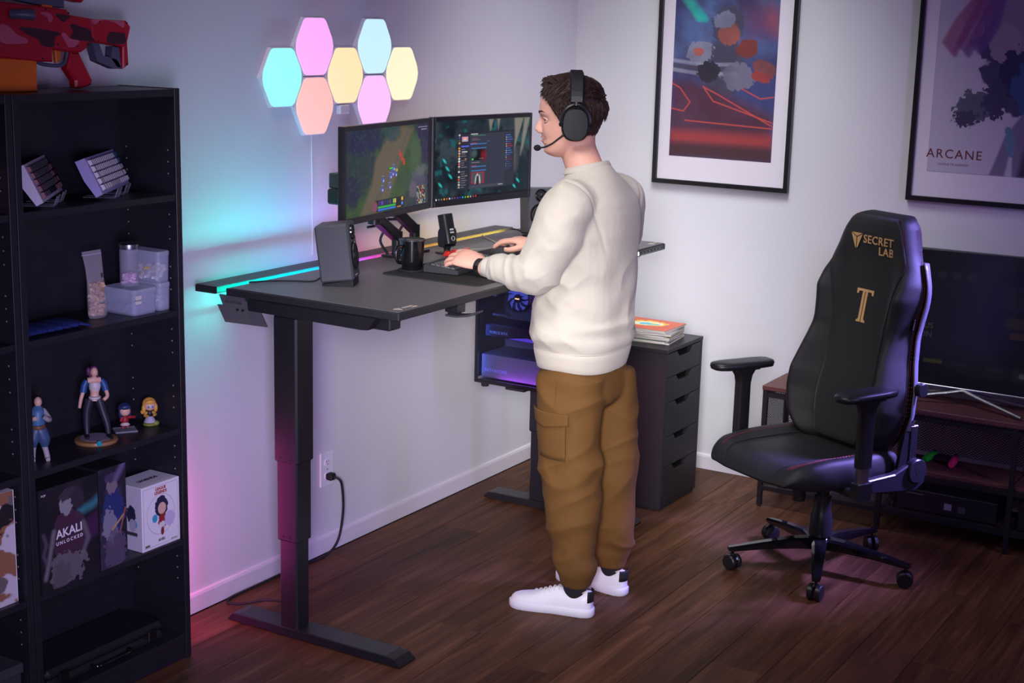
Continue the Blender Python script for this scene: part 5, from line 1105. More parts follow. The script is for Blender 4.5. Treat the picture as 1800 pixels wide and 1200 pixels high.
for xc in (1.955, ):
    for ex, ey in ((2.215, -.255), (1.70, -.215), (1.72, -.07), (2.2, -.06)):
        MB().tube([(xc, TY, .592), (xc+(ex-xc)*.25, TY+(ey-TY)*.25, .578), (ex, ey, .5445)], [.012, .011, .0085], 10, flat=.8).build('leg', M_SILV, t, True)
adopt(t)
# ---- things on the console
t = thing('game_controller', 'game controller with a green and a pink grip on the middle shelf', 'game controller', (1.895, -.13, .2765), R(-8))
MB().box(-.036, .036, -.022, .035, .006, .030, .008).build('centre', M_BLK, t)
for s, nm, c in ((-1, 'green', (40, 190, 50)), (1, 'pink', (222, 60, 110))):
    MB().tube([(s*.044, .036, .022), (s*.048, .01, .022), (s*.053, -.025, .018), (s*.058, -.052, .0135)], [.011, .0165, .016, .012], 14, smoothn=4).build(nm+'_grip', mat('grip_'+nm, srgb(*c), .4), t, True)
    MB().lathe([(.006, .038), (.0065, .042), (.004, .0425)], 12, Matrix.Translation((s*.045, .02, 0))).build('thumbstick', M_RUB, t, True)
t = thing('receiver', 'wide black receiver box on the mesh shelf of the media console', 'receiver', (1.97, -.18, .0975))
MB().box(1.76, 2.165, -.285, -.07, .104, .19, .003).build('case', mat('receiver_case', (.016, .016, .019), .35), t)
MB().box(1.80, 1.87, -.2855, -.2848, .172, .178).build('slot', mat('grey_trim', (.12, .12, .13), .4), t)
MB().box(1.955, 1.985, -.2856, -.2848, .128, .155).build('badge', mat('label_grey', (.30, .29, .33), .4), t)
MB().box(2.01, 2.04, -.2856, -.2848, .125, .152).build('badge', mat('label_dark', (.07, .07, .08), .4), t)
for x in (1.79, 2.13): MB().cyl((x, -.25, .0975), (x, -.25, .105), .012, seg=12).build('foot', M_RUB, t)
adopt(t)
t = thing('storage_bin', 'plain black bin on the right end of the media console', 'bin', (2.45, -.18, .0975))
MB().box(2.245, 2.70, -.29, -.07, .0978, .225, .004).build('bin', M_BLK, t); MB().box(2.242, 2.703, -.293, -.067, .2252, .236, .003).build('lid', M_BLKS, t); adopt(t)
# ------------------------------------------------------------------ gaming chair
CH = thing('gaming_chair', 'black gaming chair with gold lettering and red stitching on a five-star base', 'chair', (1.65, -.89, 0), R(-28))
M_UPH = mat('black_upholstery', (.010, .010, .012), .55, var=.12, scale=500, bump=.12, bscale=2500)
M_UPH2 = mat('charcoal_softweave', (.012, .012, .014), .75, var=.18, scale=900, bump=.2, bscale=3200, sheen=.1)
M_STI = mat('red_stitch', srgb(150, 32, 54), .6); M_SHELL = mat('chair_shell', (.022, .022, .03), .32); M_SHELL2 = mat('chair_back_shell', (.11, .11, .14), .38)
# star base (local: front is -y)
MB().lathe([(.03, .082), (.042, .086), (.042, .128), (.036, .135), (.030, .137)], 28).build('base_hub', M_BLKG, CH, True)
A0 = 28
for k in range(5):
    a = R(72*k+A0); Mz = Matrix.Rotation(a, 4, 'Z')
    rg = []
    for x, w_, zt, zb in ((.03, .030, .130, .088), (.10, .027, .128, .090), (.22, .022, .112, .086), (.33, .017, .094, .076), (.352, .014, .090, .076)):
        rg.append([(x, -w_, zb), (x, w_, zb), (x, w_, zt-.008), (x, w_*.6, zt), (x, -w_*.6, zt), (x, -w_, zt-.008)])
    MB().loft(rg, M=Mz).build('base_spoke', M_BLKG, CH)
    t = MB().cyl((.335, 0, .050), (.335, 0, .078), .006, seg=10, M=Mz).build('caster', M_BLKG, CH)
    Mc = Mz @ Matrix.Translation((.335, 0, .031)) @ Matrix.Rotation(R(35*k+20), 4, 'Z')
    for s in (-1, 1):
        MB().lathe([(.010, -.010), (.024, -.0105), (.030, -.007), (.030, .006), (.026, .010), (.012, .011)], 26, Mc @ Matrix.Translation((0, s*.015, 0)) @ Matrix.Rotation(R(90), 4, 'X')).build('caster_wheel', M_BLK, t, True)
    MB().tube([(-.016, 0, .022), (0, 0, .030), (.018, 0, .022), (.026, 0, .004)], .006, 8, M=Mc, smoothn=3, flat=1).build('caster_fork', M_BLKG, t, True)
MB().lathe([(.043, .1365), (.044, .15), (.042, .20), (.036, .23), (.033, .24), (.033, .30)], 28).build('gas_cover', M_BLKS, CH, True)
MB().cyl((0, 0, .30), (0, 0, .385), .024, seg=20).build('gas_column', M_BLKS, CH, True)
YO = -.105      # the seat sits a little ahead of the column
MB().box(-.11, .11, YO-.12, YO+.16, .375, .415, .01).build('tilt_mechanism', M_BLKS, CH)
MB().tube([(-.09, YO+.02, .392), (-.24, YO+.0, .392), (-.275, YO-.02, .372), (-.30, YO-.03, .352)], [.007, .007, .012, .014], 10).build('tilt_lever', M_BLK, CH, True)
MB().tube([(.09, YO+.06, .392), (.22, YO+.06, .388), (.26, YO+.06, .375)], [.007, .007, .011], 10).build('height_lever', M_BLK, CH, True)
MB().cyl((-.05, YO+.03, .40), (-.05, YO+.03, .27), .028, .024, 18).build('tension_knob', M_BLK, CH, True)
# seat: grid surface with raised sides
def seat_shape():
    nx, ny = 33, 29; top = []; bot = []
    for j in range(ny):
        v = j/(ny-1); y = -.285+.53*v
        hw = float(np.interp(v, [0, .05, .2, .5, .8, 1], [.205, .235, .268, .282, .272, .25]))
        for i in range(nx):
            u = -1+2*i/(nx-1); x = hw*u
            e = abs(u)
            z = .492+.0*v
            z += .030*float(np.interp(e, [0, .55, .68, .84, .95, 1], [0, .0, .45, 1, .8, .35]))*float(np.interp(v, [0, .12, .35, 1], [.15, .45, .9, 1]))
            z += .012*math.exp(-((e-.0)/.5)**2)*math.exp(-((v-.35)/.3)**2)
            z -= .058*max(0, (.16-v)/.16)**1.9+.018*max(0, (v-.8)/.2)**2
            z -= .045*max(0, (e-.9)/.1)**2*float(np.interp(v, [0, .05, .25], [0, .15, 1]))
            yy = y-.018*(1-u*u)*(1-v)
            top.append((x, yy+YO, z))
            zb = .405+.022*float(np.interp(v, [0, .12, .4, 1], [1.5, .6, .1, 0]))
            bot.append((x*.95, yy*.97+YO, min(zb, z-.01)))
    mb = MB(); n = nx*ny; v = top+bot; f = []
    for j in range(ny-1):
        for i in range(nx-1):
            a = j*nx+i; f.append((a, a+1, a+nx+1, a+nx)); f.append((n+a, n+a+nx, n+a+nx+1, n+a+1))
    ring = [i for i in range(nx)]+[j*nx+nx-1 for j in range(1, ny)]+[(ny-1)*nx+i for i in range(nx-2, -1, -1)]+[j*nx for j in range(ny-2, 0, -1)]
    for a, b in zip(ring, ring[1:]+ring[:1]): f.append((a, b, b+n, a+n)[::-1])
    mb.add(v, f); return mb, top, nx, ny
mb, top, nx, ny = seat_shape()
o = mb.build('seat', M_UPH, CH, True, sharp=60)
bv = o.modifiers.new('b', 'SUBSURF'); bv.levels = 1; bv.render_levels = 1
def dashes(name, pts, parent, r=.0011, dl=.006, gap=.0035):
    """stitching: a row of short thread pieces laid along a seam"""
    pts = [Vector(p) for p in pts]; mb = MB(); acc = 0
    for p, q in zip(pts, pts[1:]):
        L_ = (q-p).length; s = 0
        while s+dl < L_: mb.tube([p+(q-p)*(s/L_), p+(q-p)*((s+dl)/L_)], r, 4); s += dl+gap
    o = mb.build(name, M_STI, parent); o['kind'] = 'stuff'; return o
def seat_pt(u, v):
    i = min(max((u+1)/2*(nx-1), 0), nx-1.001); j = min(max(v*(ny-1), 0), ny-1.001); a, b = int(i), int(j); fi, fj = i-a, j-b
    g = lambda q, w_: Vector(top[w_*nx+q]); return (g(a, b)*(1-fi)+g(a+1, b)*fi)*(1-fj)+(g(a, b+1)*(1-fi)+g(a+1, b+1)*fi)*fj
for u0 in (.74, .80, -.76):
    pp, _ = catmull([seat_pt(u0*(1 if v > .1 else 1), v)+Vector((0, 0, .0022)) for v in (.0, .04, .1, .2, .35, .55, .75, .95)], 8)
    dashes('seat_stitching', pp, CH)
for s in (-1, 1):
    pp, _ = catmull([seat_pt(s*.60, v)+Vector((0, 0, .001)) for v in (.02, .1, .2, .4, .6, .8, .95)], 5)
    MB().tube(pp, .0022, 6).build('seat_seam', M_RUB, CH, True)
MB().box(-.20, .20, YO-.19, YO+.21, .4152, .4195, .002).build('seat_pan', M_BLK, CH)
# side covers with hinge discs
for s in (-1, 1):
    poly = [(YO+.03, .445), (YO+.16, .452), (YO+.225, .478), (YO+.285, .478), (YO+.315, .44), (YO+.31, .40), (YO+.27, .375), (YO+.05, .395)]
    F = frame((s*.290, 0, 0), (0, 1, 0), (0, 0, 1))
    MB().bprism(poly, -.016, .016, .004, F).build('side_cover', M_SHELL, CH)
    dsk = MB().lathe([(.001, .018), (.042, .018), (.0455, .014), (.0455, -.018), (.001, -.018)], 36, frame((s*.300, YO+.262, .452), (0, 1, 0), (0, 0, 1)) @ Matrix.Diagonal((1, 1, s, 1))).build('hinge_disc', M_SHELL, CH, True)
    MB().box(s*.285-.006, s*.285+.006, YO+.235, YO+.275, .47, .62, .004, Matrix.Translation((0, .0, 0))).build('recline_bracket', M_BLKS, CH)
emblem(.034, 'hinge_emblem', M_RUB, CH, frame((.3183, YO+.262, .455), (0, 1, 0), (0, 0, 1)))
# backrest
BK0 = Vector((0, YO+.195, .475)); TILT = R(10); BH = .895
def back_M(): return Matrix.Translation(BK0) @ Matrix.Rotation(-TILT, 4, 'X')
BV = [0, .04, .10, .20, .30, .42, .52, .60, .66, .72, .78, .84, .90, .955, .985, 1]
BW = [.18, .225, .262, .282, .272, .245, .232, .238, .244, .238, .215, .188, .168, .150, .130, .095]
def bw(v): return float(np.interp(v, BV, BW))
def bfront(u, v):
    """front surface depth (local y, negative = forward) of the backrest"""
    e = abs(u)
    bol = float(np.interp(e, [0, .5, .62, .80, .93, 1], [0, 0, .35, 1, .78, .25]))*float(np.interp(v, [0, .1, .28, .40, .49, .57, .65, .71, .78, .86, 1], [.5, 1.0, 1.3, 1.05, .75, .8, .9, .6, .22, .12, .05]))*.070
    lum = .018*math.exp(-((v-.22)/.16)**2)*(1-e*e)
    head = .020*math.exp(-((v-.90)/.09)**2)*(1-.5*e*e)
    edge = .035*max(0, (e-.86)/.14)**2+.05*max(0, (v-.95)/.05)**2+.03*max(0, (.05-v)/.05)**2
    curve = .025*(v-.45)**2*2
    return -.045-bol-lum-head+edge-curve
def bback(u, v): return .035-.018*u*u-.03*max(0, (v-.94)/.06)**2
nu, nv = 41, 61; BVv = [i/(nv-1) for i in range(nv)]
us = [-1+2*i/(nu-1) for i in range(nu)]
front = [(bw(v)*u, bfront(u, v), v*BH) for v in BVv for u in us]; back = [(bw(v)*u*.97, max(bback(u, v), bfront(u, v)+.012), v*BH) for v in BVv for u in us]
def grid_faces(i0, i1, flip=False, off=0):
    f = []
    for j in range(nv-1):
        for i in range(i0, i1):
            a = off+j*nu+i; q = (a, a+1, a+nu+1, a+nu); f.append(q[::-1] if flip else q)
    return f
n = nu*nv; mb = MB(); f = grid_faces(0, nu-1)+grid_faces(0, nu-1, True, n)
ring = list(range(nu))+[j*nu+nu-1 for j in range(1, nv)]+[(nv-1)*nu+i for i in range(nu-2, -1, -1)]+[j*nu for j in range(nv-2, 0, -1)]
for a, b in zip(ring, ring[1:]+ring[:1]): f.append((a, b, b+n, a+n)[::-1])
mb.add(front+back, f); o = mb.build('backrest', M_UPH, CH, True, sharp=75); o.matrix_local = back_M()
sb = o.modifiers.new('s', 'SUBSURF'); sb.levels = 1; sb.render_levels = 1
BKR = o
def bp(u, v, d=0): return Vector((bw(v)*u, bfront(u, v)-d, v*BH))
# centre panel of soft weave lying on the backrest, between the side wings
def centre_u(v): return float(np.interp(v, [0, .1, .3, .5, .68, .76, .80, .86, .93, 1], [.50, .50, .50, .56, .66, .82, .90, .90, .86, .6]))
mb = MB(); rows = []
for j in range(49):
    v = .03+.945*j/48; cu = centre_u(v); rows.append([tuple(bp(cu*(-1+2*i/24), v, .0022)) for i in range(25)])
mb.loft(rows, False, False); o = mb.build('centre_panel', M_UPH2, CH, True); o.matrix_local = back_M(); so = o.modifiers.new('t', 'SOLIDIFY'); so.thickness = .003; so.offset = 0
for s in (-1, 1):
    pp, _ = catmull([bp(s*centre_u(v), v, .001) for v in (.05, .15, .3, .42, .55, .66, .74, .80)], 6)
    o = MB().tube(pp, .0024, 6).build('wing_seam', M_RUB, CH, True); o.matrix_local = back_M()
    pp, _ = catmull([Vector((bw(v)*s*.985, (bfront(s, v)+.012), v*BH)) for v in (.06, .15, .25, .35, .45, .55, .62, .68, .74)], 6)
    o = MB().tube(pp, .004, 6).build('piping', M_RUB, CH, True); o.matrix_local = back_M()
for uu, dd in ((1.0, .020), (1.0, .032), (-1.0, .020)):
    pp, _ = catmull([Vector((bw(v)*uu*1.004, bfront(uu, v)+dd-.002, v*BH)) for v in (.05, .15, .25, .35, .45, .52, .58, .64, .70, .76, .82, .90, .95)], 6)
    o = dashes('back_stitching', pp, CH); o.matrix_local = back_M()
pp, _ = catmull([bp(u, .972, .002) for u in (-.85, -.5, 0, .5, .85)], 6); o = dashes('back_stitching', pp, CH); o.matrix_local = back_M()
pp, _ = catmull([bp(.90, v, .002) for v in (.78, .84, .90, .95, .97)], 6); o = dashes('back_stitching', pp, CH); o.matrix_local = back_M()
# hard rear shell
mb = MB(); rows = []
for j in range(25):
    v = .12+.70*j/24; rows.append([(bw(v)*u*1.05, .074-.030*u*u*u*u+.010*(1-u*u)-(.050*abs(u)**10), v*BH) for u in [-1+2*i/20 for i in range(21)]])
mb.loft(rows, False, False); o = mb.build('rear_shell', M_SHELL2, CH, True); o.matrix_local = back_M(); so = o.modifiers.new('t', 'SOLIDIFY'); so.thickness = .006; so.offset = 1
for s in (-1, 1):
    F = back_M() @ frame((s*.272, .012, .285), (s, 0, 0), (0, 1, 0) if s > 0 else (0, -1, 0))
    Fk = back_M() @ Matrix.Translation((s*.262, .020, .285)) @ Matrix.Rotation(R(90*s), 4, 'Y')
    MB().lathe([(.014, 0), (.014, .02), (.024, .022), (.026, .026), (.026, .044), (.023, .048), (.001, .048)], 26, Fk).build('lumbar_knob', M_BLKS, CH, True)
    Fb = back_M(); mb = MB(); mb.loft([[(s*x, y, z) for x, y in ((.272, -.005), (.287, -.005), (.287, .032), (.272, .032))] for z, x in ((-.01, 0), (.08, 0), (.17, 0))], M=Fb); mb.build('back_bracket', M_BLKS, CH)
    MB().loft([[(s*.2872, -.003, .13), (s*.2872, .03, .172), (s*.2872, .03, .13)], [(s*.2895, -.003, .13), (s*.2895, .03, .172), (s*.2895, .03, .13)]], M=Fb).build('bracket_mark', M_STEEL, CH)
o = MB().box(-.004, .0, -.012, .012, -.020, .020, .001).build('side_tag', M_RUB, CH); o.matrix_local = back_M() @ Matrix.Translation((bw(.57)*1.0+.005, bfront(1, .57)+.004, .57*BH)) @ Matrix.Rotation(R(30), 4, 'Z')
o = MB().box(0, .003, -.006, .006, -.010, .010, .001).build('side_tag', M_GOLD, CH); o.matrix_local = back_M() @ Matrix.Translation((-bw(.6)*1.0-.002, bfront(1, .6)+.004, .6*BH))
def on_back(u, v, d=.0045):
    p = bp(u, v, d); tx = (bp(u+.05, v)-bp(u-.05, v)).normalized(); tz = (bp(u, v+.01)-bp(u, v-.01)).normalized()
    return back_M() @ frame(p, tx, tz)
emblem(.056, 'emblem', M_GOLD, CH, on_back(-.42, .868, .0060), .0012)
text('lettering', 'SECRET', .042, M_GOLD, CH, on_back(.20, .872, .0050), .0008, space=1.08, bold=.0006)
text('lettering', 'LAB', .042, M_GOLD, CH, on_back(.40, .832, .0052), .0008, space=1.08, bold=.0006)
F = on_back(0, .60, .0045); mb = MB(); k = .1
for q in ([(-.5, .42), (-.5, .62), (.5, .62), (.5, .42), (.40, .42), (.36, .53), (.155, .53), (.155, -.50), (.26, -.56), (.26, -.62), (.02, -.62), (.02, .53), (-.02, .53), (-.02, -.62), (-.26, -.62), (-.26, -.56), (-.155, -.50), (-.155, .53), (-.36, .53), (-.40, .42)],):
    pts = [(x*k*.86, y*k) for x, y in q]
    mb.prism([pts[0], pts[1], pts[2], pts[3], pts[4], pts[5], pts[14+4] if False else (-.36*k*.86, .53*k), (-.40*k*.86, .42*k)], 0, .0012)
    for s in (-1, 1): mb.prism([(s*.155*k*.86, .53*k), (s*.02*k*.86, .53*k), (s*.02*k*.86, -.62*k), (s*.27*k*.86, -.62*k), (s*.26*k*.86, -.56*k), (s*.155*k*.86, -.50*k)], 0, .0012)
o = mb.build('monogram', M_GOLD, CH); o.matrix_local = F
# armrests
for s, zt in ((-1, .742), (1, .772)):
    ax, ay = s*.335, YO-.035
    MB().loft([[(ax-.02, ay-.03, .395), (ax+.02, ay-.03, .395), (ax+.02, ay+.03, .395), (ax-.02, ay+.03, .395)], [(ax-.021, ay-.032, .455), (ax+.021, ay-.032, .455), (ax+.021, ay+.032, .455), (ax-.021, ay+.032, .455)]]).build('arm_base', M_BLK, CH)
    MB().tube([(ax*.3, ay, .404), (ax*.7, ay, .404), (ax, ay, .404)], [.018, .018, .018], 8).build('arm_bracket', M_BLKS, CH)
    if s > 0: MB().loft([[(ax+x, ay+y, z) for x, y in rrect(.030, .048, .01)] for z in (.4552, .515)]).build('arm_post', M_STEEL, CH, True)
    z0 = .512 if s > 0 else .456
    MB().loft([[(ax+x*k, ay+y*k2, z) for x, y in rrect(.042, .060, .014)] for z, k, k2 in ((z0, 1, 1), (zt-.07, .98, .98), (zt-.04, 1.05, 1.2), (zt-.018, 1.25, 1.7))]).build('arm_sleeve', M_BLK, CH, True)
    MB().box(ax-.03, ax+.03, ay-.06, ay+.06, zt-.0178, zt-.010, .002).build('pad_plate', M_BLKS, CH)
    pad = [(-.050, -.10), (-.036, -.135), (-.012, -.148), (.018, -.146), (.040, -.130), (.050, -.09), (.050, .06), (.044, .105), (.028, .128), (-.02, .130), (-.042, .112), (-.050, .06)]
    pad = [(s*x, y) for x, y in pad]; Mp = Matrix.Translation((ax, ay+.0, 0)) @ Matrix.Rotation(R(4*s), 4, 'Z')
    ins = inset(pad, .012); ins2 = inset(pad, .004)
    MB().loft([[(x, y, zt-.0098) for x, y in ins], [(x, y, zt-.006) for x, y in ins2], [(x, y, zt+.006) for x, y in pad], [(x, y, zt+.014) for x, y in ins2], [(x, y, zt+.018) for x, y in ins], [(x*.5, y*.6, zt+.0185) for x, y in pad]], M=Mp).build('arm_pad', M_BLK, CH, True, sharp=60)
# ------------------------------------------------------------------ the person at the desk
PERSON = thing('person', 'person in a cream sweatshirt, brown cargo trousers and white shoes standing at the desk', 'person', (1.03, -1.68, 0))
PI_ = Matrix.Translation((-1.03, 1.68, 0))
def remesh(mb, vox, it=4, fac=.5):
    me = mb.mesh('tmp'); o = bpy.data.objects.new('tmp', me); COL.objects.link(o)
    m = o.modifiers.new('r', 'REMESH'); m.mode = 'VOXEL'; m.voxel_size = vox
    if it: s = o.modifiers.new('s', 'SMOOTH'); s.iterations = it; s.factor = fac
    dg = bpy.context.evaluated_depsgraph_get(); out = bpy.data.meshes.new_from_object(o.evaluated_get(dg))
    bpy.data.objects.remove(o); bpy.data.meshes.remove(me); return out
def ring(c, a, b, xa=(1, 0, 0), ya=(0, 1, 0), n=28, e=2.0):
    c = Vector(c); xa = Vector(xa); ya = Vector(ya); out = []
    for k in range(n):
        t = 2*math.pi*k/n; cx, sy = math.cos(t), math.sin(t)
        q = (abs(cx)**e+abs(sy)**e)**(-1/e); out.append(tuple(c+xa*(a*cx*q)+ya*(b*sy*q)))
    return out
def limb(mb, pts, rad, n=20, flat=1.0, sm=5): return mb.tube([Vector(p) for p in pts], list(rad), n, smoothn=sm, flat=flat)
def disp(me, fn):
    nv_ = len(me.vertices); co = np.empty(nv_*3, np.float32); no = np.empty(nv_*3, np.float32)
    me.vertices.foreach_get('co', co); me.vertices.foreach_get('normal', no); co = co.reshape(-1, 3); no = no.reshape(-1, 3)
    d = fn(co.astype(float)); co = co+no*d[:, None].astype(np.float32); me.vertices.foreach_set('co', co.ravel()); me.update()
_ng = np.random.default_rng(3).random((32, 32, 32))
def n3(p, s, off=0):
    q = p*np.array(s)+off; i = np.floor(q).astype(int); f = q-i; f = f*f*(3-2*f); r = 0
    for a in (0, 1):
        for b in (0, 1):
            for c in (0, 1):
                w_ = (f[:, 0] if a else 1-f[:, 0])*(f[:, 1] if b else 1-f[:, 1])*(f[:, 2] if c else 1-f[:, 2])
                r = r+w_*_ng[(i[:, 0]+a) % 32, (i[:, 1]+b) % 32, (i[:, 2]+c) % 32]
    return r*2-1
def ridge(p, s, off=0): return 1-2*np.abs(n3(p, s, off))
def crease(p, s, off=0): return np.clip(1-2.6*np.abs(n3(p, s, off)), 0, 1)**1.6
M_SKIN = mat('skin', srgb(228, 172, 152), .5, var=.05, scale=40, bump=.05, bscale=900, sub=.12)
M_SWT = mat('cream_fleece', srgb(196, 188, 174), .9, var=.03, scale=200, bump=.10, bscale=1600, sheen=.15)
M_TRS = mat('brown_twill', srgb(98, 65, 22), .85, var=.10, scale=120, bump=.12, bscale=2200)
# ---- head in its own frame: x forward, y to the left ear, z up, origin between the ears
HEAD = frame((.957, -1.685, 1.692), (-.859, -.512, 0), (.512, -.859, 0))
ZS = [-.120, -.114, -.104, -.094, -.084, -.072, -.060, -.046, -.030, -.012, .004, .016, .030, .048, .07, .09, .106, .118, .126, .130]
FR = [.062, .082, .0935, .0955, .0955, .101, .1005, .1045, .106, .107, .108, .112, .1165, .1175, .114, .104, .088, .066, .04, .008]
BKb = [.030, .012, -.006, -.020, -.032, -.046, -.058, -.068, -.076, -.083, -.087, -.090, -.093, -.095, -.095, -.090, -.079, -.061, -.036, -.006]
WD = [.022, .034, .046, .053, .058, .062, .0645, .067, .0695, .0715, .073, .0735, .0745, .0755, .0745, .069, .058, .043, .026, .006]
def head_ring(z, grow=0.0, n=40):
    f = float(np.interp(z, ZS, FR))+grow; b = float(np.interp(z, ZS, BKb))-grow; w_ = float(np.interp(z, ZS, WD))+grow
    cx = (f+b)/2+.008; out = []
    for k in range(n):
        t = 2*math.pi*k/n; c, s = math.cos(t), math.sin(t); e = 2.35 if c > 0 else 2.1
        q = (abs(c)**e+abs(s)**e)**(-1/e); out.append((cx+(f-cx if c > 0 else cx-b)*c*q, w_*s*q, z))
    return out
body = MB()
zz = list(np.linspace(-.120, .130, 60)); hr = []
for z in zz:
    r_ = []
    for x, y, q in head_ring(z):
        if x > .05:   # eye sockets, cheek and mouth corners
            for sy in (-1, 1):
                x -= .0115*math.exp(-(((y-sy*.033)/.017)**2+((q-.006)/.0105)**2))
                x += .005*math.exp(-(((y-sy*.030)/.022)**2+((q-.027)/.008)**2))
                x += .004*math.exp(-(((y-sy*.043)/.018)**2+((q+.030)/.018)**2))
                x -= .004*math.exp(-(((y-sy*.024)/.008)**2+((q+.062)/.008)**2))
            x += .0045*math.exp(-((y/.020)**2+((q+.052)/.0055)**2))+.0052*math.exp(-((y/.018)**2+((q+.070)/.006)**2))
            x -= .0035*math.exp(-((y/.018)**2+((q+.0605)/.0032)**2))
            x += .005*math.exp(-((y/.018)**2+((q+.103)/.010)**2))
        r_.append((x, y, q))
    hr.append(r_)
body.loft(hr, M=HEAD)
ns = []
for z, x0, w_ in ((.020, .1155, .0075), (.010, .1170, .0075), (-.004, .1225, .0085), (-.018, .1290, .0105), (-.027, .1325, .0145), (-.034, .1305, .0165), (-.039, .1220, .0135), (-.042, .113, .008)):
    ns.append([tuple(Vector((x0-.03, 0, z))+Vector((.03*max(math.cos(t), -.3), w_*math.sin(t), 0))) for t in [2*math.pi*k/18 for k in range(18)]])
body.loft(ns, M=HEAD)
for s in (-1, 1): body.ball((.113, s*.0125, -.035), (.010, .0075, .008), 12, 8, HEAD)
for s in (-1, 1):   # ears sit under the headset
    body.ball((-.004, s*.076, -.002), (.018, .008, .030), 14, 10, HEAD)
hc = lambda x, y, z: tuple(HEAD @ Vector((x, y, z)))
# neck
limb(body, [hc(-.012, 0, -.03), hc(-.018, 0, -.09), (1.005, -1.69, 1.545), (1.025, -1.685, 1.48), (1.03, -1.68, 1.40)], [.062, .060, .063, .075, .08], 24)
# slim torso, arms and legs under the clothes
limb(body, [(1.035, -1.68, 1.45), (1.03, -1.68, 1.3), (1.025, -1.68, 1.1), (1.02, -1.68, .95), (1.02, -1.68, .84)], [.09, .115, .105, .11, .1], 20)
SHL, ELL, WRL = Vector((1.045, -1.862, 1.425)), Vector((.985, -1.925, 1.205)), Vector((.742, -1.905, 1.198))
SHR, ELR, WRR = Vector((1.045, -1.498, 1.425)), Vector((.945, -1.405, 1.21)), Vector((.688, -1.452, 1.208))
limb(body, [(1.035, -1.74, 1.43), SHL, ELL, WRL], [.06, .05, .04, .0285], 16); limb(body, [(1.035, -1.62, 1.43), SHR, ELR, WRR], [.06, .05, .04, .0285], 16)
limb(body, [(1.02, -1.74, .86), (1.045, -1.785, .5), (1.09, -1.805, .1), (1.09, -1.808, .06)], [.08, .05, .022, .018], 16); limb(body, [(1.02, -1.62, .86), (1.08, -1.57, .5), (1.1, -1.555, .1), (1.1, -1.552, .06)], [.08, .05, .022, .018], 16)
limb(body, [(1.10, -1.80, .05), (1.0, -1.828, .045), (.93, -1.845, .038)], [.016, .015, .012], 12); limb(body, [(1.11, -1.555, .05), (1.0, -1.545, .045), (.93, -1.54, .038)], [.016, .015, .012], 12)
# ---- hands
NAILS = []
def hand(wr, fwd, up, thumb, flex, curls, spread, tcurl, K=1):
    """wr: wrist; thumb: +1 when the thumb lies on the frame's +y side"""
    F = frame(wr, fwd, Vector(up).cross(Vector(fwd))); F = F @ Matrix.Scale(K, 4); P = lambda x, y, z: tuple(F @ Vector((x, y*thumb, z)))
    # palm: flattened rings from wrist to knuckles, arched
    rs = []
    for x, w_, h_, z in ((-.03, .027, .021, -.002), (0, .027, .020, 0), (.02, .033, .0195, .003), (.045, .040, .018, .006), (.07, .0425, .0155, .008), (.088, .041, .013, .007), (.096, .036, .010, .005)):
        rs.append([P(x, w_*math.cos(t), z+h_*math.sin(t)*(1 if math.sin(t) > 0 else .8)) for t in [2*math.pi*k/20 for k in range(20)]])
    body.loft(rs)
    for i, (y, x0, L_, r_) in enumerate(((.0305, .088, .072, .0092), (.0105, .093, .080, .0094), (-.0100, .090, .074, .0090), (-.0290, .082, .058, .0080))):
        a1, a2, a3 = curls[i]; yaw = R(spread[i]); p = Vector((x0-.012, y, .006)); pts = [p.copy()]; an = 0; q = Vector((x0, y, .0065)); pts.append(q.copy())
        for ln, da in ((.46, a1), (.31, a2), (.23, a3)):
            an += R(da); d = Vector((math.cos(an)*math.cos(yaw), math.cos(an)*math.sin(yaw), -math.sin(an))); q = q+d*(L_*ln); pts.append(q.copy())
        body.tube([P(*v) for v in pts], [r_*1.02, r_*1.06, r_*.98, r_*.88, r_*.62], 12, smoothn=4)
        tip, dv = pts[-1], (pts[-1]-pts[-2]).normalized(); nn = Vector((-dv.z*math.cos(yaw)*-1, 0, 0))
        upv = Vector((math.sin(an)*math.cos(yaw), math.sin(an)*math.sin(yaw), math.cos(an)))
        NAILS.append((F, thumb, tip-dv*.006+upv*(r_*.70), dv, upv, r_))
    tp = [Vector((.018, .020, -.002)), Vector((.036, .036, -.006))]; q = tp[-1].copy()
    for ln, (az, el) in zip((.036, .028), tcurl):
        d = Vector((math.cos(R(az))*math.cos(R(el)), math.sin(R(az))*math.cos(R(el)), math.sin(R(el)))); q = q+d*ln; tp.append(q.copy())
    body.tube([P(*v) for v in tp], [.0155, .0135, .0112, .0078], 12, smoothn=4)
    d = (tp[-1]-tp[-2]).normalized(); NAILS.append((F, thumb, tp[-1]-d*.006+Vector((0, .004, .0065)), d, Vector((0, .5, .85)).normalized(), .010))
hand(WRL+Vector((0, .004, .010)), (-1, .03, .10), (.10, -.50, .86), -1, 0, [(22, 34, 28), (20, 34, 28), (16, 32, 26), (12, 30, 24)], (8, 2, -4, -12), ((24, -34), (8, -22)), 1.08)
hand(WRR+Vector((0, 0, .006)), (-1, .0, .06), (.06, 0, 1), 1, 0, [(16, 18, 12), (14, 20, 12), (20, 22, 14), (26, 22, 14)], (6, 2, -4, -14), ((34, -18), (8, -10)), 1.04)
me = remesh(body, .0034, 3, .45)
o = link('body', me, M_SKIN, PERSON, True); o.matrix_local = PI_
BODY = o
nl = MB()
M_NAIL = mat('nail', srgb(232, 180, 168), .3)
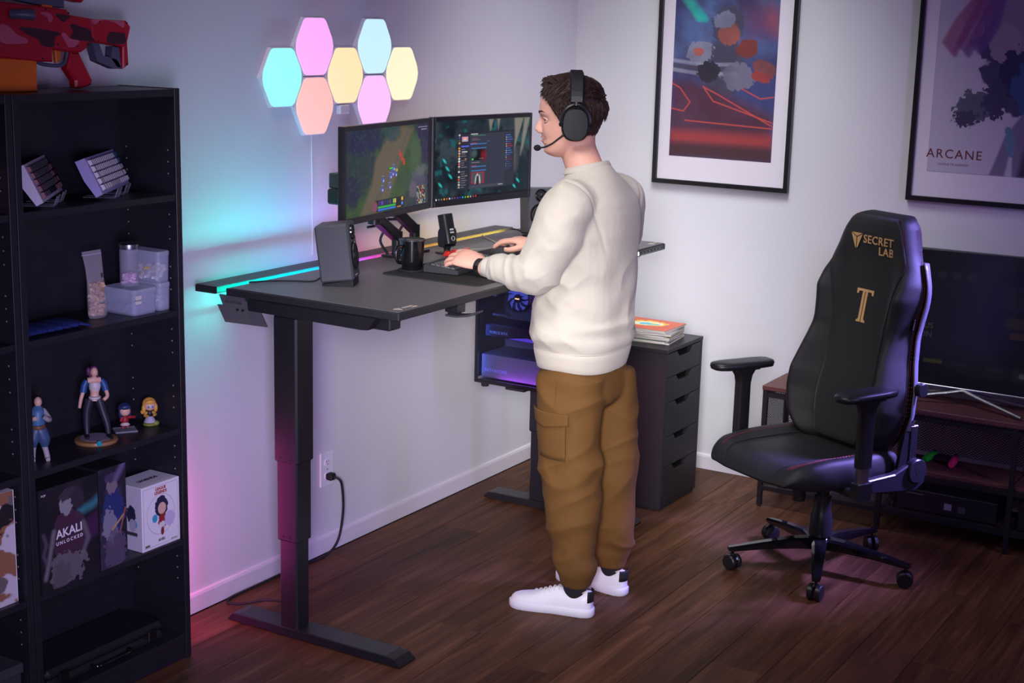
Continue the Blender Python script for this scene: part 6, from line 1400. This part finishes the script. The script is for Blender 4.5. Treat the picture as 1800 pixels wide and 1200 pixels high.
for F, th, p, d, u, r_ in NAILS:
    d2 = F.to_3x3() @ Vector((d.x, d.y*th, d.z)); u2 = F.to_3x3() @ Vector((u.x, u.y*th, u.z)); c = F @ Vector((p.x, p.y*th, p.z))
    o = MB().ball((0, 0, 0), (.0062, r_*.58, .0012), 12, 6, frame(c, d2, u2.cross(d2))).build('fingernail', M_NAIL, BODY, True)
# eyes, brows, teeth
M_EYE = mat('eye_white', srgb(226, 218, 214), .2, var=.02); M_IRIS = mat('iris', srgb(74, 54, 40), .15); M_BROW = mat('brow_hair', srgb(58, 36, 32), .7)
M_LIP = mat('lip', srgb(206, 134, 122), .45)
for s in (-1, 1):
    e = MB().ball((.0870, s*.0325, .0060), .0122, 18, 12, HEAD).build('eye', M_EYE, PERSON, True); e.matrix_local = PI_
    i_ = MB().ball((.0972, s*.0345, .0052), (.0026, .0054, .0054), 14, 8, HEAD).build('iris', M_IRIS, e, True)
    lid = MB().tube([hc(.0985, s*.018, .008), hc(.1018, s*.027, .0105), hc(.1008, s*.037, .0112), hc(.0952, s*.046, .0085), hc(.090, s*.050, .005)], [.0012, .0028, .0032, .0026, .001], 8, smoothn=4).build('eyelid', M_SKIN, e, True)
    MB().tube([hc(.0975, s*.019, .001), hc(.1005, s*.027, -.0025), hc(.0990, s*.037, -.0032), hc(.0935, s*.046, -.0005), hc(.090, s*.050, .004)], [.001, .0018, .002, .0016, .001], 8, smoothn=4).build('lower_eyelid', M_SKIN, e, True)
    lash = MB().tube([hc(.1005, s*.019, .0062), hc(.1040, s*.027, .0078), hc(.1030, s*.037, .0080), hc(.0968, s*.046, .006)], [.0005, .0010, .0010, .0005], 6, smoothn=4).build('lashes', M_BROW, e, True)
    b_ = MB().tube([hc(.1165, s*.012, .0255), hc(.1165, s*.022, .030), hc(.1105, s*.036, .0335), hc(.098, s*.050, .030)], [.002, .0034, .0030, .001], 8, smoothn=5).build('eyebrow', M_BROW, PERSON, True); b_.matrix_local = PI_
for z, x, r_ in ((-.0550, .1065, .0030), (-.0675, .1048, .0036)):
    l_ = MB().tube([hc(x-.014, .026, -.0605), hc(x-.003, .014, z), hc(x, 0, z), hc(x-.003, -.014, z), hc(x-.014, -.026, -.0605)], [.001, r_*.85, r_, r_*.85, .001], 10, smoothn=6).build('lip', M_LIP, PERSON, True); l_.matrix_local = PI_
l_ = MB().tube([hc(.088, .019, -.0605), hc(.0985, .009, -.0605), hc(.1, 0, -.0605), hc(.0985, -.009, -.0605), hc(.088, -.019, -.0605)], .0035, 8, smoothn=4).build('teeth', M_EYE, PERSON, True); l_.matrix_local = PI_
# ---- hair: a thick cap with swept locks
M_HAIR = mat('brown_hair', srgb(54, 33, 29), .55, var=.35, scale=90, stretch=(1, 1, 1), bump=.3, bscale=700)
def hairline(t):      # lowest height of the hair at azimuth t (0 front, pi back)
    return float(np.interp(abs(t), [0, .35, .62, .80, 1.0, 1.25, 1.5, 1.75, 2.2, 2.7, 3.15], [.101, .100, .090, .066, .048, .010, -.022, -.030, -.045, -.064, -.068]))
def hair_t(t, z):
    top = float(np.interp(z, [-.07, -.03, .02, .06, .10, .13], [.0035, .006, .010, .014, .020, .026]))
    return top
hb = MB(); nt, nz = 64, 26; rows = []
for j in range(nz):
    w_ = j/(nz-1); rr = []
    for k in range(nt):
        t = -math.pi+2*math.pi*k/nt; z0 = hairline(t); z = z0+(.1295-z0)*math.sin(w_*math.pi/2)
        f = float(np.interp(z, ZS, FR)); b = float(np.interp(z, ZS, BKb)); wd = float(np.interp(z, ZS, WD)); cx = (f+b)/2+.008
        c, s = math.cos(t), math.sin(t); e = 2.35 if c > 0 else 2.1; q = (abs(c)**e+abs(s)**e)**(-1/e)
        p = Vector((cx+(f-cx if c > 0 else cx-b)*c*q, wd*s*q, z)); nrm = (p-Vector((.005, 0, .02))).normalized()
        th = hair_t(t, z)*(.35 if j == 0 else 1.0)*(1-.30*max(0, -math.cos(t)))
        th += .012*max(0, math.cos(t))**3*float(np.interp(z, [.09, .115, .13], [.2, .9, .8]))
        th *= 1+.18*mnoise.noise(Vector((t*3, z*45, 1.3)))+.10*mnoise.noise(Vector((t*9, z*120, 4.3)))
        rr.append(tuple(HEAD @ (p+nrm*th)))
    rows.append(rr)
top_c = HEAD @ Vector((.0, 0, .1305+.026))
hb.loft(rows, False, True); n0 = len(hb.v)
inner = [[tuple(HEAD @ (HEAD.inverted() @ Vector(p)*.93)) for p in rows[0]], rows[0]]
hb.add([tuple(top_c)]+rows[-1], [(0, 1+(k+1) % nt, 1+k) for k in range(nt)]); hb.loft(inner, False, True)
rnd = random.Random(4)
def lock(t, z, L_, r_, dirv, lift=.0):
    f = float(np.interp(z, ZS, FR)); b = float(np.interp(z, ZS, BKb)); wd = float(np.interp(z, ZS, WD)); cx = (f+b)/2+.008
    c, s = math.cos(t), math.sin(t); p = Vector((cx+(f-cx if c > 0 else cx-b)*c, wd*s, z)); nrm = (p-Vector((.005, 0, .02))).normalized()
    base = p+nrm*hair_t(t, z)*.84*(1-.30*max(0, -math.cos(t))); d = Vector(dirv).normalized(); tang = (d-nrm*d.dot(nrm)).normalized()
    pts = [base, base+tang*L_*.45+nrm*(.004+lift*.5), base+tang*L_*.8+nrm*(.003+lift), base+tang*L_+nrm*(-.001+lift*1.25)]
    hb.tube([tuple(HEAD @ q) for q in pts], [r_, r_*.95, r_*.55, r_*.08], 6, smoothn=2)
for i in range(1300):
    t = rnd.uniform(-math.pi, math.pi); z0 = hairline(t); z = rnd.uniform(max(z0+.012, .03), .127); side = abs(math.sin(t))
    if abs(t) < 1.0 and z < .116: z = rnd.uniform(.116, .127) if abs(t) < .7 else max(z, z0+.022)
    dx = .9 if z > .07 else -.1
    lock(t, z, rnd.uniform(.020, .040), rnd.uniform(.0014, .0030), (dx+rnd.uniform(-.3, .3) if z > .07 else rnd.uniform(-.9, -.2), rnd.uniform(-.3, .3)+.35*math.sin(t), (rnd.uniform(.0, .5) if abs(t) < 1.0 else rnd.uniform(-.5, .1)) if z > .07 else -.9), rnd.uniform(0, .004) if z > .07 else 0)
for i in range(700):   # short sides and nape
    t = rnd.choice((-1, 1))*rnd.uniform(.9, math.pi); z0 = hairline(t); z = rnd.uniform(z0+.003, max(.04, z0+.01))
    lock(t, z, rnd.uniform(.008, .016), rnd.uniform(.0009, .0016), (-.55 if abs(t) < 2 else -.1, .2*math.sin(t), -1))
for i in range(90):    # swept-up fringe
    y = rnd.uniform(-.05, .05); x0 = .070+rnd.uniform(-.028, .010)-y*y*6; z0 = .120+rnd.uniform(-.008, .008)-max(0, x0-.06)*.5
    pts = [Vector((x0-.012, y, z0)), Vector((x0+.012, y*1.02, z0+.012+rnd.uniform(-.004, .006))), Vector((x0+.028, y*1.04, z0+.016+rnd.uniform(-.006, .008))), Vector((x0+.040+rnd.uniform(-.008, .004), y*1.05+rnd.uniform(-.006, .006), z0+.012+rnd.uniform(-.014, .014)))]
    hb.tube([tuple(HEAD @ q) for q in pts], [.0050, .0046, .0032, .0005], 6, smoothn=3)
o = hb.build('hair', M_HAIR, PERSON, True); o.matrix_local = PI_; o['kind'] = 'stuff'
# ---- sweatshirt
sw = MB(); TC = [(.872, 1.020, .140, .180), (.895, 1.020, .142, .181), (.93, 1.020, .152, .192), (.97, 1.018, .158, .200), (1.05, 1.020, .150, .200), (1.15, 1.026, .147, .203), (1.25, 1.032, .145, .210), (1.33, 1.038, .141, .213), (1.39, 1.042, .132, .212), (1.43, 1.043, .122, .205), (1.465, 1.042, .108, .186), (1.495, 1.038, .094, .150), (1.515, 1.028, .084, .106), (1.53, 1.020, .078, .084), (1.540, 1.016, .070, .074)]
sw.loft([ring((x, -1.68 if z < 1.5 else -1.683, z), a, b, xa=(1, 0, float(np.interp(z, [1.465, 1.495, 1.515, 1.53, 1.54], [0, .08, .17, .24, .27]))), n=40, e=2.25 if z < 1.45 else 2.0) for z, x, a, b in TC])
limb(sw, [(1.043, -1.76, 1.415), (1.045, -1.862, 1.420), (1.030, -1.905, 1.335), (1.005, -1.925, 1.265), (.975, -1.930, 1.215), (.925, -1.927, 1.203), (.86, -1.920, 1.203), (.815, -1.912, 1.203), (.785, -1.909, 1.202)], [.085, .088, .085, .078, .070, .060, .049, .041, .0375], 24)
limb(sw, [(1.043, -1.60, 1.415), (1.045, -1.498, 1.420), (1.02, -1.452, 1.335), (.985, -1.418, 1.265), (.945, -1.407, 1.222), (.89, -1.412, 1.215), (.82, -1.425, 1.213), (.755, -1.440, 1.212), (.715, -1.447, 1.212)], [.085, .088, .085, .079, .073, .066, .057, .048, .0425], 24)
me = remesh(sw, .0060, 8, .5)
def fold(p):
    dL = np.zeros(len(p))
    # torso: soft slanting drapes and pull lines towards the waist
    dL += .0085*n3(p, (7, 7, 5), 3.1)+.0075*ridge(np.stack([p[:, 0]*.8+p[:, 2]*.5, p[:, 1]*.8-p[:, 2]*.35, p[:, 2]*.55], 1), (13, 13, 13), 7.7)*np.clip((1.36-p[:, 2])/.25, 0, 1)
    dL += .010*ridge(p, (4, 6, 16), 2.2)*np.exp(-((p[:, 2]-.985)/.05)**2)
    for el, wr, off in ((ELL, WRL, 0), (ELR, WRR, 9)):
        s = 1 if el is ELL else -1
        arm = np.clip((-1.83-p[:, 1])/.035, 0, 1) if s > 0 else np.clip((p[:, 1]+1.53)/.035, 0, 1)
        de = np.linalg.norm(p-np.array(el), axis=1)
        w_ = arm*np.exp(-(de/.13)**2)
        dL += w_*.013*ridge(np.stack([p[:, 0]*.9-p[:, 2]*.9, p[:, 1]*.3, p[:, 2]*.6+p[:, 0]*.6], 1), (15, 15, 15), 5.5+off)
        fa = arm*np.clip((.955-p[:, 0])/.06, 0, 1)
        dL += fa*.0085*ridge(np.stack([p[:, 0]+.35*p[:, 2], p[:, 1]*.35, p[:, 2]*.4], 1), (26, 26, 26), 1.5+off)
        sy = (-1.846-.32*(p[:, 2]-1.42)) if s > 0 else (-1.514+.32*(p[:, 2]-1.42))
        dL -= .0038*np.exp(-((p[:, 1]-sy)/.0065)**2)*np.clip((p[:, 2]-1.27)/.04, 0, 1)
        ua = arm*np.clip((p[:, 2]-1.22)/.06, 0, 1)
        dL += ua*.008*ridge(np.stack([p[:, 0]*.9+p[:, 2]*.6, p[:, 1]*.6, p[:, 2]*.5], 1), (14, 14, 14), 11+off)
    dL += .010*crease(np.stack([p[:, 0]*.6+p[:, 2]*.35, p[:, 1]*.7+p[:, 2]*.45, p[:, 2]*.5-p[:, 1]*.3], 1), (9, 9, 9), 6.3)*np.clip((1.30-p[:, 2])/.2, 0, 1)
    return dL*np.clip((p[:, 2]-.925)/.05, .06, 1)
disp(me, fold); disp(me, lambda p: .0006*n3(p, (120, 120, 120)))
SW = link('sweatshirt', me, M_SWT, PERSON, True); SW.matrix_local = PI_
def band(name, rings_, m=None, rib=0):
    mb = MB(); rr = []
    for r0 in rings_: rr.append(r0)
    mb.loft(rr, False, True); o = mb.build(name, m or M_SWT, SW, True); s = o.modifiers.new('t', 'SOLIDIFY'); s.thickness = .004; s.offset = 0; return o
hm = []
for z, x, a, b in ((.862, 1.020, .136, .173), (.866, 1.020, .140, .177), (.885, 1.020, .144, .182), (.910, 1.020, .1495, .1885), (.926, 1.020, .152, .192), (.930, 1.020, .1505, .1905)):
    rg = ring((x, -1.68, z), a, b, n=120, e=2.25); rg = [(q[0]+(q[0]-x)*.004*math.sin(k*math.pi), q[1], q[2]+.004*math.sin(k*.16)) for k, q in enumerate(rg)]; hm.append(rg)
band('hem_band', hm)
MB().tube(ring((1.020, -1.68, .931), .1535, .1935, n=80, e=2.25)+[ring((1.020, -1.68, .931), .1535, .1935, n=80, e=2.25)[0]], .0014, 5, cap=False).build('hem_seam', M_SWT, SW, True)
cn = ring((1.015, -1.687, 1.540), .0735, .0790, xa=(1, 0, .24), ya=(0, 1, 0), n=64); nc = []
for k in range(64):
    c = Vector(cn[k]); t_ = (Vector(cn[(k+1) % 64])-Vector(cn[k-1])).normalized(); o_ = (c-Vector((1.015, -1.687, 1.540))); o_.z = 0; o_.normalize(); u_ = (Vector((0, 0, 1))-o_*.45).normalized()
    nc.append([tuple(c+o_*(.0048*math.cos(a_))+u_*(.0125*math.sin(a_))) for a_ in [2*math.pi*q/10 for q in range(10)]])
MB().loft(nc+[nc[0]], False, True).build('collar', M_SWT, SW, True)
for el, wr, x0 in ((ELL, WRL, .795), (ELR, WRR, .722)):
    d = (Vector(wr)-Vector((el.x, el.y, wr.z))).normalized(); sd = d.cross(Vector((0, 0, 1))).normalized(); c0 = Vector((x0, wr.y-.002, wr.z+.004)); rr = []
    for q, r_ in ((-.002, .0385), (.006, .0380), (.020, .0370), (.034, .0360), (.038, .0345)): rr.append(ring(c0+d*q, r_, r_*.92, xa=sd, ya=Vector((0, 0, 1)), n=40))
    band('cuff', rr)
    sh = SHL if el is ELL else SHR
# shoulder seam of the near sleeve
sg = -1
ss = []
for k in range(25):
    t = R(-60+k*12.5); c = Vector((1.043, -1.828, 1.392)); ss.append(c+Vector((math.sin(t)*.098, -.045*math.cos(t)*0+.018*abs(math.sin(t)), math.cos(t)*.098)))
# ---- trousers
tr_ = MB()
tr_.loft([ring((x, -1.68, z), a, b, n=36, e=2.3) for z, x, a, b in ((.905, 1.022, .125, .165), (.88, 1.022, .130, .172), (.84, 1.024, .134, .178), (.80, 1.028, .134, .178), (.77, 1.032, .126, .168), (.74, 1.036, .105, .14), (.715, 1.04, .07, .09), (.70, 1.04, .03, .04))])
def leg(pts):
    tr_.loft([ring((x, y, z), a, b, n=28, e=2.2) for x, y, z, a, b in pts])
leg([(1.030, -1.772, .84, .125, .092), (1.034, -1.778, .74, .118, .096), (1.040, -1.784, .65, .108, .093), (1.046, -1.788, .56, .100, .089), (1.052, -1.792, .48, .094, .086), (1.062, -1.795, .40, .090, .084), (1.072, -1.797, .30, .081, .078), (1.082, -1.80, .21, .072, .070), (1.087, -1.80, .15, .065, .064), (1.088, -1.80, .122, .055, .055), (1.088, -1.80, .100, .050, .050)])
leg([(1.040, -1.588, .84, .125, .092), (1.052, -1.580, .74, .117, .095), (1.064, -1.574, .65, .107, .092), (1.075, -1.570, .56, .098, .088), (1.084, -1.567, .48, .093, .085), (1.090, -1.564, .40, .089, .083), (1.095, -1.562, .30, .081, .077), (1.098, -1.560, .21, .072, .070), (1.098, -1.560, .15, .065, .064), (1.098, -1.560, .122, .055, .055), (1.098, -1.560, .100, .050, .050)])
me = remesh(tr_, .0060, 16, .5)
def pfold(p):
    d = .007*n3(p, (8, 8, 5), 1.7)
    sl = np.stack([p[:, 0]*.7+p[:, 2]*.8, p[:, 1]*.8, p[:, 2]*.7-p[:, 0]*.5], 1)
    d += .0095*ridge(sl, (10, 10, 10), 4.4)*(np.exp(-((p[:, 2]-.47)/.13)**2)+.7*np.exp(-((p[:, 2]-.78)/.07)**2))
    d += .0105*ridge(np.stack([p[:, 0]*.6, p[:, 1]*.6, p[:, 2]+.3*p[:, 0]], 1), (18, 18, 18), 8.8)*np.exp(-((p[:, 2]-.19)/.06)**2)
    d += .0085*crease(sl, (7, 7, 7), 2.9)*np.clip((.86-p[:, 2])/.1, 0, 1)+.008*crease(np.stack([p[:, 0]*.5-p[:, 2]*.9, p[:, 1]*.6, p[:, 2]*.35], 1), (9, 9, 9), 12.1)*np.exp(-((p[:, 2]-.45)/.2)**2)
    for cx, cy in ((1.088, -1.80), (1.098, -1.56)):
        nearp = (np.hypot(p[:, 0]-cx, p[:, 1]-cy) < .1)*(p[:, 2] < .14); an = np.arctan2(p[:, 1]-cy, p[:, 0]-cx)
        d += nearp*.0012*np.sin(an*34)*np.clip((.14-p[:, 2])/.02, 0, 1)
    return d
disp(me, pfold)
TRS = link('trousers', me, M_TRS, PERSON, True); TRS.matrix_local = PI_
# cargo pocket on the near leg: flap and pouch laid on the outside of the thigh
def leg_pt(ang, z, off):
    x = float(np.interp(z, [.48, .56, .65, .74, .84], [1.052, 1.046, 1.040, 1.034, 1.030])); y = float(np.interp(z, [.48, .56, .65, .74, .84], [-1.792, -1.788, -1.784, -1.778, -1.772]))
    a = float(np.interp(z, [.48, .56, .65, .74, .84], [.094, .100, .108, .118, .125])); b = float(np.interp(z, [.48, .56, .65, .74, .84], [.086, .089, .093, .096, .092]))
    c, s = math.cos(ang), math.sin(ang); e = 2.2; q = (abs(c)**e+abs(s)**e)**(-1/e); return (x+(a+off)*c*q, y+(b+off)*s*q, z)
def patch(name, a0, a1, zt, zb, off, point=0):
    mb = MB(); rows = []
    for j in range(9):
        v = j/8; rows.append([leg_pt(R(a0+(a1-a0)*i/16), zt+(zb-(point*(1-abs(2*i/16-1)))-zt)*v, off) for i in range(17)])
    mb.loft(rows, False, False); o = mb.build(name, M_TRS, TRS, True); s = o.modifiers.new('t', 'SOLIDIFY'); s.thickness = .004; s.offset = 0; return o
patch('cargo_pocket', 203, 286, .715, .565, .0065)
patch('pocket_flap', 200, 291, .728, .690, .0115, .018)
MB().tube([leg_pt(R(267), z, .0065) for z in (.84, .74, .65, .56, .48)], .0014, 6, smoothn=4).build('side_seam', M_TRS, TRS, True)
# ---- shoes and socks
M_SHOE = mat('white_leather', srgb(236, 234, 240), .38, var=.02, bump=.04, bscale=700); M_SOLE = mat('white_sole', srgb(228, 226, 234), .5, var=.02); M_SOCK = mat('black_sock', (.012, .012, .016), .9)
def shoe(heel, toe):
    heel = Vector((*heel, 0)); toe = Vector((*toe, 0)); d = (toe-heel).normalized(); L_ = (toe-heel).length
    F = PI_ @ frame(heel, d, Vector((0, 0, 1)).cross(d))     # x to the toe, y left, z up
    t = bpy.data.objects.new('shoe', None); COL.objects.link(t); t.parent = PERSON; t.matrix_local = F
    out = [(-.004, .0, .010), (.001, .0, .022), (.010, .001, .030), (.03, .003, .036), (.08, .002, .037), (.14, .0, .038), (.19, .0, .045), (.235, .001, .047), (.265, .003, .042), (.280, .004, .034), (.290, .005, .024), (.296, .006, .014), (.299, .006, .006)]
    k = L_/.30
    rim = [(x*k, y+w_) for x, y, w_ in out]+[(x*k, y-w_) for x, y, w_ in out[::-1]]
    rim_in = inset(rim, .003)
    MB().loft([[(x, y, 0) for x, y in rim_in], [(x, y, .004) for x, y in rim], [(x, y, .026) for x, y in rim], [(x, y, .029) for x, y in rim_in]]).build('sole', M_SOLE, t, True, sharp=50)
    rr = []
    for x, w_, h, top_ in ((.003, .015, .084, .8), (.008, .023, .090, .82), (.018, .029, .092, .86), (.04, .033, .086, .9), (.075, .035, .082, .9), (.105, .035, .092, .8), (.125, .035, .093, .7), (.15, .036, .084, .66), (.18, .040, .072, .75), (.21, .0435, .062, .85), (.24, .0435, .056, .9), (.265, .038, .051, .9), (.283, .027, .045, .85), (.292, .012, .037, .7)):
        sec = []
        for j in range(17):
            a = math.pi*j/16; c, s = math.cos(a), math.sin(a); e = 2.6; q = (abs(c)**e+abs(s)**e)**(-1/e)
            yw = w_*c*q*(1-(1-top_)*max(0, s*q)**2.2); sec.append((x*k, yw, .026+(h-.026)*s*q))
        rr.append(sec)
    MB().loft(rr, True, False).build('upper', M_SHOE, t, True, sharp=60)
    MB().ball((.064*k, 0, .087), (.044, .0300, .012), 20, 10).build('lining', mat('shoe_lining', srgb(214, 200, 176), .8), t, True)
    MB().loft([ring((.066*k, 0, z), a, b, n=24) for z, a, b in ((.055, .035, .025), (.085, .041, .033), (.105, .044, .040), (.14, .047, .044))], True).build('sock', M_SOCK, t, True)
    tb = [[(-.0012+.0*q, y, z) for y, z in ((-.017, .052), (.017, .052), (.0185, .092), (-.0185, .092))] for q in (0, 1)]
    rows = []
    for z, f_ in ((.054, 1.0), (.07, 1.0), (.085, .96), (.0935, .92)):
        rows.append([(.0275*k-(.0268*math.cos(a)), .0298*math.sin(a)*f_, z) for a in [R(-62+124*i/14) for i in range(15)]])
    mb = MB(); mb.loft(rows, False, False); o = mb.build('heel_tab', M_RUB, t, True); s = o.modifiers.new('t', 'SOLIDIFY'); s.thickness = .002; s.offset = 1
    for i in range(6):
        x = (.122+.017*i)*k; z = float(np.interp(x/k, [.12, .15, .18, .21, .24], [.0945, .0855, .0735, .0635, .0575])); w_ = .018+.0012*i
        MB().tube([(x-.004, -w_, z-.008), (x, -w_*.5, z+.0005), (x+.002, 0, z+.002), (x, w_*.5, z+.0005), (x-.004, w_, z-.008)], .0022, 6, smoothn=3).build('lace', M_SOLE, t, True)
    st = MB().tube([((.150)*k, -.034, .040), (.158*k, -.0345, .056), (.15*k, -.030, .070), (.135*k, -.025, .080)], .0007, 5, smoothn=4).build('seam', mat('seam_grey', srgb(190, 186, 196), .6), t, True)
    return t
shoe((1.158, -1.795), (.862, -1.863)); shoe((1.165, -1.556), (.868, -1.528))
# ---- wristband
wb = MB(); d = Vector((-1, .03, .02)).normalized(); sd = d.cross(Vector((0, 0, 1))).normalized()
wb.loft([ring(WRL+d*q+Vector((-.004, 0, .0015)), r_, r_*.78, xa=sd, ya=Vector((0, 0, 1)), n=32) for q, r_ in ((-.0085, .0335), (-.006, .0350), (.006, .0350), (.0085, .0335))], False, True)
o = wb.build('strap', M_RUB, None, True); s = o.modifiers.new('t', 'SOLIDIFY'); s.thickness = .003; s.offset = 1
t = thing('wristband', 'black band around the person\'s left wrist', 'wristband', tuple(WRL)); o.parent = t; adopt(t)
F = frame(WRL+Vector((-.004, -.036, .004)), (1, 0, 0), (0, 0, 1)); MB().box(-.008, .008, -.007, .007, -.002, .003, .001, F).build('clasp', M_BLKG, t); adopt(t)
# ---- headset
HS = thing('headset', 'black over-ear headset with a boom microphone worn by the person', 'headset', hc(0, 0, 0))
HS.matrix_world = HEAD
for s in (-1, 1):
    cup = MB().loft([ring((-.002, s*y, -.004), a, b, xa=(1, 0, 0), ya=(0, 0, 1), n=36, e=2.5) for y, a, b in ((.074, .036, .045), (.080, .046, .055), (.094, .047, .056))]).build('ear_cushion', M_RUB, HS, True)
    MB().loft([ring((-.002, s*y, -.004), a, b, xa=(1, 0, 0), ya=(0, 0, 1), n=36, e=2.6) for y, a, b in ((.0942, .040, .050), (.098, .0435, .0535), (.108, .0435, .0535), (.113, .040, .050), (.1135, .036, .046))]).build('ear_cup', mat('headset_black', (.005, .005, .007), .5), HS, True)
    yk = [(-.049, .103, -.002), (-.047, .103, .022), (-.034, .103, .046), (-.016, .102, .058), (-.002, .100, .062), (.012, .102, .058), (.030, .103, .046), (.043, .103, .022), (.045, .103, -.002)]
    MB().tube([(x, s*y, z) for x, y, z in yk], .0065, 8, smoothn=4).build('yoke', M_BLKS, HS, True)
    MB().tube([(-.002, s*.100, .058), (-.003, s*.099, .075), (-.004, s*.096, .095)], .009, 10).build('slider', M_BLKS, HS, True)
    for x in (-.050, .046): MB().cyl((x, s*.098, -.004), (x, s*.109, -.004), .0075, seg=14).build('pivot', M_BLKG, HS, True)
arc = []
for k in range(25):
    a = math.pi*k/24; arc.append((-.004, .1005*math.cos(a), .070+.094*math.sin(a)**.8 if 0 < k < 24 else .070))
rows = []
for i, (x, y, z) in enumerate(arc):
    p = Vector((x, y, z)); q = Vector(arc[min(i+1, 24)])-Vector(arc[max(i-1, 0)]); nrm = Vector((0, -q.z, q.y)).normalized() if False else Vector((0, q.z, -q.y)).normalized()*-1
    if nrm.dot(Vector((0, y, z-.04))) < 0: nrm = -nrm
    w_ = .022; h = .0075
    rows.append([tuple(p+Vector((dx, 0, 0))+nrm*dn) for dx, dn in ((-w_, -h*.6), (w_, -h*.6), (w_+.001, 0), (w_*.85, h), (-w_*.85, h), (-w_-.001, 0))])
MB().loft(rows[2:-2]).build('headband', M_RUB, HS, True, sharp=50)
MB().loft([[tuple(Vector(v)) for v in r0] for r0 in rows[0:3]]).build('band_end', M_BLK, HS); MB().loft([[tuple(Vector(v)) for v in r0] for r0 in rows[-3:]]).build('band_end', M_BLK, HS)
bm = [(.030, .103, -.034), (.050, .102, -.050), (.072, .096, -.068), (.094, .084, -.081), (.112, .068, -.086)]
MB().tube(bm, [.0038, .0032, .003, .003, .003], 8, smoothn=5).build('boom', M_RUB, HS, True)
MB().ball((.121, .060, -.087), (.0125, .0105, .0105), 18, 12).build('mic_foam', M_CLOTH, HS, True)
